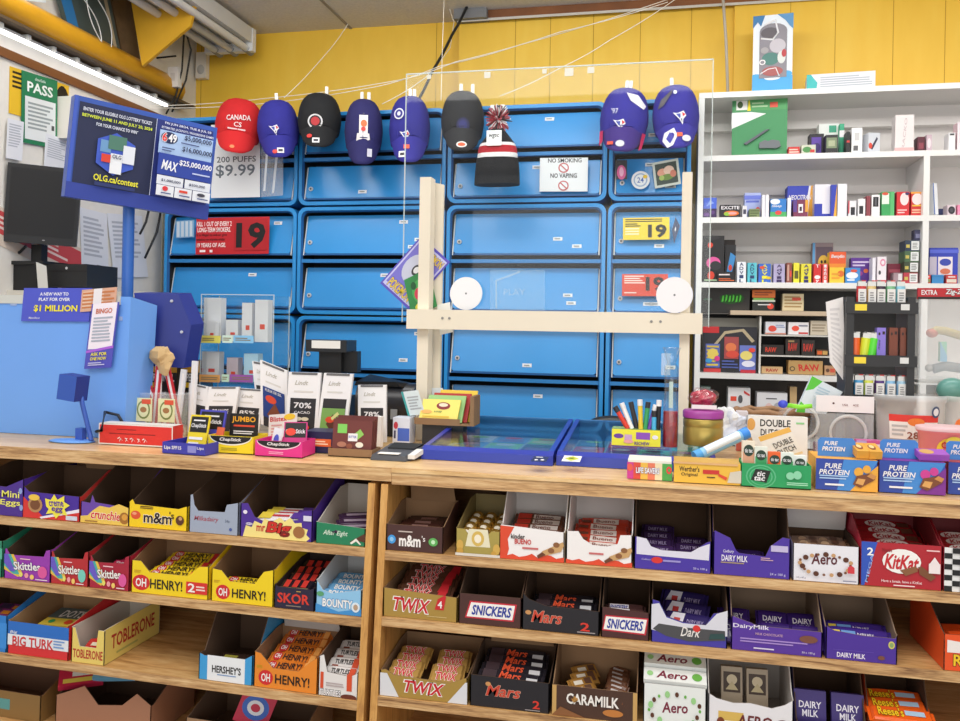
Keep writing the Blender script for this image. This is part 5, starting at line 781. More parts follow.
# lottery sign on pole
YSg = [2.02, 2.33, 2.33, 2.02]
p = PY(131, 297, 2.2); o = thing('lottery_sign', 'blue framed lottery jackpot display tilted on a blue pole', 'sign', (p.x, 2.2, ZT))
T0 = Matrix.Translation(-Vector(o.location)); xa, xb = XYZ(122.5, 2.2, 1.5), XYZ(132.5, 2.2, 1.5)
m = MB(); m.T = T0; m.cyl(((xa + xb) / 2, 2.2, zt_ - .01), ((xa + xb) / 2, 2.2, PY(128, 190, 2.2).z), (xb - xa) / 2, M('#2f66b8', .35), n=16); m.build('pole', o)
SC = [(75, 94.5), (217.5, 128), (209, 217), (64.5, 196)]
q = [PY(a, b, y) for (a, b), y in zip(SC, YSg)]; q[2] = q[1] + q[3] - q[0]; nn = (q[1] - q[0]).cross(q[3] - q[0]).normalized(); nn = nn if nn.dot(CW - q[0]) > 0 else -nn
def mps(u, v, L): return (q[3] * (1 - u) + q[2] * u) * (1 - v) + (q[0] * (1 - u) + q[1] * u) * v + nn * L
m = MB(); m.T = T0; A = [mps(*e) for e in ((0, 0, 0), (1, 0, 0), (1, 1, 0), (0, 1, 0))]; B = [v - nn * .045 for v in A]; m.add(A + B, [(0, 1, 2, 3), (7, 6, 5, 4), (0, 1, 5, 4), (1, 2, 6, 5), (2, 3, 7, 6), (3, 0, 4, 7)], LBM)
m.deco([('r', 0, 0, 1, .15, '#2a3f9a'), ('r', .0, .15, .025, 1, '#3a5ac0')], mps, .001); m.build('frame', o)
m = MB(); m.T = T0
m.deco([('r', .035, .15, .97, .95, '#152048'), ('r', .555, .15, .97, .95, '#1a2a78'), ('r', .552, .15, .556, .95, '#c8d0e8'),
  T('ENTER YOUR ELIGIBLE OLG LOTTERY TICKET', .29, .885, .46, .035, '#dfe4f4', bold=.05), T('BETWEEN JUNE 11 AND JULY 20, 2024', .29, .82, .47, .04, '#d8e83a', bold=.06), T('FOR YOUR CHANCE TO WIN*', .29, .76, .28, .035, '#dfe4f4', bold=.05), ('p', [(.17, .38), (.17, .62), (.29, .71), (.42, .62), (.42, .38), (.29, .28)], '#3a5ac8'), ('r', .19, .5, .26, .62, '#6a9ac8'), ('r', .24, .54, .36, .68, '#4a7a6a'), ('r', .26, .3, .34, .5, '#e8ecf2'), ('r', .34, .42, .42, .6, '#dfe4ee'), ('r', .2, .4, .26, .48, '#d8402a'), T('OLG', .3, .47, .06, .04, '#1a2a58', bold=.04), T('OLG.ca/contest', .31, .235, .3, .065, '#e6e02a', bold=.05), ('r', .17, .155, .44, .19, '#22306a'),
  T('FRI JUN 28/24, TUE & JUL 03', .77, .915, .34, .03, '#dfe4f4', bold=.04), T('ESTIMATED JACKPOTS / PROGRESSIVE GAMES', .77, .865, .38, .03, '#dfe4f4', bold=.04),
  ('r', .57, .6, .96, .84, '#a8c4ec'), ('e', .64, .77, .06, .06, '#1c2a5a'), T('6', .605, .77, .035, .09, '#e03a3a', out='#f0f0f4', ob=.1, bold=.07), T('49', .66, .77, .06, .09, '#f0f0f4', bold=.07), T('$5,000,000', .845, .80, .2, .06, '#1a2450', bold=.05), T('$16,000,000', .845, .68, .22, .06, '#1a2450', bold=.05), ('l', .72, .73, .9, .755, 1, '#4a5a8a'), ('l', .59, .62, .68, .67, 2, '#4a5a8a'),
  ('r', .57, .38, .96, .6, '#2440a0'), T('MAX', .655, .48, .11, .1, '#eef0f8', bold=.06, rot=-6), T('$25,000,000', .84, .53, .24, .065, '#eef0f8', bold=.05), ('l', .82, .43, .95, .46, 1, '#b8c4e8'),
  ('r', .57, .275, .76, .37, '#dfe4ee'), ('r', .77, .275, .96, .37, '#dfe4ee'), T('$1,000,000', .67, .32, .14, .03, '#1a2450', bold=.04), T('$500,000', .86, .32, .12, .03, '#1a2450', bold=.04), ('r', .57, .16, .695, .268, '#e4e8f0'), ('r', .7, .16, .825, .268, '#e4e8f0'), ('r', .83, .16, .96, .268, '#e4e8f0'), ('e', .63, .235, .02, .025, '#d8303a'), ('r', .73, .22, .79, .245, '#d8402a'), ('e', .89, .23, .03, .018, '#3a3a4a'), ('l', .6, .175, .68, .2, 1, '#4a5a8a'), ('l', .73, .175, .81, .2, 1, '#4a5a8a'), ('l', .86, .175, .94, .2, 1, '#4a5a8a')], mps, .0012)
m.build('display_panel', o)
# monitor
Ymn = 2.45; o = thing('monitor', 'black flat monitor standing on a black device at the left edge', 'monitor', PY(40, 262, Ymn))
T0 = Matrix.Translation(-Vector(o.location)); q4 = [PY(8, 162, 2.38), PY(82, 170, 2.5), PY(76, 250, 2.5), PY(2, 241, 2.38)]; q4[2] = q4[1] + q4[3] - q4[0]; n4 = (q4[1] - q4[0]).cross(q4[3] - q4[0]).normalized(); n4 = n4 if n4.dot(CW - q4[0]) > 0 else -n4
def mpm(u, v, L): return (q4[3] * (1 - u) + q4[2] * u) * (1 - v) + (q4[0] * (1 - u) + q4[1] * u) * v + n4 * L
m = MB(); m.T = T0; A = [mpm(*e) for e in ((0, 0, 0), (1, 0, 0), (1, 1, 0), (0, 1, 0))]; B = [v - n4 * .03 for v in A]; m.add(A + B, [(0, 1, 2, 3), (7, 6, 5, 4), (0, 1, 5, 4), (1, 2, 6, 5), (2, 3, 7, 6), (3, 0, 4, 7)], M('#101114', .5)); m.build('bezel', o)
m = MB(); m.T = T0; m.deco([('r', .05, .1, .95, .95, M('#07080c', .6)), ('e', .55, .05, .02, .008, '#8a8a90')], mpm, .001); m.build('screen', o)
m = MB(); m.T = T0; a = PY(36, 262, 2.47); m.box(a.x - .02, a.x + .02, 2.47, 2.5, a.z, a.z + .06, '#17181a'); m.build('stand_neck', o); m = MB(); m.T = T0; m.box(a.x - .07, a.x + .07, 2.42, 2.54, a.z - .012, a.z, '#17181a'); m.build('stand_foot', o)
def dbox(name, lab, cat, l, r, t, b, Y, dep, c, group=None, parts=()):
    x0, x1 = XYZ(l, Y, 1.4), XYZ(r, Y, 1.4); z1 = PY((l + r) / 2, t, Y).z; z0 = PY((l + r) / 2, b, Y).z; o = thing(name, lab, cat, ((x0 + x1) / 2, Y, z0)); w_ = x1 - x0; h_ = z1 - z0
    m = MB(); e = min(.004, h_ * .2); m.box(-w_ / 2, w_ / 2, 0, dep, 0, h_, c); m.build('housing', o)
    if parts: d = MB(); d.deco(parts, face(w_, h_), .0008); d.build('front_detail', o)
    return o, w_, h_
dbox('receipt_printer', 'black boxy device under the monitor behind the blue terminal', 'printer', 46, 86, 264, 287, 2.44, .16, M('#1a1b1d', .5), parts=[('r', 0, .66, 1, .72, '#0a0a0b'), ('e', .5, .82, .03, .06, '#c8c8c8')])
dbox('cash_drawer', 'black box at the far left behind the blue terminal', 'box', -12, 36, 261, 290, 2.43, .1, M('#121214', .6))
board('rolled_paper', 'curled white paper strip standing before the black device', 'paper', [(36, 262), (46, 266), (49, 289), (38, 289)], 2.40, .002, '#dcdbd4')
m = MB(); a = PY(20, 290, 2.40); b = XYZ(150, 2.40, a.z); m.box(XL + .001, b, 2.40, 2.62, a.z - .02, a.z - .001, '#d8d4c8'); m.box(XL + .001, b, 2.60, 2.62, a.z - .3, a.z - .02, '#d8d4c8'); tag(m.build('wall_shelf'), 'cream ledge shelf on the left wall carrying the monitor and black boxes', 'shelf')
# papers on left wall
board('inspection_pass_sign', 'green and white PASS inspection sheet on the left wall', 'sign', [(22, 70), (57.5, 81), (56, 147), (21.5, 142)], 0, .002, '#1f7d52', [T('dineSafe', .5, .93, .3, .04, '#dff0e6'), T('PASS', .5, .8, .72, .15, '#eef6f0', bold=.06), ('r', .08, .06, .94, .66, '#e4e8e8'), ('l', .16, .2, .86, .6, 7, '#9aa4a4'), ('r', .82, .25, .9, .32, '#4a4a4a')], X=XL + .008)
board('yellow_notice', 'yellow and black notice partly behind the green sheet', 'sign', [(10, 66), (69, 86), (67, 129), (9, 113)], 0, .0015, '#e8bc2c', [('l', .04, .55, .3, .95, 4, '#2a2414'), ('e', .88, .5, .13, .45, '#1c1812')], X=XL + .003)
for i, (lab, pts) in enumerate((('white paper hanging beside the monitor, left of two', [(80, 207), (107, 214), (112, 279), (82, 276)]), ('white paper hanging right of the blue pole base', [(107, 213), (142, 216), (146, 280), (114, 278)]), ('white wall paper sheet below the green sheet', [(46, 133), (70, 141), (69, 170), (44, 166)]), ('small white paper taped near the window frame at left', [(8, 118), (24, 122), (22, 160), (6, 158)]))):
    board('paper_sheet', lab, 'paper', pts, 0, .0012, '#e2e4ea', [('l', .1, .3, .85, .9, 9, '#b4b8c2')] + ([('r', .55, .1, .7, .2, '#6a6e78')] if i == 0 else []), X=XL + .004 + .003 * i)
board('red_poster', 'red and cream printed poster partly hidden by the monitor', 'poster', [(-12, 200), (84, 250), (84, 285), (-12, 240)], 0, .001, '#d8c8b8', [('r', 0, .3, 1, .9, '#c8484a'), ('l', .1, .4, .9, .8, 3, '#e8d0c8')], X=XL + .002, rigid=False)
for lab, pts in (('black cable hanging behind the blue pole, left strand', [(150, 205), (146, 222), (140, 234)]), ('black cable hanging beside the cream post, right strand', [(161, 210), (157, 232), (145, 258)]), ('black power cable behind the monitor at the left edge', [(12, 245), (6, 252), (-4, 256)]), ('thin black cable under the monitor stand', [(26, 246), (20, 252), (-4, 262)])):
    m = MB(); m.tube([PX(a, b, XL + .05) if a > 100 else PY(a, b, 2.45) for a, b in pts], .005, '#15161a'); tag(m.build('power_cable'), lab, 'cable')
# ================================================================ GOODS ON THE WHITE SHELF UNIT
W_ = '#e9e7ea'
def sh(k, name, lab, cat, l, r, t, c, dl=(), **kw):
    kw.setdefault('Y', YW + .025); kw.setdefault('dep', .05)
    return bx(name, lab, cat, l, r, 0, t, c, dl, Z=zs[k], **kw)
# top of the unit
o = sh('top', 'toy_box', 'tall white and blue toy box with a round topped window on the shelf unit', 'toy box', 751, 793, 15, '#e6eef6', [('r', 0, 0, 1, .22, '#4aa8e0'), ('e', .1, .22, .14, .04, '#4aa8e0'), ('e', .5, .2, .2, .03, '#e6eef6'), ('e', .85, .24, .14, .04, '#4aa8e0'), ('p', [(0, 1), (0, .84), (.12, .92), (.2, .86), (.3, 1)], '#3a7ab0'), ('p', [(.6, 1), (.8, .92), (.92, .84), (1, .8), (1, 1)], '#5a94c4'), ('r', .17, .2, .85, .8, '#8a8790'), ('e', .51, .79, .34, .1, '#8a8790'), ('e', .42, .77, .22, .07, '#5f5a60'), ('e', .62, .6, .2, .09, '#c4c0c8'), ('e', .45, .44, .22, .08, '#4a8078'), ('e', .72, .45, .1, .08, '#d8dcd8'), ('e', .78, .5, .06, .05, '#b83a40'), ('e', .5, .28, .26, .06, '#a85a58'), ('e', .3, .55, .1, .04, '#a8a4a8'), ('e', .25, .4, .08, .035, W_), ('e', .25, .4, .05, .02, '#8a8790')], dep=.09, rot=-.1, Y=YW + .05)
m = MB()
R_ = lambda u, v: (u * .15 - .075, -.002, v * .31)
m.tube([R_(.3, .82), R_(.55, .87), R_(.62, .72), R_(.5, .64), R_(.22, .66)], .004, '#f0f0f4'); m.tube([R_(.22, .24), R_(.4, .29), R_(.58, .3), R_(.66, .2)], .003, '#f0f0f4'); m.build('white_ribbon', o)
sh('top', 'flat_box', 'white flat box with teal end lying on top of the shelf unit', 'box', 806, 876, 73, '#e4e6ec', [('p', [(0, 0), (0, 1), (.06, 1), (.16, .5), (.14, 0)], '#3ab8b8'), ('l', .2, .2, .95, .85, 5, '#b4bac4')], dep=.1, rot=-.08, Y=YW + .04, top='#d8dae0')
# row 1
o = sh('r1', 'blister_pack', 'large green and white blister pack with folding knife and multitool', 'blister pack', 731, 787, 99, '#3f8f5a', [('p', [(0, .5), (0, .78), (.35, .78), (.62, .74)], '#e6ecea'), ('r', .05, .8, .98, 1, '#4a9a5a'), ('r', .08, .82, .28, .98, '#e4e4e0'), ('e', .15, .91, .05, .06, '#3a5a2a'), ('p', [(.28, .8), (.34, .8), (.32, .98), (.3, .98)], '#f0d81a'), ('r', .68, .84, .82, .93, '#d8503a'), ('l', .36, .84, .64, .95, 2, '#a8d0a0')], dep=.012, Y=YW + .05, rot=-.06)
m = MB(); a = .21; 
m.panel([(-.055, .05), (-.04, .06), (.02, .098), (.035, .1), (.0, .075), (-.045, .045)], (0, -.002, 0), (1, 0, 0), (0, 0, 1), (0, -.008, 0), '#5a5f68'); m.build('folding_knife', o)
m = MB(); m.panel([(.0, .03), (.0, .05), (.02, .06), (.03, .055), (.045, .06), (.07, .055), (.075, .035), (.06, .028), (.03, .03)], (0, -.002, 0), (1, 0, 0), (0, 0, 1), (0, -.01, 0), '#6a6f74'); m.build('multitool', o)
R1 = [(788, 800, 147, '#c8302c', [('l', .1, .2, .9, .8, 2, '#f0d0c0')], 'small red packet lying beside the green blister pack', {}),
 (801, 816, 145, '#c8ccb8', [('e', .4, .5, .3, .3, '#4a8a4a'), ('r', .6, .2, .9, .5, '#c83a3a')], 'pale green and white packet right of the small red packet', {}),
 (809, 824, 134, '#1e1a26', [('r', .15, .1, .8, .85, '#5a3aa0'), ('e', .5, .4, .25, .2, '#3a2470')], 'black box with purple front on the top row', dict(Y=YW + .07)),
 (825, 838, 135, '#26272a', [('r', .1, .3, .9, .85, '#7a8a6a'), ('r', .25, .4, .75, .7, '#a8b090')], 'black and olive box right of the purple fronted box', {}),
 (839, 844, 124, '#3aa880', [('r', 0, .6, 1, .8, W_)], 'narrow green edge of a white box on the top row', dict(Y=YW + .09)),
 (818, 839, 124, '#e4e8e4', [('r', .5, .75, .85, .95, '#3aa080'), ('r', .0, .0, .3, .3, '#d8e0dc')], 'white box with green square behind the olive box', dict(Y=YW + .12)),
 (846, 850, 132, '#1f2022', [('r', .1, .5, .9, .6, '#c83a3a')], 'thin black box edge before the tall white box on the top row', {}),
 (851, 862.5, 128, '#ecebea', [('r', .3, .5, .7, .8, '#c8c8c8'), ('r', .2, .1, .6, .3, '#5a5a5e')], 'tall white box right of the thin black edge on the top row', {}),
 (866, 882, 133, '#d0d4dc', [('p', [(.2, .2), (.7, .8), (.8, .7), (.35, .15)], '#3a3a50'), ('e', .2, .35, .15, .15, '#d84a3a')], 'tilted grey white box with a dark pen picture', dict(rot=.25)),
 (894.5, 914, 115, '#e6dede', [('t', 'RACKO', .5, .5, .85, .14, 0, '#c8b8bc', {'rot': 80, 'bold': .04}), ('r', 0, 0, 1, .12, '#d8b0b0')], 'tall pale white and pink box with vertical lettering', {}),
 (917, 925, 137, '#5a1f30', [('r', .2, .2, .8, .6, '#8a3a4a')], 'dark maroon box on the top row near the divider', {}),
 (926, 932, 135, '#c8b0bc', [('e', .5, .5, .3, .3, '#e8dce0')], 'small pinkish clear box beside the maroon box', {}),
 (948, 955.5, 133, '#e8e8ea', [('r', .2, .86, .8, .96, '#3a3a3c')], 'slim white box with dark top at the right of the top row', {}),
 (957, 975, 122, '#e8c8d0', [('r', 0, 0, .4, 1, '#e8e0e4')], 'pink and white box at the right end of the top row', {})]
for l, r, t, c, dl, lab, kw in R1: sh('r1', 'small_box', lab, 'box', l, r, t, c, dl, **kw)
# row 2
CIT = lambda w: [('p', [(0, .0), (0, 1), (.62, 1), (.5, 0)], '#2f3fb0'), ('p', [(.62, 0), (.72, 1), (1, 1), (1, 0)], '#e8a83a'), ('p', [(.55, 0), (.72, 1), (.78, 1), (.68, 0)], '#e8e8f0'), T('NEOCITRAN', .42, .66, .76, .14, W_, sh=.2, bold=.04)]
R2 = [(702, 717, 209, '#3a2454', [('e', .3, .4, .2, .2, '#6a3a8a'), ('e', .7, .6, .15, .2, '#5a3a7a')], 'dark purple box under the small blue box on the left', {}),
 (719.5, 741, 205, '#1d1a22', [T('EXCITE', .5, .78, .85, .26, '#e8e6ea', bold=.05), ('e', .55, .35, .35, .2, '#e0702a'), ('e', .35, .3, .15, .14, '#8ab83a'), ('e', .6, .35, .2, .1, '#e8a0a0')], 'black box with white lettering and orange swirl on the second row', {}),
 (742, 747, 206, '#e0e0e4', [('r', .2, .3, .8, .7, '#3a3a50')], 'small white box right of the black lettered box', {}),
 (749, 760, 209, '#7a8a5a', [('l', .1, .1, .9, .9, 3, '#4a5a34')], 'low olive box in front of the lavender box', {}),
 (744, 761, 193, '#a8b4e4', [('l', .1, .6, .9, .9, 2, '#5a6ac8'), ('e', .8, .35, .14, .12, '#d84a4a'), ('r', 0, .75, 1, .9, '#6a7ad8')], 'pale lavender box with blue band behind the olive box', dict(Y=YW + .085)),
 (761.5, 769, 195, '#ecebf0', [('r', .4, 0, .55, 1, '#b8b8c4')], 'narrow white box pair edge on the second row', {}),
 (770, 786.5, 199, '#2a7ac8', [('e', .3, .85, .3, .15, '#e8eef4'), T('Sleep', .4, .6, .6, .16, W_, sh=.2), ('r', 0, 0, 1, .3, '#4aa860'), ('e', .5, .25, .2, .12, '#d8403a')], 'blue and green box with white cloud top', {}),
 (787, 791, 198, '#ecebf0', [], 'thin white box left of the purple and orange box', {}),
 (793, 808, 200, '#7a3050', [('r', .0, .3, .25, 1, '#5a3a8a'), ('r', .8, .3, 1, 1, '#e0a03a'), ('r', .35, .25, .65, .75, '#e8e4ea'), ('r', .42, .35, .58, .6, '#3a2a3a')], 'small purple and orange box before the blue and orange box', {}),
 (787, 817, 186, '#2f3fb0', CIT(0), 'large blue and orange box with white slanted lettering', dict(Y=YW + .1, dep=.08)),
 (814, 830, 184.5, '#e4e4ea', [('r', 0, 0, 1, .42, '#2a3aa8'), ('r', .5, .12, 1, 1, '#e8e6ea')], 'white box with blue lower band beside the blue and orange box', dict(Y=YW + .05)),
 (830.5, 836.5, 185, '#2f3fb0', [('p', [(.5, 0), (1, 1), (1, 0)], '#e8a83a')], 'narrow edge of a second blue and orange box', {}),
 (837, 847, 184, '#e9e8ee', [], 'plain white tall box at the middle of the second row', {}),
 (848, 856.5, 201, '#e4e4e8', [('r', .3, .1, .8, .6, '#222228'), ('r', 0, .2, .15, 1, '#c83a4a')], 'small white box with black panel, left of two on the second row', {}),
 (857.5, 865.5, 199, '#e9e8ea', [('r', .2, .15, .7, .6, '#222228')], 'small white box with black panel, right of two on the second row', {}),
 (866, 870.5, 196, '#8a4048', [], 'thin maroon box side on the second row', {}),
 (871, 880, 195, '#ecebec', [('r', .2, .45, .8, .9, '#1f1f24'), ('r', .4, .5, .6, .85, '#5a5a60')], 'white box with black upper panel on the second row', {}),
 (881, 894, 192, '#3aa05a', [('r', .05, .5, .6, .95, '#e0ece0'), ('e', .3, .92, .25, .06, '#d8503a'), ('r', .7, 0, 1, 1, '#5ab870')], 'green and white medicine box left of two red boxes', {}),
 (896, 909.5, 192, '#d02a30', [('e', .6, .7, .32, .26, '#ecdcdc'), ('l', .1, .1, .8, .3, 2, '#f0c0c0'), ('e', .8, .92, .15, .06, '#3a2a60')], 'red medicine box with white oval, left of the red pair', {}),
 (910.5, 923.5, 192, '#cc3030', [('e', .5, .7, .42, .24, '#ecdcdc'), ('r', .0, .92, 1, 1, '#e8a040'), ('l', .1, .1, .8, .3, 2, '#f0c0a0'), ('r', .1, .4, .9, .46, '#e8c040')], 'red medicine box with orange top, right of the red pair', {}),
 (932, 941, 184, '#eceef2', [('r', 0, 0, .2, 1, '#3a6ab8')], 'tilted white box with blue edge right of the divider', dict(rot=.35, lean=-.1)),
 (930, 946, 209, '#3a4270', [('r', 0, 0, 1, .3, '#2a2a3a')], 'low dark blue box right of the divider', dict(Y=YW + .1)),
 (947, 956, 205, '#d8c8d0', [('e', .5, .5, .38, .36, '#2a2a30'), ('e', .5, .5, .2, .2, '#4a4a52')], 'pale box with round dark window right of the divider', {}),
 (957, 975, 205, '#e890b0', [], 'pink box at the right end of the second row', {})]
for l, r, t, c, dl, lab, kw in R2: sh('r2', 'medicine_box', lab, 'box', l, r, t, c, dl, **kw)
zz = PY(709, 209, YW + .03).z
bx('small_box', 'small bright blue box stacked on the dark purple box', 'box', 703, 717, 209, 198, '#4a6ad8', [('p', [(.2, .2), (.5, .8), (.8, .5)], '#8aa8f0')], Y=YW + .025, Z=zz, dep=.04)
# row 3
def rx(s, c, rot=88, w=.7, h=.5): return ('t', s, .5, .5, w, h, 0, c, {'rot': 0, 'bold': .05})
def vert(s, c): # vertical lettering
    return [('t', ch, .5, .88 - .8 * i / max(1, len(s) - 1), .42, .16, 0, c, {'bold': .05}) for i, ch in enumerate(s)]
R3 = [(736.5, 746, 262, '#e8ecf2', vert('ADVIL', '#2a3a6a'), 'white box with dark vertical lettering, leftmost pain relief box'),
 (747, 757, 263, '#5ac0d0', vert('ADVIL', '#1f3a6a'), 'teal box with dark vertical lettering'), (758, 771, 264, '#3a6ac8', vert('ADVIL', '#e8e03a') + [('e', .3, .8, .2, .08, '#e0502a'), ('e', .8, .25, .2, .08, '#e0c020')], 'blue box with yellow vertical lettering'),
 (773, 785, 264, '#b0a8cc', vert('Advil', '#3a2a5a'), 'lavender box with dark vertical lettering'), (786, 792, 263, '#8a4a40', [('r', .2, .1, .5, .9, '#c8a090'), ('r', .6, .3, .9, .6, '#e04a3a')], 'narrow brown box between lavender and yellow boxes'),
 (793, 799.5, 263, '#e8e03a', [('r', .2, .2, .8, .6, '#5a5a20')], 'narrow bright yellow box'), (800.5, 811.5, 264, '#e2d838', vert('Advil', '#2a2a6a'), 'yellow box with dark blue vertical lettering'),
 (813, 821.5, 264, '#d22a2a', [('e', .5, .3, .35, .1, W_)] + vert('Ty', W_), 'red box left of the orange and yellow box'), (822, 828, 264, '#e05048', vert('lenol', W_), 'light red narrow box edge beside the orange and yellow box')]
for l, r, t, c, dl, lab in R3: sh('r3', 'medicine_box', lab + ' on the third row', 'box', l, r, t, c, dl)
sh('r3', 'medicine_box', 'tall orange and yellow box with white lettering on the third row', 'box', 829, 845.5, 252, '#f0c83a', [('r', 0, .6, 1, 1, '#e05a2a'), ('r', 0, .5, 1, .62, '#e88a2a'), T('Benylin', .5, .84, .8, .14, W_, sh=.2, bold=.05), ('e', .7, .3, .2, .1, '#e0702a'), ('l', .15, .1, .8, .35, 2, '#e8a030')])
sh('r3', 'picture_box', 'blue framed box with a yellow animal face behind the red box', 'box', 812, 833, 243, '#8a7a80', [('r', 0, 0, .12, 1, '#5a9ad0'), ('r', .16, .08, .95, .9, '#5a4a5a'), ('e', .52, .5, .26, .2, '#d8b040'), ('e', .44, .54, .05, .04, '#2a1a1a'), ('e', .6, .54, .05, .04, '#2a1a1a'), ('e', .52, .4, .1, .05, '#7a3a2a')], Y=YW + .1)
sh('r3', 'medicine_box', 'low blue box with white wave on the third row', 'box', 843.5, 860.5, 268, '#3a8ad0', [('e', .5, .5, .35, .22, '#e8eef4'), ('e', .6, .8, .2, .1, '#d8503a'), ('l', .2, .1, .8, .3, 1, '#e8eef4')])
sh('r3', 'medicine_box', 'purple box behind the low blue box on the third row', 'box', 850, 871, 258, '#5a2a90', [('l', .1, .65, .9, .9, 2, '#d8c8e8'), ('e', .4, .4, .2, .1, '#a03a8a'), ('e', .75, .5, .12, .08, '#e06a3a')], Y=YW + .09, rot=-.05)
sh('r3', 'medicine_box', 'slim white box between the purple box and the pink marked box', 'box', 872, 875.5, 258, '#eae8f0', [])
sh('r3', 'medicine_box', 'white box with pink circle on the third row', 'box', 876.5, 886.5, 257, '#eae4ea', [('e', .6, .78, .28, .14, '#e08aa8'), ('e', .6, .78, .16, .08, '#eae4ea'), ('e', .3, .4, .12, .08, '#3a3a40'), ('r', 0, 0, 1, .12, '#d04a5a')])
sh('r3', 'medicine_box', 'dark maroon low box at the back of the third row', 'box', 887, 905, 264, '#7a2038', [('l', .1, .5, .9, .8, 1, '#a84a5a')], Y=YW + .07)
sh('r3', 'small_box', 'grey and red little box beside the leaning stack', 'box', 893, 903, 273, '#a08890', [('r', .5, .1, .9, .9, '#dcd8dc')])
zb = zs['r3'] + .001
for i, c in enumerate(('#b83a4a', '#3a4a34', '#4a6a4a', '#2a3a50')):
    ya = 283 - i * 11
    a = PY(908 + i * .6, ya, YW + .025); h = 10.6 / ppm(a)
    o = thing('medicine_box', ('lowest', 'second lowest', 'second highest', 'highest')[i] + ' dark box with a white barcode label in the leaning stack', 'box', (a.x, YW + .02, zb + i * (h + .0006)), group='dark boxes in the leaning stack')
    m = MB(); m.box(-.016, .030, 0, .08, 0, h, c); m.build('box_body', o); d = MB(); d.deco([('r', .42, .08, .98, .92, '#e4e6e6'), ('l', .5, .2, .9, .8, 4, '#8a8e90'), ('r', .05, .3, .3, .6, '#c8b85a')], lambda u, v, L: Vector((-.016 + .046 * u, -L, h * v)), .0005); d.build('front_print', o)
o = bx('small_box', 'narrow dark blue box standing on top of the leaning stack', 'box', 914, 922, 238, 230, '#3a3a5a', [('r', .2, .2, .8, .6, '#7a7a9a')], Y=YW + .03, Z=zb + 4 * (h + .0007), dep=.04)
sh('r3', 'pouch', 'big blue pouch with a white label right of the divider', 'pouch', 929, 958, 248, '#3444b8', [('r', .3, .1, .8, .75, '#ece4ea'), ('e', .55, .6, .2, .1, '#3a4ab0'), ('e', .55, .35, .18, .08, '#d87a5a'), ('e', .6, .12, .15, .1, '#d8403a'), ('r', 0, .85, 1, .95, '#5a6ad8'), ('r', 0, .1, .25, .75, '#c8c0d0')], Y=YW + .05, dep=.04, bev=1)
for l, r, c, lab, st in ((922, 931, '#d8403a', 'red and white label box on the red sign shelf, left', '#8a9a5a'), (931.5, 944, '#3a8ac8', 'plain light blue box standing on the red sign', None), (945.5, 957.5, '#c83a3a', 'red and cream box on the red sign shelf, right of the blue one', '#e0d8c8')):
    sh('r3', 'small_box', lab, 'box', l, r, 275, c, [('r', .1, .1, .9, .5, st), ('l', .2, .6, .8, .9, 1, '#f0dada')] if st else [('r', 0, .75, 1, .8, '#2a70a8')], Y=YW + .005, dep=.03)
# blister packs at the left end of row 3
for i, (l, r, t, c, dl, lab, kw) in enumerate([(702, 724, 236, '#17161a', [('e', .35, .8, .12, .06, '#d8402a'), ('e', .5, .42, .32, .13, '#e05aa0'), ('e', .6, .36, .25, .1, '#2a2a30'), ('e', .4, .15, .16, .09, '#d8402a'), ('l', .1, .02, .9, .08, 1, '#a8c8a0'), ('p', [(.2, .95), (.5, 1), (.85, .96), (.5, .9)], '#2c2c30')], 'black blister pack with pink gadget, leftmost on the third row', dict(Y=YW + .04, dep=.02)),
  (722, 735, 240, '#2a1c16', [('l', .1, .6, .9, .85, 2, '#7a4a2a')], 'dark brown blister pack behind the pink gadget pack', dict(Y=YW + .09, dep=.02)),
  (724, 736, 245, '#1a1a1f', [('p', [(.1, .15), (.5, .8), (.95, .7), (.5, .05)], '#3a8ac8'), ('e', .5, .4, .16, .08, '#d8402a')], 'black blister pack with blue gadget, leaning right', dict(Y=YW + .06, rot=.1, dep=.02)),
  (717, 735, 272, '#141216', [('l', .1, .1, .95, .4, 2, '#e0642a'), ('l', .1, .6, .7, .85, 1, '#e8dcdc')], 'low black pack with orange lettering before the gadget packs', dict(Y=YW + .015, dep=.02))]):
    sh('r3', 'blister_pack', lab, 'blister pack', l, r, t, c, dl, **kw)
# compartments below row 3
zsub = PY(780, 311, YW + .03).z
m = MB(); xa, xb = XYZ(731, YW, zsub), XYZ(836, YW, zsub); m.box(xa, xb, YW + .02, YW + .2, zsub - .016, zsub, M('#c9b49a', .6)); tag(m.build('insert_shelf'), 'tan insert shelf board above the rolling paper rack', 'shelf')
def rz_(z, lab, l, r, t, c, dl=(), n='small_box', **kw): kw.setdefault('Y', YW + .04); return bx(n, lab, 'box', l, r, 0, t, c, dl, Z=z, **kw)
rz_(zsub + .001, 'orange, green and black box standing on the tan insert shelf', 752, 775, 290, '#1d2420', [('r', 0, .62, 1, 1, '#e8782a'), ('r', .05, .5, .95, .6, '#8ad05a'), ('l', .1, .7, .9, .92, 2, '#a84a1a'), ('e', .8, .2, .14, .14, '#d8402a'), ('r', .25, .25, .8, .3, '#e0e0e0'), ('r', 0, .42, 1, .5, '#d8e0d0')])
rz_(zsub + .001, 'beige box with red mark on the tan insert shelf', 782, 804, 294, '#d8c8a0', [('l', .1, .15, .9, .9, 4, '#a88a5a'), ('r', .45, .6, .85, .78, '#d8503a')])
o = thing('display_card', 'dark grey card with green graffiti lettering at the left of the compartment', 'card', PY(724, 313, YW + .05)); S_ = 1 / ppm(o.location)
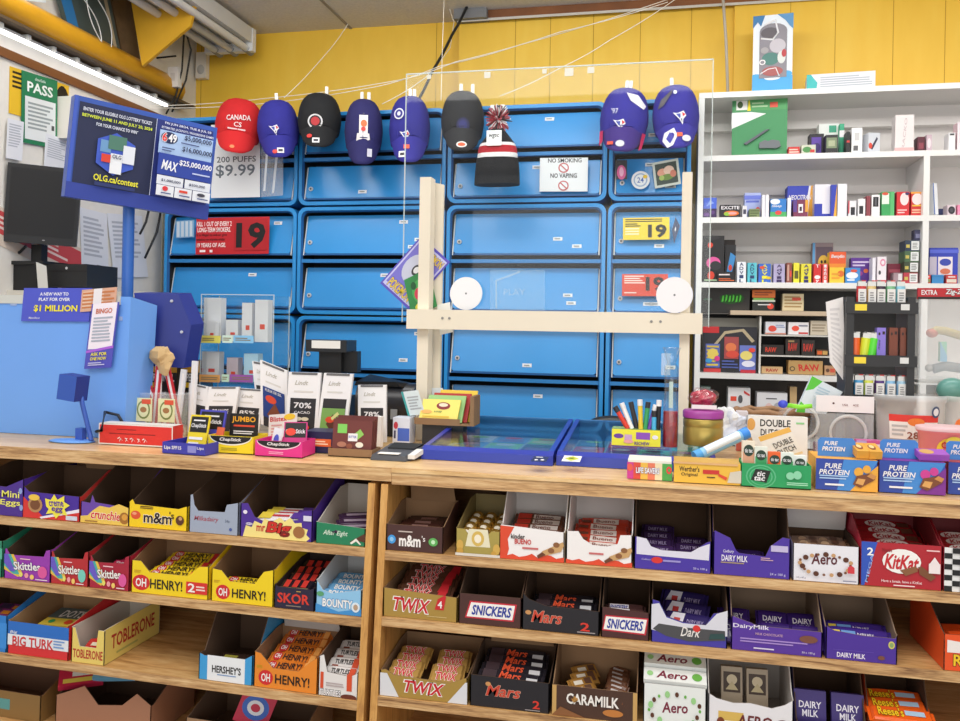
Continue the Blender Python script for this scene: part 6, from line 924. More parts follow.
m = MB(); m.T = Matrix.Rotation(.25, 4, 'X'); m.box(-23 * S_, 24 * S_, 0, .006, 0, 27 * S_, '#3c3b3a'); m.deco([('p', [(.42, .4), (.4, .62), (.5, .7), (.82, .74), (.9, .6), (.86, .42), (.6, .34)], '#2c5a2c')] + [('p', [(.44 + .07 * i, .42), (.46 + .07 * i, .66 + .04 * (i % 2)), (.49 + .07 * i, .66), (.48 + .07 * i, .45 + .05 * (i % 2))], '#5cd04a') for i in range(6)] + [('l', .08, .45, .3, .6, 1, '#4a6a54')], face(47 * S_, 27 * S_), .0006); m.build('card_board', o)
m = MB(); m.box(-25 * S_, 26 * S_, -.01, .1, -.004, -.001, '#5a5652'); m.build('card_tray', o)
# card game pack
o = sh('r5', 'trading_card_pack', 'large card game pack with colourful battle art in a grey box', 'card pack', 702, 757, 327, '#26262e', [('r', 0, .86, .3, 1, '#c8282c'), ('p', [(.2, .6), (.4, .9), (.75, .96), (.95, .7), (.9, .66), (.72, .9), (.42, .84), (.26, .6)], '#b8a888'), ('r', .06, .1, .32, .62, '#5a6ab8'), ('r', .4, .3, .66, .78, '#a84a4a'), ('r', .68, .04, .97, .6, '#6a7ac8'), ('l', .08, .12, .3, .6, 6, '#d8c04a'), ('e', .19, .4, .1, .12, '#e8d060'), ('e', .52, .55, .1, .1, '#e07a4a'), ('e', .55, .4, .12, .08, '#d84a3a'), ('e', .8, .38, .11, .1, '#e8d878'), ('e', .84, .2, .12, .07, '#e0e0f0'), ('r', .03, .0, .34, .08, '#c83a3a'), ('r', .7, 0, .97, .07, '#b82a3a'), ('l', .36, .08, .66, .28, 3, '#4a5aa0'), ('e', .9, .5, .06, .05, '#e84a3a'), ('e', .12, .25, .06, .05, '#3a9ad8'), ('e', .27, .3, .05, .06, '#d83a8a'), ('r', .44, 0, .6, .1, '#1f1f24')], dep=.02, Y=YW + .05)
m = MB(); x0, x1 = XYZ(701, YW + .09, zs['r5']), XYZ(757, YW + .09, zs['r5']); zt2 = PY(730, 318, YW + .09).z; m.box(x0, x1, YW + .1, YW + .13, zs['r5'] + .001, zt2, '#a8a498'); tag(m.build('backing_box'), 'grey beige box standing behind the card game pack', 'box')
# rolling paper rack
xr0, xr1 = XYZ(758.5, YW + .03, 1.2), XYZ(838, YW + .03, 1.2)
zr = [PY(790, y, YW + .03).z for y in (335, 355.5)]
o = thing('paper_rack', 'small white wire rack with two shelves for rolling papers', 'rack', ((xr0 + xr1) / 2, YW + .03, zs['r5'] + .001)); T0 = Matrix.Translation(-Vector(o.location))
m = MB(); m.T = T0; m.box(xr0, xr0 + .006, YW + .03, YW + .17, zs['r5'] + .001, zsub - .02, '#d8d6d0'); m.build('side_panel', o)
for z in zr: m = MB(); m.T = T0; m.box(xr0 + .006, xr1, YW + .03, YW + .17, z - .005, z, '#d8d6d0'); m.build('rack_shelf', o)
RAWT = lambda w, c='#c8382a', x=.5: T('RAW', x, .5, w, .5, c, bold=.07)
for z, lab, l, r, t, c, dl in [(zr[0], 'white blue box with red mark, left on the upper rack shelf', 765, 786, 322, '#dcdce4', [('e', .35, .45, .2, .25, '#e04a3a'), ('l', .5, .5, .95, .8, 2, '#8a9ac0'), ('r', 0, 0, 1, .12, '#c88a7a')]), (zr[0], 'white red box, middle on the upper rack shelf', 788, 809, 322.5, '#ece8ea', [('e', .35, .5, .18, .22, '#e8503a'), ('r', .5, .06, .95, .2, '#c83a3a'), ('l', .5, .6, .95, .85, 1, '#8a8a9a')]), (zr[0], 'dull beige box, right on the upper rack shelf', 810, 828, 321, '#c8bca8', [('l', .1, .2, .9, .8, 3, '#9a8a74')]),
  (zr[1], 'low black box with orange lettering, left on the lower rack shelf', 762, 784, 345, '#241d1a', [RAWT(.5, '#d8402a', .4)]), (zr[1], 'taller black box with orange lettering, middle on the lower rack shelf', 785, 800, 339, '#2a2420', [RAWT(.6), ('r', .2, .8, .6, .9, '#a88a5a')]), (zr[1], 'taller black box with red lettering, right on the lower rack shelf', 801, 815, 340, '#2c2522', [RAWT(.7)]), (zr[1], 'small brown box with orange label at the right of the lower rack shelf', 816, 828, 350, '#5a4028', [('r', .1, .2, .5, .8, '#e0642a'), ('r', .55, .2, .95, .8, '#c8a05a')]),
  (zs['r5'], 'low kraft box with red lettering under the rack', 761, 783, 367, '#c8a678', [RAWT(.55, '#a83a2a')]), (zs['r5'], 'large kraft box with bold red lettering under the rack', 788, 823, 361, '#b8935c', [('t', 'RAW', .6, .5, .6, .5, 0, '#c8302a', {'bold': .07, 'rot': 4}), ('e', .12, .4, .08, .18, '#5a4a34'), ('e', .12, .4, .05, .11, '#b8935c')]), (zs['r5'], 'small kraft box right of the large one under the rack', 824, 836, 366, '#b8906a', [('e', .3, .5, .16, .2, '#5a3a2a'), ('r', .5, .3, .9, .7, '#c8503a')])]:
    rz_(z + .0008, lab, l, r, t, c, dl, 'rolling_paper_box', dep=.06)
# items in the lowest visible bay
zlow = PY(760, 441, YW).z
for l, r, t, c, dl, lab in [(700, 710, 387, '#8aa098', [('l', .1, .1, .9, .9, 3, '#a8c0b8')], 'faded green jar box at the far left of the lowest bay'), (727, 750, 388, '#eae8ea', [('r', 0, 0, 1, .66, '#eae8ea'), ('r', 0, .52, 1, .6, '#c82a30'), ('r', .12, .74, .38, .83, '#e8503a'), ('e', .55, .78, .1, .08, '#5a5a60'), ('p', [(.7, .95), (.95, .88), (.95, .84), (.7, .9)], '#d03a3a')], 'white box with red band and anchor mark in the lowest bay'), (756, 787, 393, '#e6e6ea', [('l', .3, .85, .7, .9, 1, '#5a5a60'), ('e', .4, .7, .12, .08, '#e8c8c8'), ('e', .7, .72, .14, .08, '#b0b0b8')], 'wide white box right of the anchor box in the lowest bay'), (789, 796, 387, '#6a5a4a', [('r', 0, .6, 1, 1, '#c8a878')], 'narrow brown and dark box near the green white bag')]:
    bx('stock_box', lab, 'box', l, r, 0, t, c, dl, Y=YW + .03, Z=zlow, dep=.08)
m = MB(); m.box(wx0 + .02, wx1, YW, YW + .21, zlow - .02, zlow, WH); SU = bpy.data.objects['shelf_unit']; m.v = [v - SU.location for v in m.v]; m.build('shelf', SU)

# ================================================================ LIGHTER STAND AND RIGHT BACK GOODS
YL = 2.28; BK = M('#1e1f22', .4)
xl, xr = XYZ(846, YL, 1.35), XYZ(915, YL, 1.35); zl0 = ZT + .002; zl1 = PY(880, 297, YL).z
o = thing('lighter_stand', 'black lighter display stand with header bars at the right of the counter', 'display stand', ((xl + xr) / 2, YL, zl0)); T0 = Matrix.Translation(-Vector(o.location))
for x in (xl, xr - .018): m = MB(); m.T = T0; m.box(x, x + .018, YL + .001, YL + .11, zl0, zl1, BK); m.build('side_panel', o)
LZ = [PY(880, y, YL).z for y in (306, 359, 399)]
for i, z in enumerate(LZ):
    m = MB(); m.T = T0; h = .019; m.box(xl + .018, xr - .018, YL + .01, YL + .09, z - h + .002, z - .002, BK); m.box(xl - .004, xr + .004, YL - .006, YL, z - h, z + h * .5, BK); s = m.build('tier', o)
    if i < 2: m = MB(); m.T = T0; m.box(xl + .018, xl + .046, YL - .007, YL - .0062, z - .012, z + .004, '#f0d83a'); m.build('price_sticker', o); m = MB(); m.T = T0; m.box(xr - .036, xr - .016, YL - .007, YL - .0062, z - .010, z + .005, '#d8dcdc'); m.build('price_sticker', o)
def lighter(lab, px, zb_, c, h=.055, wrap=False, Y=YL + .02, tilt=0, wd=.0115, group=None):
    x = XYZ(px, Y, zb_); o = thing('lighter', lab, 'lighter', (x, Y, zb_), group=group, rot=(0, tilt, 0)); m = MB()
    m.cyl((0, 0, 0), (0, 0, h), wd, M(c, .25), n=14); m.build('body', o); m = MB(); m.box(-wd * .8, wd * .8, -.007, .007, h, h + .012, M('#b8b8b4', .3, .8)); m.cyl((-wd * .3, -.005, h + .012), (-wd * .3, .005, h + .012), .004, '#7a7a78', n=8); m.box(0, wd * .9, -.005, .005, h + .012, h + .015, '#c83a3a' if wrap else '#d8d8d4'); m.build('metal_top', o)
    if wrap: m = MB(); m.box(-wd * .8, wd * .8, -wd - .001, -wd + .001, .003, h * .85, '#e4e4e2'); m.deco([('l', .2, .2, .8, .8, 4, '#8a8a8c')], lambda u, v, L: Vector((-wd * .8 + wd * 1.6 * u, -wd - .001 - L, .003 + h * .82 * v)), .0004); m.build('wrap_label', o)
tz = LZ[0] + .0005
for i, (px, c) in enumerate(((861, '#c83a3a'), (871, '#d8c080'), (880, '#3a2a40'), (890, '#7ab88a'), (900, '#8ac8e0'))): lighter(f'{["red", "tan", "dark", "green", "pale blue"][i]} tipped lighter with white label on top of the black stand', px, tz, c, .05, True, group='labelled lighters on the top tier')
tz = LZ[1] + .0005
for px, c, t, lab in ((855, '#f0641e', 0, 'orange lighter standing on the middle tier'), (863, '#d8e83a', .12, 'yellow green lighter leaning on the middle tier'), (870.5, '#5ae03a', .14, 'bright green lighter leaning on the middle tier')): lighter(lab, px, tz, c, .052, False, tilt=t)
for l, r, c, lab in ((876, 886, '#8a7ad8', 'purple lighter box on the middle tier'), (888.5, 898, '#7a3f2c', 'left brown lighter box on the middle tier'), (899.5, 909, '#7c4432', 'right brown lighter box on the middle tier')):
    bx('lighter_box', lab, 'lighter box', l, r, 0, 328, c, [('r', .6, .78, .85, .88, '#2a1a1a'), ('e', .3, .8, .1, .05, '#2a1a1a')] + ([('t', 'mini', .28, .45, .3, .2, 0, '#3a2a6a', {'rot': 80})] if c == '#8a7ad8' else []), Y=YL + .012, Z=tz, dep=.025)
tz = LZ[2] + .0005
for i, (px, c) in enumerate(((858, '#4aa0d8'), (868, '#d8e05a'), (879, '#5a3a80'), (890, '#8ac0e8'), (901, '#a8d0e8'))): lighter(f'{["blue", "yellow", "purple", "light blue", "pale"][i]} lighter with white label on the lowest tier', px, tz, c, .045, True, group='labelled lighters on the lowest tier')
board('hanging_sheets', 'crumpled white paper sheets hanging left of the black stand', 'paper', [(826, 302), (843, 297), (846, 384), (830, 362)], YL + .03, .004, '#eae8e8', [('l', .2, .1, .8, .9, 12, '#d4d2d4')], rigid=False)
# header sign at right
board('brand_strip_sign', 'red and black strip sign reading EXTRA above the clear display', 'sign', [(918, 288), (975, 288), (975, 299), (918, 299)], 2.30, .01, '#b81f2a', [('r', 0, 0, 1, .2, '#1a1214'), T('EXTRA', .2, .6, .28, .45, W_, bold=.05), T('Zig-Zag', .68, .6, .4, .6, W_, bold=.05, sh=.2, out='#1a1214')])
o = thing('clear_display_case', 'clear plastic display case with pipes at the right edge', 'display case', PZ(945, 440, ZT + .001)); T0 = Matrix.Translation(-Vector(o.location)); YCC = 2.30; o.location = (XYZ(950, YCC, ZT), YCC, ZT + .001); T0 = Matrix.Translation(-Vector(o.location)); a, b = PY(918, 385, YCC), PY(990, 300, YCC)
m = MB(); m.T = T0; m.box(a.x, b.x, YCC, YCC + .004, ZT + .002, b.z, H_CLEAR); m.build('front_sheet', o); m = MB(); m.T = T0; m.box(a.x, a.x + .004, YCC + .004, YCC + .09, ZT + .002, b.z, H_CLEAR); m.build('side_sheet', o)
m = MB(); m.T = T0; m.box(a.x + .004, b.x, YCC + .004, YCC + .09, PY(940, 381, YCC + .01).z - .006, PY(940, 381, YCC + .01).z, '#dcdad6'); m.build('tray', o)
def at(px, py, Y=2.35): return PY(px, py, Y)
m = MB(); m.tube([at(931, 333), at(936, 330), at(945, 331), at(965, 337)], .011, M('#b8a868', .4)); m.ball(at(932, 333), .014, .014, .012, '#c85a3a'); tag(m.build('smoking_pipe'), 'tan striped glass pipe inside the clear case', 'pipe')
m = MB(); m.tube([at(933, 369), at(945, 366), at(965, 369)], .013, M('#7a8288', .3)); m.ball(at(929, 368), .010, .010, .010, '#a8a8a4'); tag(m.build('smoking_pipe'), 'grey metal pipe low in the clear case', 'pipe')
bx('lighter_box', 'teal and white narrow box inside the clear case', 'box', 940, 947, 362, 342, '#7ad0b0', [('p', [(0, 0), (0, 1), (1, .3), (1, 0)], '#6ab8e0')], Y=2.34, Z=at(943, 362, 2.34).z, dep=.02)
m = MB(); c_ = PY(952, 390, 2.26); m.ball(c_, .035, .03, .03, M('#5a8f86', .3)); tag(m.build('green_jar'), 'rounded dark green jar at the right edge behind the tubs', 'jar')
# ================================================================ GOODS ON THE COUNTER
ZK = ZT + .001
def ct(name, lab, cat, l, r, b, t, c, dl=(), **kw): return bx(name, lab, cat, l, r, b, t, c, dl, Z=ZK, **kw)
# left of the middle: boxes in front
ct('herbal_box', 'long red box with white frame and red Chinese lettering', 'box', 98, 173, 446, 425, '#e8e6e2', [('r', .02, .06, .98, .94, '#d8312c'), ('l', .25, .7, .6, .78, 1, '#8a1c1c'), ('l', .15, .5, .85, .58, 1, '#8a1c1c')] + [('p', [(.30 + .085 * i + a * .02 - .012 * c, .26 + b * .05 - .03 * s), (.30 + .085 * i + a * .02 + .012 * c + .004, .26 + b * .05 + .03 * s), (.30 + .085 * i + a * .02 + .012 * c, .28 + b * .05 + .05 * s), (.30 + .085 * i + a * .02 - .012 * c, .30 + b * .05 - .03 * s)], W_) for i in range(5) for a, b, c, s in (((-1, 1, 1.2, 1), (1, 0, 1, -1.4), (0, -1, .6, 2)), ((0, 1, 1.5, 0), (0, -1, .6, 2), (1, -1, 1, -1)))[i % 2]], dep=.045, side='#d8312c', top='#dcd8d2')
def tray(name, lab, l, r, b, t, c, dl, dep=.07, rot=0, backh=1.0, inn=None, cat='box', bk=None):
    mx = (l + r) / 2; p = PZ(mx, b, ZK); x0, x1 = XYZ(l, p.y, ZK), XYZ(r, p.y, ZK); W = (x1 - x0); k = ppm(p); H = (b - t) / k; q = .0015; inn = inn or c
    o = thing(name, lab, cat, (mx and (x0 + x1) / 2, p.y, ZK), rz=rot)
    m = MB(); m.box(-W / 2, W / 2, 0, q, 0, H, c); m.box(-W / 2, W / 2, dep - q, dep, 0, H * backh, bk or c); m.box(-W / 2, -W / 2 + q, q, dep - q, 0, H, c); m.box(W / 2 - q, W / 2, q, dep - q, 0, H, c); m.box(-W / 2, W / 2, 0, dep, 0, q, inn); m.build('tray', o)
    if dl: d = MB(); d.deco(dl, face(W, H), .0004); d.build('front_print', o)
    return o, W, H
CHAP = lambda c2, tc: [('h', .5, .98, .47, .52, c2), ('h', .5, .98, .45, .44, '#17161a'), T('ChapStick', .5, .78, .48, .24, W_, bold=.05, sh=.15), ('l', .3, .15, .65, .35, 2, tc)]
def chapcard(o, W, lab, c, px, dx, h, w_=.05, rz=0, dl=None, y=.03, rx_=-.25):
    p = o.location + Vector((dx, y, .004)); b = thing('lip_balm_card', lab, 'lip balm', p, rot=(rx_, 0, rz)); m = MB(); m.box(-w_ / 2, w_ / 2, 0, .004, 0, h, c); m.build('card', b)
    d = MB(); d.deco(dl or [('r', .06, .5, .94, .95, '#17161a'), T('ChapStick', .5, .68, .8, .14, W_, bold=.05), ('l', .2, .8, .8, .88, 1, W_), ('l', .1, .1, .8, .4, 2, '#f0f0f0')], face(w_, h), .0004); d.build('print', b)
o, W, H = tray('lip_balm_tray', 'purple lip balm tray with yellow topped cards at the left', 161, 206, 454.5, 443, '#3a3aa8', [T('Lips SPF15', .25, .5, .4, .4, W_, bold=.05), ('r', .6, .2, .8, .8, '#8a8ad0'), T('Lips', .9, .6, .16, .3, W_)], dep=.10, rot=-.08)
chapcard(o, W, 'yellow and black lip balm card in the purple tray', '#e8cf2a', 0, .0, .085, .055, -.1, y=.05); chapcard(o, W, 'purple lip balm card behind the yellow one', '#4a4ab8', 0, .015, .095, .075, -.1, y=.08); chapcard(o, W, 'orange edged lip balm card at the right of the purple tray', '#e06a4a', 0, .045, .055, .022, -.3, y=.07, dl=[('r', .2, .1, .8, .4, W_)])
o, W, H = tray('lip_balm_tray', 'yellow lip balm tray with black curved band', 208, 253, 453.5, 436, '#e8cf1e', CHAP('#e8e8e0', '#a89a1a'), dep=.075)
chapcard(o, W, 'black card with yellow JUMBO lettering behind the yellow tray', '#1c1a1a', 0, .0, .085, .075, 0, dl=[T('JUMBO', .5, .82, .85, .2, '#f0a81e', bold=.06), ('l', .15, .6, .9, .7, 1, '#e04a2a'), ('l', .15, .4, .9, .52, 2, W_)], y=.06, rx_=-.05)
o, W, H = tray('lip_balm_tray', 'bright pink lip balm tray with black curved band', 255, 302, 457, 441, '#d8308a', CHAP('#f0d0e0', '#f4a8d0'), dep=.075)
chapcard(o, W, 'pink and black lip balm card in the pink tray', '#c83080', 0, .022, .075, .055, .3, y=.04, dl=[('r', .05, .5, .95, .97, '#17161a'), T('ChapStick', .5, .68, .85, .18, W_, bold=.05), ('e', .3, .68, .22, .12, '#e0402a')]); chapcard(o, W, 'white card with blue and yellow picture leaning in the pink tray', '#e8eaf0', 0, -.028, .06, .035, -.5, y=.03, dl=[('e', .5, .5, .3, .25, '#4a5ac8'), ('e', .6, .35, .2, .14, '#e8c83a')])
board('lip_balm_card', 'white card with red Blistex lettering behind the pink tray', 'lip balm', [(269, 415), (297, 413), (297, 444), (268, 446)], 2.03, .003, '#e8e4e8', [T('Blistex', .35, .85, .6, .16, '#c82a3a', bold=.05), ('l', .1, .3, .5, .7, 4, '#d8a0a8'), ('e', .75, .9, .2, .1, '#f0c83a')])
ct('gum_box', 'dark navy box with an orange panel between pink tray and brown pack', 'box', 303, 334, 453, 432, '#1f1f4a', [('r', .05, .3, .9, .66, '#e0662a'), ('l', .1, .36, .8, .6, 2, '#f4d8b8')], dep=.07)
ct('gum_box', 'thin stack of yellow striped boxes beside the navy box', 'box', 300, 306, 452, 434, '#b89a4a', [('l', 0, 0, 1, 1, 4, '#4a3a1a')], dep=.05)
# brown chocolate pack in tray
p = PZ(352, 456, ZK)
o, W, H = tray('carton_tray', 'low tan cardboard tray holding the brown chocolate slabs', 328, 372, 457, 449, KR, [], dep=.06, cat='carton')
for i in range(3):
    lab = ('front', 'middle', 'rear')[i]
    b = thing('chocolate_slab', lab + ' brown chocolate slab with green and white marks in the tan tray', 'chocolate bar', o.location + Vector((0, .008 + .014 * i, .003)), rot=(-.12, 0, .04), group='brown slabs in the tan tray'); m = MB(); m.box(-W * .44, W * .44, 0, .011, 0, .083 + .004 * i, '#6a302c'); m.build('wrapper', b)
    if i == 0: d = MB(); d.deco([('r', .12, .62, .36, .88, '#7ac85a'), ('p', [(.5, .55), (.7, .75), (.8, .6), (.65, .45)], '#8ac05a'), ('r', .4, .4, .64, .62, W_), T('RITTER', .52, .52, .2, .07, '#3a5ab0'), ('e', .7, .3, .1, .08, '#e8e0d0'), ('e', .25, .3, .12, .08, '#a8705a'), ('e', .45, .25, .08, .08, '#8a4a34'), ('l', .2, .05, .8, .14, 1, '#c8a8a0')], face(W * .88, .083), .0004); d.build('print', b)
ct('cream_box', 'cream box standing behind the brown chocolate slabs', 'box', 338, 373, 450, 420, '#d8c098', [], Y=PZ(355, 450, ZK).y + .05, dep=.03)
# seven tall Lindt bars
def lbar(lab, pts, Y, ttl, sub, art=None):
    board('chocolate_tablet', lab, 'chocolate bar', pts, Y, .009, '#f0f0f2', [('r', .1, .0, .9, .6, '#2c2b2f'), T('Lindt', .42, .84, .42, .07, '#b8b4aa', sh=.3), ('l', .2, .68, .8, .73, 1, '#dcdad6'), ('r', .1, .965, .9, 1.0, '#6a6a6c')] + ([T(ttl, .5, .49, .55, .09, W_, bold=.05)] if ttl else []) + ([T(sub, .5, .38, .5, .04, W_, bold=.03)] if sub else []) + (art or []), back='#d8d8da', group='tall white chocolate tablets on the counter')
o_ = [('e', .5, .15, .25, .06, '#d8482a')]
lbar('narrow white tablet turned sideways, leftmost of the tall chocolate bars', [(189, 383), (208, 387), (205, 432), (187, 432)], 2.10, '', 'NOIR', None)
lbar('white tablet with black ORANGE panel beside the purple tray', [(209, 387), (239, 387), (232, 434), (202, 434)], 2.09, 'ORANGE', 'INTENSE')
lbar('white tablet with 85% panel behind the yellow tray', [(237, 388), (265, 390), (258, 434), (230, 434)], 2.11, '85%', '')
lbar('white tablet mostly hidden left of the blue panel tablet', [(252, 361), (270, 364), (272, 420), (258, 420)], 2.14, '', '')
lbar('tall white tablet with blue panel and orange chocolate picture', [(260, 360), (287, 371), (286, 424), (261, 424)], 2.10, '', '', [('r', .1, .15, .9, .62, '#1a3a80'), ('e', .4, .45, .2, .06, '#d8482a'), ('p', [(.25, .2), (.55, .42), (.85, .2), (.6, .1)], '#7a4028'), T('FLEUR DE SEL', .5, .58, .6, .04, W_)])
lbar('white tablet with 70% panel left of the pistachio tablet', [(289, 372), (321, 373), (316, 436), (285, 436)], 2.06, '70%', 'CACAO', [('e', .4, .28, .1, .03, '#d8d0b8'), ('e', .6, .28, .12, .03, '#d8d0b8')] + o_)
lbar('white tablet with green and brown pistachio panel', [(324, 373), (353, 374), (344, 436), (316, 436)], 2.05, '', 'PISTACHIO', [('r', .1, .12, .9, .45, '#7aa858'), ('p', [(.3, .2), (.5, .36), (.75, .2), (.5, .08)], '#5a3424'), ('e', .42, .27, .16, .05, '#d84a2a'), ('p', [(.45, .3), (.65, .4), (.72, .36), (.5, .26)], '#d8d890')])
lbar('white tablet with 78% panel, rightmost of the tall chocolate bars', [(358, 385), (386, 385), (386, 442), (358, 442)], 2.09, '78%', 'CACAO')
# pen holder and jars at left
o = thing('clear_tub', 'clear plastic tubs holding red white candy sticks behind the red box', 'tub', PZ(156, 437, ZK) + Vector((.012, .02, 0))); p = o.location; S_ = 1 / ppm(p)
for i, (dx, w_) in enumerate(((-14, 13), (11, 13))):
    m = MB(); m.lathe([(w_ * S_ * .8, .0), (w_ * S_ * .85, .005), (w_ * S_, 42 * S_), (w_ * S_ * 1.06, 43 * S_), (w_ * S_, 44 * S_)], H_CLEAR, (dx * S_, 0, 0)); m.build('tub_wall', o)
    m = MB(); m.box((dx - 9) * S_, (dx + 9) * S_, -w_ * S_ - .004, -w_ * S_ - .002, 16 * S_, 39 * S_, '#e4e8b8'); m.deco([('e', .5, .5, .4, .4, '#7a8a4a'), ('e', .5, .5, .32, .32, '#e4e8b8'), ('e', .5, .5, .2, .12, '#a87a4a'), ('r', .4, .75, .95, .95, '#e05a3a')], lambda u, v, L: Vector(((dx - 9 + 18 * u) * S_, -w_ * S_ - .004 - L, (16 + 23 * v) * S_)), .0004); m.build('paper_label', o)
random.seed(11)
for i, (dx, tz_, ln, lean, c, lab) in enumerate(((-20, 14, 52, -.12, '#3a8a4a', 'red and green wrapped stick at the far left of the tubs'), (-14, 12, 48, .08, '#c82a34', 'short red stick in the left tub'), (-10, 12, 58, .0, '#e4e2e4', 'tall white sleeve in the left tub'), (3, 12, 44, -.5, '#c82a34', 'red stick leaning left from the right tub'), (14, 10, 50, -.25, '#c8202c', 'long red stick crossing the right tub'), (8, 14, 46, .12, '#d8d8de', 'clear wrapped stick in the right tub'), (24, 8, 52, .04, '#e2e2e6', 'white sleeve standing right of the tubs'))):
    b = thing('candy_stick', lab, 'candy stick', p + Vector((dx * S_, .0 + .004 * i, .008)), rot=(0, lean, 0)); m = MB(); m.box(-3.2 * S_, 3.2 * S_, 0, .005, 0, 1.4 * ln * S_, c); m.build('wrapper', b); m = MB(); m.box(-1.2 * S_, 1.2 * S_, -.0008, -.0002, 4 * S_, (1.4 * ln - 4) * S_, '#e8e4e4'); m.build('white_stripe', b)
for l, r, lab, t2 in ((145, 176, 'black and yellow jerky box behind the tubs, left one', 'ORIGINAL'), (178, 199, 'black and yellow pepper jerky box behind the tubs, right one', 'PEPPERED')):
    ct('jerky_box', lab, 'box', l, r, 425, 361, '#2a2420', [('r', 0, .82, 1, 1, '#d8a02a'), T(t2, .5, .74, .85, .12, W_, bold=.06), ('r', .1, .58, .5, .66, '#f0c81e'), ('p', [(0, .1), (.5, .4), (1, .2), (1, 0), (0, 0)], '#4a6a3a')], dep=.08)
m = MB(); a = PY(164, 358, 2.06); m.lump(a, .032, .036, M('#c8a878', .8), .8, 30, 12, 8); tag(m.build('paper_bag'), 'crumpled brown paper bag behind the candy sticks', 'bag')
board('paper_bundle', 'upright bundle of white paper sleeves left of the clear case', 'paper', [(187, 332), (196, 327), (196, 362), (184, 362)], 2.22, .012, '#e2e2e2', [('r', .2, 0, .24, 1, '#b8b8ba'), ('r', .5, 0, .54, 1, '#b8b8ba'), ('r', .75, 0, .79, 1, '#b8b8ba')])
# acrylic vape case
YV = 2.25; xa, xb = XYZ(199.5, YV, 1.2), XYZ(262, YV, 1.2); xc = XYZ(279, YV, 1.2); za_ = PY(240, 383, YV).z; zb_ = PY(235, 295, YV).z
o = thing('acrylic_display_case', 'clear acrylic case with two tiers of small white boxes', 'display case', ((xa + xb) / 2, YV, ZK)); T0 = Matrix.Translation(-Vector(o.location)); zm = PY(235, 342, YV).z
m = MB(); m.T = T0; D_ = .10
for bx_ in ((xa, xc - .02, YV, YV + .002), (xa, xc - .02, YV + D_, YV + D_ + .002)): m.box(*bx_, ZK, zb_, G_PLEX)
for x in (xa, xc - .022): m.box(x, x + .002, YV + .002, YV + D_, ZK, zb_, G_PLEX)
m.build('clear_walls', o)
m = MB(); m.T = T0
for z in (za_, zm, zb_ - .002): m.box(xa + .002, xc - .022, YV + .002, YV + D_, z - .002, z, G_PLEX)
for x in (xa, xc - .022):
    for y in (YV - .001, YV + D_ + .002): m.box(x, x + .002, y, y + .002, ZK, zb_, G_EDGE)
m.box(xa, xc - .02, YV - .001, YV + .001, zb_, zb_ + .002, G_EDGE); m.build('clear_shelves', o)
for l, r, y, c in ((199.5, 220, 339, '#e8e06a'), (222, 232, 339, '#d8f0e0'), (233, 253, 339, '#8ac8ee'), (199.5, 220, 378, '#d8a05a'), (222, 229, 378, '#c8e8d0'), (230, 253, 378, '#9a58a8')):
    x0, x1 = XYZ(l, YV, 1.2), XYZ(r, YV, 1.2); z = PY(l, y, YV).z; m = MB(); m.T = T0; m.box(x0, x1, YV - .003, YV - .0015, z - .011, z + .011, c); m.deco([('l', .1, .25, .9, .75, 2, '#8a7a5a')], lambda u, v, L: Vector((x0 + (x1 - x0) * u, YV - .003 - L, z - .011 + .022 * v)), .0004); m.build('price_label', o)
for i, (l, r, zb0, t, lab) in enumerate(((203, 221, zm, 298, 'tall white box at the left of the upper acrylic tier'), (206, 216, zm, 322, 'short white box before the tall one in the upper acrylic tier'), (225, 238, zm, 320, 'small white box with red mark in the upper acrylic tier'), (241, 252, zm, 303, 'white box right of centre in the upper acrylic tier'), (254, 268, zm, 300, 'pale grey box at the right of the upper acrylic tier'), (201, 219, za_, 352, 'wide white box at the left of the lower acrylic tier'), (226, 238, za_, 358, 'grey pinkish box in the middle of the lower acrylic tier'), (243, 258, za_, 354, 'pale blue box at the right of the lower acrylic tier'))):
    c = '#b8dcf0' if 'blue' in lab else ('#c8b8c0' if 'pink' in lab else '#e8e6e8'); bx('vape_box', lab, 'box', l, r, 0, t, c, [('r', .4, .3, .75, .42, '#e0503a')], Y=YV + (.01 if i in (1,) else .035), Z=zb0, dep=.03 if i != 1 else .02)
# black till printer and device
YD = 2.3
o, w_, h_ = dbox('receipt_printer', 'black receipt printer with white paper on a stem behind the tablets', 'printer', 306, 347, 340, 352, YD, .08, M('#202124', .35), parts=[('r', .15, .3, .85, .95, '#eceae4')])
m = MB(); m.box(-.03, .04, .02, .07, -.13, -.0, '#141517'); m.box(-.05, .06, .0, .1, -(o.location.z - ZK), -.13, '#101113'); m.build('stem', o)
dbox('till_screen', 'dark till screen back standing right of the printer stem', 'till', 322, 358, 351, 372, YD + .04, .03, M('#17181a', .4))
o = thing('till_terminal', 'black rounded till terminal behind the rightmost tablet', 'till', Vector((XYZ(386, 2.26, ZK), 2.26, ZK))); S_ = 1 / ppm(o.location)
m = MB(); m.cyl((-32 * S_, .04, 34 * S_), (28 * S_, .04, 34 * S_), 19 * S_, M('#2a2b30', .3), n=24); m.box(-34 * S_, 30 * S_, 0, .1, 0, 22 * S_, M('#1a1b1e', .4)); m.build('housing', o)
m = MB(); m.hexa([(-34 * S_, -.005, 50 * S_), (14 * S_, -.005, 50 * S_), (34 * S_, .08, 44 * S_), (-28 * S_, .08, 56 * S_), (-32 * S_, -.005, 54 * S_), (10 * S_, -.005, 55 * S_), (30 * S_, .08, 50 * S_), (-28 * S_, .08, 60 * S_)], M('#101114', .3)); m.build('lid', o)
m = MB(); m.box(6 * S_, 13 * S_, -.016, -.014, 18 * S_, 28 * S_, '#8a8c90'); m.build('keypad', o)
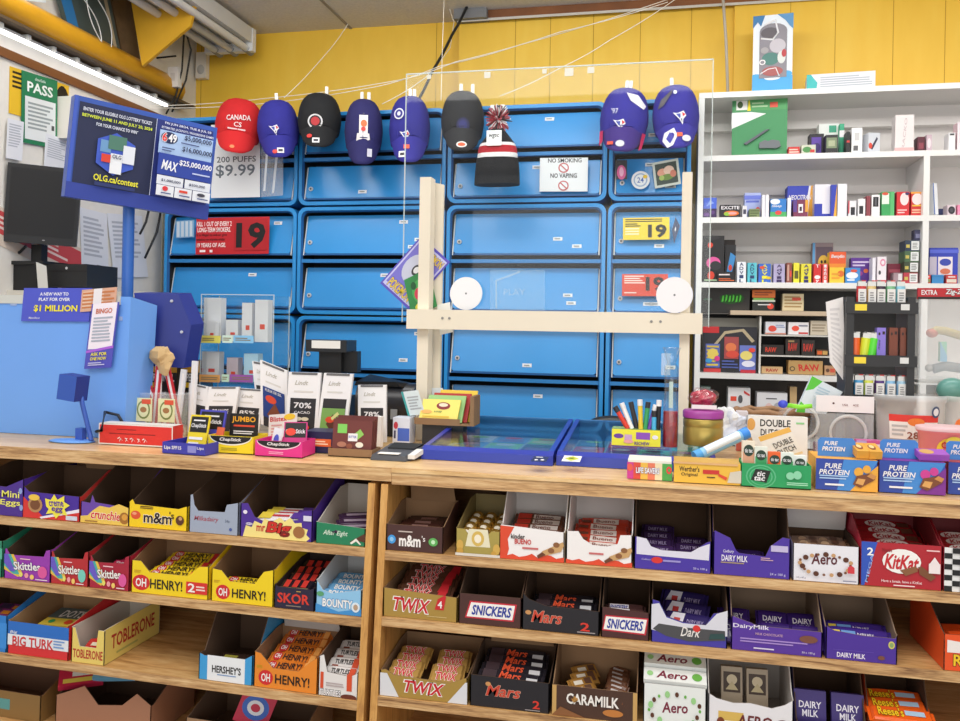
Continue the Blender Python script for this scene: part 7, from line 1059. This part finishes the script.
board('receipt_paper', 'teal edged printed card leaning left of the wooden post', 'paper', [(401, 392), (418, 390), (418, 414), (408, 416)], 2.15, .002, '#d8e4e8', [('r', 0, 0, .12, 1, '#3aa0a0'), ('l', .25, .2, .9, .8, 5, '#a8b0b8')])
ct('medicine_box', 'small white and blue box left of the soup packets', 'box', 392, 410, 444, 418, '#dde2f0', [('r', .3, .1, .95, .6, '#4a6ac8'), ('e', .2, .7, .12, .14, '#c83a4a'), ('r', .1, .2, .2, .5, '#3a3a60')], dep=.05)
ct('small_box', 'thin white carton standing at the right of the cream box', 'box', 372, 381, 448, 417, '#e8e4e0', [('r', .1, .1, .4, .5, '#d8b060')], dep=.02)
# soup packet holder
p = PZ(432, 452, ZK); o = thing('packet_holder', 'tan cardboard holder raised on a stand with soup packets', 'holder', (p.x, PZ(432, 448, ZK).y + .05, ZK)); k = ppm(o.location); S_ = 1 / k; T0 = Matrix.Identity(4)
hz = 22 * S_
m = MB(); m.box(-31 * S_, 30 * S_, 0, .075, hz - .004, hz, KR); m.box(-31 * S_, 16 * S_, -.002, 0, hz - .004, hz + 5 * S_, KR); m.box(26 * S_, 30 * S_, 0, .075, hz, hz + 28 * S_, KR); m.build('holder_tray', o)
m = MB(); m.box(-24 * S_, 18 * S_, .01, .06, 0, hz - .005, M('#2a2b30', .5)); m.build('stand_block', o)
for i, (c, lab, dx, dh) in enumerate((('#f0e070', 'frontmost pale yellow soup packet with red bowl picture', 0, 0), ('#9ac880', 'pale green soup packet behind the frontmost one', 4, 4), ('#b82a28', 'red soup packet behind the green one', 8, 6), ('#e8c83a', 'golden yellow soup packet at the back of the holder', 13, 9))):
    b = thing('soup_packet', lab, 'packet', o.location + Vector(((-8 + dx) * S_, .004 + .014 * i, hz + .002)), rot=(-.35, .0, 0), group='soup packets in the tan holder'); m = MB(); w2 = 20 * S_; h2 = (24 + dh) * S_; m.panel([(-w2, 0), (w2, 0), (w2 + .006, h2), (-w2 + .008, h2)], (0, 0, 0), (1, 0, 0), (0, 0, 1), (0, .007, 0), c); m.build('packet', b)
    if i == 0: d = MB(); d.deco([('e', .62, .72, .18, .16, '#8a2a2a'), ('e', .62, .76, .12, .08, '#e8d8c0'), ('e', .2, .45, .14, .08, '#e8b060'), T('soup', .5, .45, .2, .1, '#5a7a4a'), ('l', .1, .1, .8, .3, 2, '#e0b83a')], face(2 * w2, h2), .0006); d.build('print', b)
# payment terminal
o = thing('payment_terminal', 'flat dark payment terminal with white receipt at the counter edge', 'payment terminal', PZ(394, 461, ZK)); S_ = 1 / ppm(o.location)
m = MB(); m.hexa([(-25 * S_, 0, 0), (12 * S_, 0, 0), (26 * S_, .09, 0), (-18 * S_, .09, 0), (-24 * S_, .004, 5 * S_), (11 * S_, .004, 5 * S_), (24 * S_, .09, 12 * S_), (-16 * S_, .09, 12 * S_)], M('#4a4c52', .4)); m.build('housing', o)
m = MB(); m.hexa([(-14 * S_, .05, 8.6 * S_), (14 * S_, .05, 8.6 * S_), (20 * S_, .085, 12 * S_), (-12 * S_, .085, 12 * S_), (-14 * S_, .05, 10 * S_), (14 * S_, .05, 10 * S_), (20 * S_, .085, 13.5 * S_), (-12 * S_, .085, 13.5 * S_)], '#17181b'); m.build('screen', o)
m = MB(); m.box(-18 * S_, 4 * S_, .004, .03, 6.2 * S_, 6.8 * S_, '#f0efec'); m.build('receipt', o)
m = MB(); m.hexa([(13 * S_, .01, 2 * S_), (20 * S_, .01, 2 * S_), (24 * S_, .05, 5 * S_), (17 * S_, .05, 5 * S_), (13 * S_, .01, 6 * S_), (20 * S_, .01, 6 * S_), (24 * S_, .05, 10 * S_), (17 * S_, .05, 10 * S_)], '#dcdcda'); m.build('side_paper', o)
# lottery ticket cases
def case(lab, bl, br, xbl, xbr, sticker):
    p0, p1 = PZ(*bl, ZK), PZ(*br, ZK); Y0 = (p0.y + p1.y) / 2; Y1 = YR - .06; x0, x1 = p0.x, p1.x; zf = ZK + .030; zbk = ZK + .062
    xb0, xb1 = x0 , x1
    o = thing('ticket_display_case', lab, 'display case', ((x0 + x1) / 2, Y0, ZK)); T0 = Matrix.Translation(-Vector(o.location)); FB = M('#2536a0', .3)
    m = MB(); m.T = T0; m.hexa([(x0, Y0, ZK), (x1, Y0, ZK), (x1, Y0 + .025, ZK), (x0, Y0 + .025, ZK), (x0, Y0 + .004, zf - .008), (x1, Y0 + .004, zf - .008), (x1, Y0 + .025, zf), (x0, Y0 + .025, zf)], FB)
    for xx in (x0, x1 - .012): m.hexa([(xx, Y0 + .025, ZK), (xx + .012, Y0 + .025, ZK), (xx + .012, Y1, ZK), (xx, Y1, ZK), (xx, Y0 + .025, zf), (xx + .012, Y0 + .025, zf), (xx + .012, Y1, zbk), (xx, Y1, zbk)], FB)
    m.box(x0 + .012, x1 - .012, Y1 - .012, Y1, ZK, zbk, M('#3a7ab8', .3)); m.build('blue_frame', o)
    m = MB(); m.T = T0; m.box(x0 + .012, x1 - .012, Y0 + .025, Y1 - .012, ZK, ZK + .006, '#8aa0b8'); m.build('tray_floor', o)
    m = MB(); m.T = T0; m.hexa([(x0 + .012, Y0 + .025, zf - .004), (x1 - .012, Y0 + .025, zf - .004), (x1 - .012, Y1 - .012, zbk - .004), (x0 + .012, Y1 - .012, zbk - .004), (x0 + .012, Y0 + .025, zf - .001), (x1 - .012, Y0 + .025, zf - .001), (x1 - .012, Y1 - .012, zbk - .001), (x0 + .012, Y1 - .012, zbk - .001)], G_CASE); m.build('glass_lid', o)
    cols = ['#6ac8b0', '#b8c0d0', '#c8506a', '#4a8a60', '#3a3a50', '#a07848', '#5a90c8', '#8a4a90', '#e0d090', '#3a6a8a', '#b8a8c8', '#7ab870']
    nx = max(2, int((x1 - x0 - .03) / .075)); ny = 3; dx = (x1 - x0 - .03) / nx; dy = (Y1 - Y0 - .05) / ny
    for j in range(ny):
        for i in range(nx):
            m = MB(); w2, h2 = dx * .92, dy * .9; m.box(-w2 / 2, w2 / 2, -h2 / 2, h2 / 2, 0, .0012, cols[(i * 5 + j * 7 + len(lab)) % 12]); m.deco([('l', .1, .1, .9, .5, 3, cols[(i + j + 4) % 12]), ('e', .5, .72, .3, .16, cols[(i * 3 + j + 9) % 12])], lambda u, v, L: Vector((-w2 / 2 + w2 * u, -h2 / 2 + h2 * v, .0012 + L)), .0004)
            b = m.build('scratch_ticket', None, (x0 + .015 + dx * (i + .5), Y0 + .028 + dy * (j + .5), ZK + .0065)); tag(b, f'{["leftmost", "second", "third", "fourth", "fifth", "sixth", "seventh"][i]} scratch ticket of the {("front", "middle", "back")[j]} row in the {sticker} glass case', 'lottery ticket', 'scratch tickets under glass')
    return o, T0, x0, x1, Y0, zf
o, T0, x0, x1, Y0, zf = case('blue framed glass ticket case right of the payment terminal', (420, 459.5), (553, 465.5), 0, 0, 'left')
def lidsticker(o, T0, px, py, w_, h_, dl, c, name):
    p = PZ(px, py, ZK + .034); m = MB(); m.T = T0; 
    mp = lambda u, v, L: Vector((p.x + (u - .5) * w_, p.y + (v - .5) * h_, ZK + .0325 + (v * h_) * .08 + (p.y - Y0 - .025 - h_ / 2) * .08 + L)); m.add([mp(0, 0, 0), mp(1, 0, 0), mp(1, 1, 0), mp(0, 1, 0)], [(0, 1, 2, 3)], c); m.deco(dl, mp, .0005); m.build(name, o)
lidsticker(o, T0, 540, 455, .034, .05, [('e', .3, .3, .12, .12, W_), ('e', .7, .3, .12, .12, W_), ('l', .2, .6, .8, .85, 1, W_)], '#1c2458', 'warning_sticker')
o, T0, x0, x1, Y0, zf = case('blue framed glass ticket case left of the red mints box', (555.5, 466), (716, 473), 0, 0, 'right')
lidsticker(o, T0, 572, 455, .04, .055, [('p', [(.5, .1), (.9, .5), (.5, .9), (.1, .5)], '#c8d03a'), ('l', .35, .4, .65, .6, 2, '#3a3a2a')], '#f0f0ea', 'diamond_sticker')
# things standing behind / on the right case
m = MB(); n = 10; vs = []; base = PY(606, 431, YR - .02)
m.ball(PY(612, 428, YR - .03), .075, .03, .035, M('#1a1b1e', .35), 20, 10); tag(m.build('black_device'), 'curved black hood lying behind the right ticket case', 'device')
o, W, H = None, None, None
def onlid(px, py):                       # point on the sloping glass lid of a ticket case
    z = ZK + .045
    for _ in range(6): y = PZ(px, py, z).y; z = ZK + .031 + (y - 1.87) * .07
    return y, z + .0012
def onz(z, name, lab, cat, l, r, b, t, c, dl=(), **kw): return bx(name, lab, cat, l, r, b, t, c, dl, Z=z, **kw)
Yc = onlid(636, 448)[0]
o = onz(onlid(636, 448)[1], 'craft_box', 'yellow and purple box filled with pens on the right ticket case', 'box', 611, 661, 0, 430, '#e8e23a', [('e', .15, .6, .1, .14, '#6a3a9a'), ('r', .5, .45, .78, .85, '#8a4ab8'), ('r', .27, .35, .42, .7, '#c8a0c8'), ('e', .88, .6, .06, .12, '#e8e8f0'), T('RECHEW', .62, .22, .3, .2, '#5a2a8a', bold=.05), ('r', 0, 0, 1, .06, '#6a2a7a'), ('e', .35, .3, .1, .1, '#e8a0a0')], Y=Yc, dep=.05, side='#6a2a7a', top='#8ab070')
pz_ = PY(636, 430, Yc).z
random.seed(2)
for i, (px, c, ln, lean, lab) in enumerate(((630, '#d83a2a', .045, -.55, 'red capped pen leaning left'), (634, '#f0f0f0', .05, -.4, 'white striped pen leaning left'), (639, '#2a2a30', .05, -.25, 'black striped pen'), (643, '#e8c83a', .055, -.05, 'yellow pen'), (647, '#3aa060', .05, .1, 'green pen'), (651, '#7a4ab0', .045, .25, 'violet pen'), (656, '#4ab0e0', .03, .0, 'blue pen with pink ring'), (660, '#1a1a20', .055, .02, 'tall black pen'))):
    x = XYZ(px - 2, Yc + .02, pz_); b = thing('pen', lab + ' standing out of the yellow and purple box', 'pen', (x, Yc + .012 + .004 * (i % 3), pz_ + .001), rot=(0, lean, 0)); m = MB(); m.cyl((0, 0, 0), (0, 0, ln), .0055, c, n=10); m.build('barrel', b); m = MB(); m.cyl((0, 0, ln), (0, 0, ln + .014), .006, '#e8e8ea' if i % 2 else '#2a2a30', n=10); m.build('cap', b)
# red candy tube bag
yt_, zt_ = onlid(670, 448); o = thing('candy_tube', 'tall clear plastic tube bag with red candy at the bottom', 'candy tube', (XYZ(670, yt_, zt_), yt_, zt_)); k = ppm(o.location); S_ = 1 / k
m = MB(); m.lathe([(7.5 * S_, 0), (8 * S_, 30 * S_), (6.5 * S_, 60 * S_), (7 * S_, 80 * S_), (4 * S_, 84 * S_), (9 * S_, 100 * S_)], glass('tube_film', '#f4fafa', .1, .1), n=16); m.build('clear_tube', o); m = MB(); m.cyl((0, 0, .002), (0, 0, 36 * S_), 7 * S_, M('#a82a34', .4, var=.4, scale=60, bump=.5), n=16); m.build('red_candy', o)
m = MB(); m.box(-10 * S_, -1 * S_, -.004, .004, 72 * S_, 94 * S_, H_CLEAR); m.box(-2 * S_, 2 * S_, -.012, -.01, 40 * S_, 66 * S_, '#b8c8c0'); m.build('header_tag', o)
# gold tin with purple lid
o = thing('candy_tin', 'round gold tin with a purple rimmed lid beside the right post', 'tin', (XYZ(702.5, onlid(702, 451)[0] + .04, 1.1), onlid(702, 451)[0] + .04, onlid(702, 440)[1])); S_ = 1 / ppm(o.location); GD = M('#b0984e', .3, .6)
r_ = 19.5 * S_; m = MB(); m.lathe([(0, 0), (r_ * .97, 0), (r_, .003), (r_, 17 * S_), (r_ * .97, 18 * S_), (r_ * 1.0, 19 * S_), (r_, 25 * S_), (r_ * .95, 27 * S_), (0, 27 * S_)], GD, n=32); m.build('tin_body', o); m = MB(); m.lathe([(r_ * 1.02, 27 * S_), (r_ * 1.03, 33 * S_), (r_ * .95, 34.5 * S_), (0, 35 * S_)], M('#9a3a90', .35), n=32); m.build('lid', o)
tz = o.location.z + 35.5 * S_
b = thing('candy_bag', 'clear bag of dark red candy resting on the gold tin', 'candy bag', (o.location.x, o.location.y, tz)); m = MB(); m.lump((0, 0, 10 * S_), 12.5 * S_, 8.5 * S_, M('#b02440', .35, var=.45, scale=70, bump=.6), .2, 60); m.build('candy', b); m = MB(); m.lump((0, 0, 11 * S_), 14.5 * S_, 10 * S_, glass('bag_film', '#ffffff', .10, .1), .2, 40); m.box(-12 * S_, 12 * S_, -.035, -.033, 1 * S_, 5 * S_, '#e8dce0'); m.build('clear_wrap', b)
# tissue like white bag + small bits
m = MB(); 
for i, (px, py, rx1, rz1) in enumerate(((724, 424, .026, .03), (734, 428, .028, .03))): m.lump(PY(px, py, 2.2), rx1, rz1, M('#d4dae8' if i else '#e4e6e8', .5), .9, 45)
tag(m.build('crumpled_bag'), 'crumpled white and blue plastic bag right of the gold tin', 'bag')
bx('tea_box', 'white and red tea box behind the crumpled bag', 'box', 736, 748, 0, 412, '#e4dce0', [('r', 0, 0, 1, .5, '#d86a5a'), T('TEA', .5, .75, .7, .18, '#b83a3a')], Y=2.3, Z=ZK, dep=.04)
# blue tube
a, b_ = PY(697, 456, 1.9), PY(742, 435, 1.95); o = thing('toothbrush_tube', 'light blue and white tube lying slanted before the gold tin', 'tube', (a + b_) / 2); T0 = Matrix.Translation(-Vector(o.location))
m = MB(); m.T = T0; m.cyl(a, b_, .0125, '#8ac0e8', n=16); m.build('tube_body', o); m = MB(); m.T = T0; d_ = (b_ - a).normalized(); m.cyl(a - d_ * .006, a + d_ * .01, .0135, '#4a9ad8', n=16); m.cyl(b_ - d_ * .004, b_ + d_ * .014, .0135, '#3a8ae0', n=16); m.build('end_cap', o); m = MB(); m.T = T0 @ Matrix.Translation((0, -.006, .004)); m.cyl(a + d_ * .02, b_ - d_ * .01, .009, '#e8f0f6', n=12); m.build('white_label', o)
# front row right
FR = dict(dep=.06)
ct('candy_box', 'low box with fruit coloured stripes reading LIFE SAVERS', 'candy box', 627, 672, 480, 461, '#e8e4d8', [('r', 0, 0, .14, .88, '#c83a90'), ('e', .06, .6, .07, .2, '#e05a4a'), ('r', .14, 0, .3, .88, '#d84a3a'), ('r', .3, 0, .46, .88, '#e8b84a'), ('r', .46, 0, .62, .88, '#e07a5a'), ('r', .62, 0, .78, .88, '#e8d8b0'), ('r', .78, 0, 1, .88, '#4aa04a'), ('e', .93, .55, .06, .2, '#e03a3a'), ('e', .93, .55, .025, .09, '#4aa04a'), T('LIFE SAVERS', .46, .48, .52, .3, '#f4f4f4', out='#2a3a9a', ob=.08, bold=.05)], dep=.07)
ct('candy_box', 'low golden yellow box with red banner right of the striped box', 'candy box', 673, 741, 484, 463, '#e8b83e', [T("Werther's", .24, .66, .3, .26, '#3a2414', bold=.04), T('Original', .24, .38, .24, .2, '#3a2414'), ('r', .44, .46, .68, .66, '#c8302a'), ('p', [(.68, .5), (.8, .34), (.78, .2), (.66, .4)], '#d8482a'), ('l', .5, .26, .62, .36, 1, '#3a2414'), ('p', [(.8, .1), (.84, .6), (1, .7), (1, .1)], '#cfc8b8'), ('r', 0, .9, .95, 1, '#dcae78')], dep=.07, side='#caa04a')
o, W, H = tray('mint_tray', 'green tray of small mint boxes with black oval logo', 741.5, 811, 488, 464.5, '#1f9a5a', [('e', .28, .46, .22, .5, '#5ab884'), ('e', .28, .46, .2, .45, '#1f9a5a'), ('e', .28, .46, .17, .39, '#5ab884'), ('e', .28, .46, .15, .35, '#1f9a5a'), ('p', [(.13, .3), (.2, .78), (.42, .72), (.36, .2)], '#16201a'), T('tic', .28, .58, .12, .22, W_, bold=.06, sh=.2), T('tac', .26, .38, .16, .2, W_, bold=.06, sh=.2), ('e', .7, .55, .06, .16, '#8ad0a8'), ('e', .8, .6, .06, .18, '#8ad0a8'), ('l', .65, .15, .95, .3, 2, '#a8e0c0')], dep=.07, inn='#187a48')
for i, (dx, c, c2, h_, y, lab) in enumerate(((-.052, '#e8dcc8', '#d8a080', .085, .02, 'pink topped mint box at the left of the green tray'), (-.028, '#e0e4d8', '#3aa060', .075, .015, 'white and green mint box at the left of the green tray'), (-.002, '#e8642a', '#e8642a', .066, .012, 'orange mint box in the middle of the green tray'), (.022, '#e0e8e0', '#3a9a5a', .066, .012, 'white mint box with green leaf in the green tray'), (.048, '#e8ecea', '#c8d8d0', .06, .02, 'plain white mint box at the right of the green tray'))):
    b = thing('mint_box', lab, 'mint box', o.location + Vector((dx, y, .004)), rz=.05); m = MB(); m.box(-.0125, .0125, 0, .014, 0, h_, c); m.build('box_body', b); d = MB(); d.deco([('r', .05, .3, .95, .75, c2), ('e', .5, .78, .4, .14, '#223a2c'), T('tic tac', .5, .78, .6, .1, W_, bold=.05)], face(.025, h_), .0004); d.build('front_print', b)
def protein(lab, l, r, b, t, c2, hx):
    D = [('p', [(0, 0), (0, 1), (.55, 1), (.45, 0)], '#2a46a0'), ('p', [(.35, 0), (.45, 1), (1, 1), (.8, .3), (.6, 0)], '#3f86d0'), ('p', [(.56, 0), (.8, .5), (1, .85), (1, 0)], c2), T('PURE', .28, .78, .28, .17, W_, bold=.06, sh=.2), T('PROTEIN', .3, .58, .5, .17, W_, bold=.06, sh=.2), ('l', .06, .34, .55, .5, 2, '#a8c8ec'), ('l', .15, .12, .5, .24, 1, W_), ('e', .69, .62, .075, .15, c2 if c2 != '#7a2a90' else '#c83a90'), ('e', .82, .72, .065, .13, c2 if c2 != '#7a2a90' else '#c83a90'), ('p', [(.6, .22), (.66, .5), (.9, .6), (.95, .4), (.72, .12)], '#7a4424'), ('p', [(.64, .26), (.68, .42), (.8, .4), (.76, .2)], '#d8a05a'), ('p', [(.82, .5), (.88, .6), (.97, .52), (.93, .4)], '#c88a4a')]
    o = ct('protein_bar_box', lab, 'box', l, r, b, t, '#2a56b8', D, dep=.10, side=c2 if c2 != '#7a2a90' else '#8a3ab0', top=c2)
    mx = (l + r) / 2; p = o.location; k = ppm(p); H = (b - t) / k; m = MB(); S_ = 1 / k; x = (hx - mx) * S_; w_ = 18 * S_
    m.panel([(-w_, 0), (w_, 0), (w_, 16 * S_), (w_ - .006, 19 * S_), (-w_ + .006, 19 * S_), (-w_, 16 * S_)], (x, .035, H + .0005), (1, 0, 0), (0, 0, 1), (0, .0015, 0), '#3f80cc'); m.deco([T('PURE', .35, .72, .36, .22, W_, bold=.06, sh=.2), T('PROTEIN', .42, .42, .62, .24, W_, bold=.06, sh=.2)], lambda u, v, L: Vector((x - w_ + 2 * w_ * u, .035 - L, H + 19 * S_ * v)), .0006); m.build('header_flap', o)
    return o, H
o, H = protein('blue box with orange corner, leftmost of the protein bar boxes', 815.5, 877.5, 491, 460, '#e8a83a', 840)
for dx, lab in ((.042, 'left'), (.066, 'right')): b = thing('protein_bar', lab + ' golden wrapped bar on top of the orange cornered box', 'protein bar', o.location + Vector((dx, .012, H + .002)), group='golden bars on the orange cornered box', rot=(.25, 0, .1)); m = MB(); m.box(-.022, .002, 0, .045, 0, .016, '#d8a040'); m.deco([('e', .4, .5, .3, .3, '#8a4a24'), ('e', .4, .55, .2, .2, '#e8c890')], lambda u, v, L: Vector((-.022 + .024 * u, .045 * v, .016 + L)), .0004); m.build('wrapper', b)
o, H = protein('blue box with purple corner, middle of the protein bar boxes', 879, 945.5, 494, 462, '#7a2a90', 904)
b = thing('protein_bar', 'purple wrapped bar on top of the purple cornered box', 'protein bar', o.location + Vector((.05, .012, H + .002)), rot=(.25, 0, .1)); m = MB(); m.box(-.035, .02, 0, .03, 0, .013, '#9a50b8'); m.deco([('e', .3, .5, .25, .4, '#c89a5a')], lambda u, v, L: Vector((-.035 + .055 * u, .03 * v, .013 + L)), .0004); m.build('wrapper', b)
protein('blue box with red side at the right edge of the counter', 948, 1012, 496, 464, '#a8382a', 972)
# basket, cards, tubs
o = thing('wicker_basket', 'brown twisted wicker basket behind the white lettered box', 'basket', PZ(778, 452, ZK) + Vector((0, .09, 0))); S_ = 1 / ppm(o.location)
BR = M('#8a6242', .7, var=.3, scale=40, bump=.6); m = MB(); m.lathe([(30 * S_, 0), (34 * S_, 30 * S_)], BR, n=28, sy=.6); m.build('basket_wall', o)
m = MB(); m.tube([((36 * S_ + .004 * math.sin(i)) * math.cos(i * .2244), 22 * S_ * math.sin(i * .2244), 36 * S_ + .003 * math.sin(i * 2)) for i in range(29)], .008, M('#a07a58', .7, bump=.6, scale=60), 8); m.build('twisted_rim', o)
ct('gum_display_box', 'white box with black hand drawn DOUBLE DUTCH lettering', 'box', 747, 808, 461, 418, '#e8e8e6', [T('DOUBLE', .46, .84, .5, .17, '#1a1a1a', bold=.05), T('DUTCH', .4, .62, .36, .16, '#1a1a1a', bold=.05), ('e', .06, .8, .07, .14, '#d8a050'), ('p', [(0, 0), (0, .7), (.2, .1), (.24, 0)], '#b8946a'), ('l', .8, .82, .95, .9, 1, '#8ad090')], dep=.05, lean=-.05)
board('lettered_card', 'tilted white card with orange border reading DOUBLE DUTCH', 'card', [(758, 437), (789, 427), (806, 454), (772, 463)], PZ(780, 470, ZK).y + .03, .003, '#ecebe6', [('r', 0, .82, 1, 1, '#e8b85a'), ('r', 0, 0, 1, .08, '#e8d0a0'), T('DOUBLE', .6, .55, .6, .2, '#1c1c1c', bold=.02, rot=4), T('DUTCH', .6, .28, .55, .2, '#1c1c1c', bold=.02, rot=4)])
def tub(lab, cx_, bt, tp, rw, c=None, fill_=None, dl=None, lid=None, Y=None, sy=.7):
    p = PZ(cx_, bt, ZK) if Y is None else Vector((XYZ(cx_, Y, ZK), Y, ZK)); o = thing('plastic_tub', lab, 'tub', p); S_ = 1 / ppm(p); h = (PY(cx_, tp, p.y).z - ZK); r = rw * S_
    m = MB(); m.lathe([(r * .84, 0), (r * .88, .005), (r * .98, h * .9), (r * 1.03, h * .92), (r * 1.03, h), (r * .97, h * 1.01)], c or H_TUB, n=30, sy=sy); m.build('tub_wall', o)
    if lid: m = MB(); m.lathe([(r * 1.05, h * .95), (r * 1.06, h * 1.03), (r * .98, h * 1.04), (0, h * 1.04)], lid, n=30, sy=sy); m.build('lid', o)
    if fill_: m = MB(); m.lathe([(0, .006), (r * .8, .006), (r * .86, h * fill_[1]), (0, h * fill_[1] * 1.05)], fill_[0], n=24, sy=sy); tag(m.build('contents', o), kind='stuff')
    if dl:
        def mp(u, v, L): a = (u - .5) * 2.0; rr_ = r * (.86 + .13 * v) * 1.01 + L; return Vector((rr_ * math.sin(a), -rr_ * sy * math.cos(a), h * (.05 + .85 * v)))
        m = MB()
        for d in dl:
            if d[0] == 'r': # bend rectangles round the wall
                n = 10
                for i in range(n): u0 = d[1] + (d[3] - d[1]) * i / n; u1 = d[1] + (d[3] - d[1]) * (i + 1) / n; m.add([mp(u0, d[2], .0005 * (1 + dl.index(d))), mp(u1, d[2], .0005 * (1 + dl.index(d))), mp(u1, d[4], .0005 * (1 + dl.index(d))), mp(u0, d[4], .0005 * (1 + dl.index(d)))], [(0, 1, 2, 3)], d[5])
            else: m.deco([d], lambda u, v, L, q=dl.index(d): mp(u, v, L + .0005 * (q + 1)), .0004)
        m.build('printed_label', o)
    return o
tub('big frosted tub with red and white candy label behind the purple cornered box', 909, 462, 395, 33, fill_=(M('#b8b0a8', .6, var=.5, scale=50, bump=.6), .3), dl=[('r', .1, .38, .85, .78, '#eceaea'), ('r', .1, .68, .85, .8, '#d83a34'), ('e', .5, .68, .12, .07, '#e8803a'), T('285', .5, .45, .25, .12, '#8a4a3a', bold=.04), ('l', .15, .42, .38, .64, 3, '#b8b8bc'), ('l', .66, .42, .82, .64, 3, '#b8b8bc'), ('e', .78, .86, .07, .1, '#3a4a70'), ('e', .78, .86, .045, .065, '#dfe0e6')])
tub('white frosted tub with orange label at the right edge of the counter', 972, 462, 397, 27, dl=[('e', .2, .6, .14, .16, '#e87a3a'), ('r', .1, .2, .9, .45, '#e8c0c8')], Y=2.25)
tub('pink lidded tub with yellow flower label at the right edge', 947, 470, 428, 28, c=M('#e0808a', .3), dl=[('e', .45, .6, .24, .32, '#f0c83a'), ('e', .5, .8, .14, .16, '#d8c84a'), T('Chupa', .45, .72, .3, .2, '#b8282a', bold=.06), T('Chups', .45, .50, .3, .2, '#b8282a', bold=.06)], Y=2.06, lid='#dcb8bc')
# long candy dispenser with round hole
Yt = PZ(847, 462, ZK).y + .05; x0, x1 = XYZ(816, Yt, 1.2), XYZ(874, Yt, 1.2); zt3 = PY(845, 396, Yt).z
o = thing('candy_dispenser', 'clear plastic dispenser with white top panel and round opening', 'dispenser', ((x0 + x1) / 2, Yt, ZK)); w2 = (x1 - x0) / 2; h2 = zt3 - ZK
m = MB(); m.box(-w2, w2, .0, .003, 0, h2 * .72, H_CLEAR); m.box(-w2, -w2 + .003, .003, .08, 0, h2 * .98, H_CLEAR); m.box(w2 - .003, w2, .003, .08, 0, h2 * .98, H_CLEAR); m.build('clear_body', o)
m = MB(); m.box(-w2, w2, -.001, .003, h2 * .74, h2, M('#e9e6ea', .4)); m.deco([('e', .3, .88, .02, .015, '#5a3a3a'), T('USA', .5, .86, .1, .03, '#7a3a3a'), T('40Z', .68, .86, .1, .03, '#7a3a3a')], face(2 * w2, h2), .0014); m.build('top_panel', o)
m = MB(); R = w2 * .62; m.tube([(R * math.cos(i * .2618) + w2 * .12, -.003, h2 * .42 + R * math.sin(i * .2618)) for i in range(25)], .004, H_TUB, 8); m.build('opening_rim', o)
m = MB(); m.box(-w2 * .9, w2 * .9, .02, .075, .002, h2 * .2, M('#a888c0', .5, var=.5, scale=40)); tag(m.build('wrapped_candy', o), kind='stuff')
m = MB(); m.tube([(R * math.cos(i * .2618), -.003 + .0, R * math.sin(i * .2618)) for i in range(25)], .004, H_TUB, 8); m.cyl((0, .002, 0), (0, .1, 0), R, H_CLEAR, n=30, caps=False); tag(m.build('round_tub', None, (XYZ(800, Yt, ZK + R), Yt, ZK + R + .045)), 'clear round candy tub lying sideways between box and dispenser', 'tub')
bx('candy_pack', 'bright pink and red candy packet below the dispenser opening', 'candy packet', 856, 882, 0, 441, '#c85a9a', [('r', .5, .4, .9, .8, '#e8402a'), ('r', 0, 0, .4, 1, '#b8a0d8'), ('r', 0, .7, 1, .85, '#e8d8e8')], Y=Yt - .05, Z=ZK, dep=.03)
# green white bag
board('plastic_bag', 'white plastic bag with bright green patches standing behind the basket', 'bag', [(812, 376), (843, 392), (826, 414), (796, 412)], 2.3, .02, '#dfe9ee', [('p', [(0, .6), (0, 1), (.35, 1), (.2, .7)], '#5ac83a'), ('p', [(0, 0), (0, .3), (.2, .2), (.3, 0)], '#5ac83a'), ('e', .6, .4, .25, .2, '#c8dce8'), ('l', .3, .6, .8, .85, 3, '#b8d0dc')], rigid=False)
m = MB(); m.tube([PY(a, b, 2.22) for a, b in ((786, 405), (800, 407), (812, 406))], .006, '#8ae03a'); m.ball(PY(783, 404, 2.22), .012, .012, .010, '#3a4ac8'); tag(m.build('toy_wand'), 'lime green toy stick with blue tip lying behind the basket', 'toy')
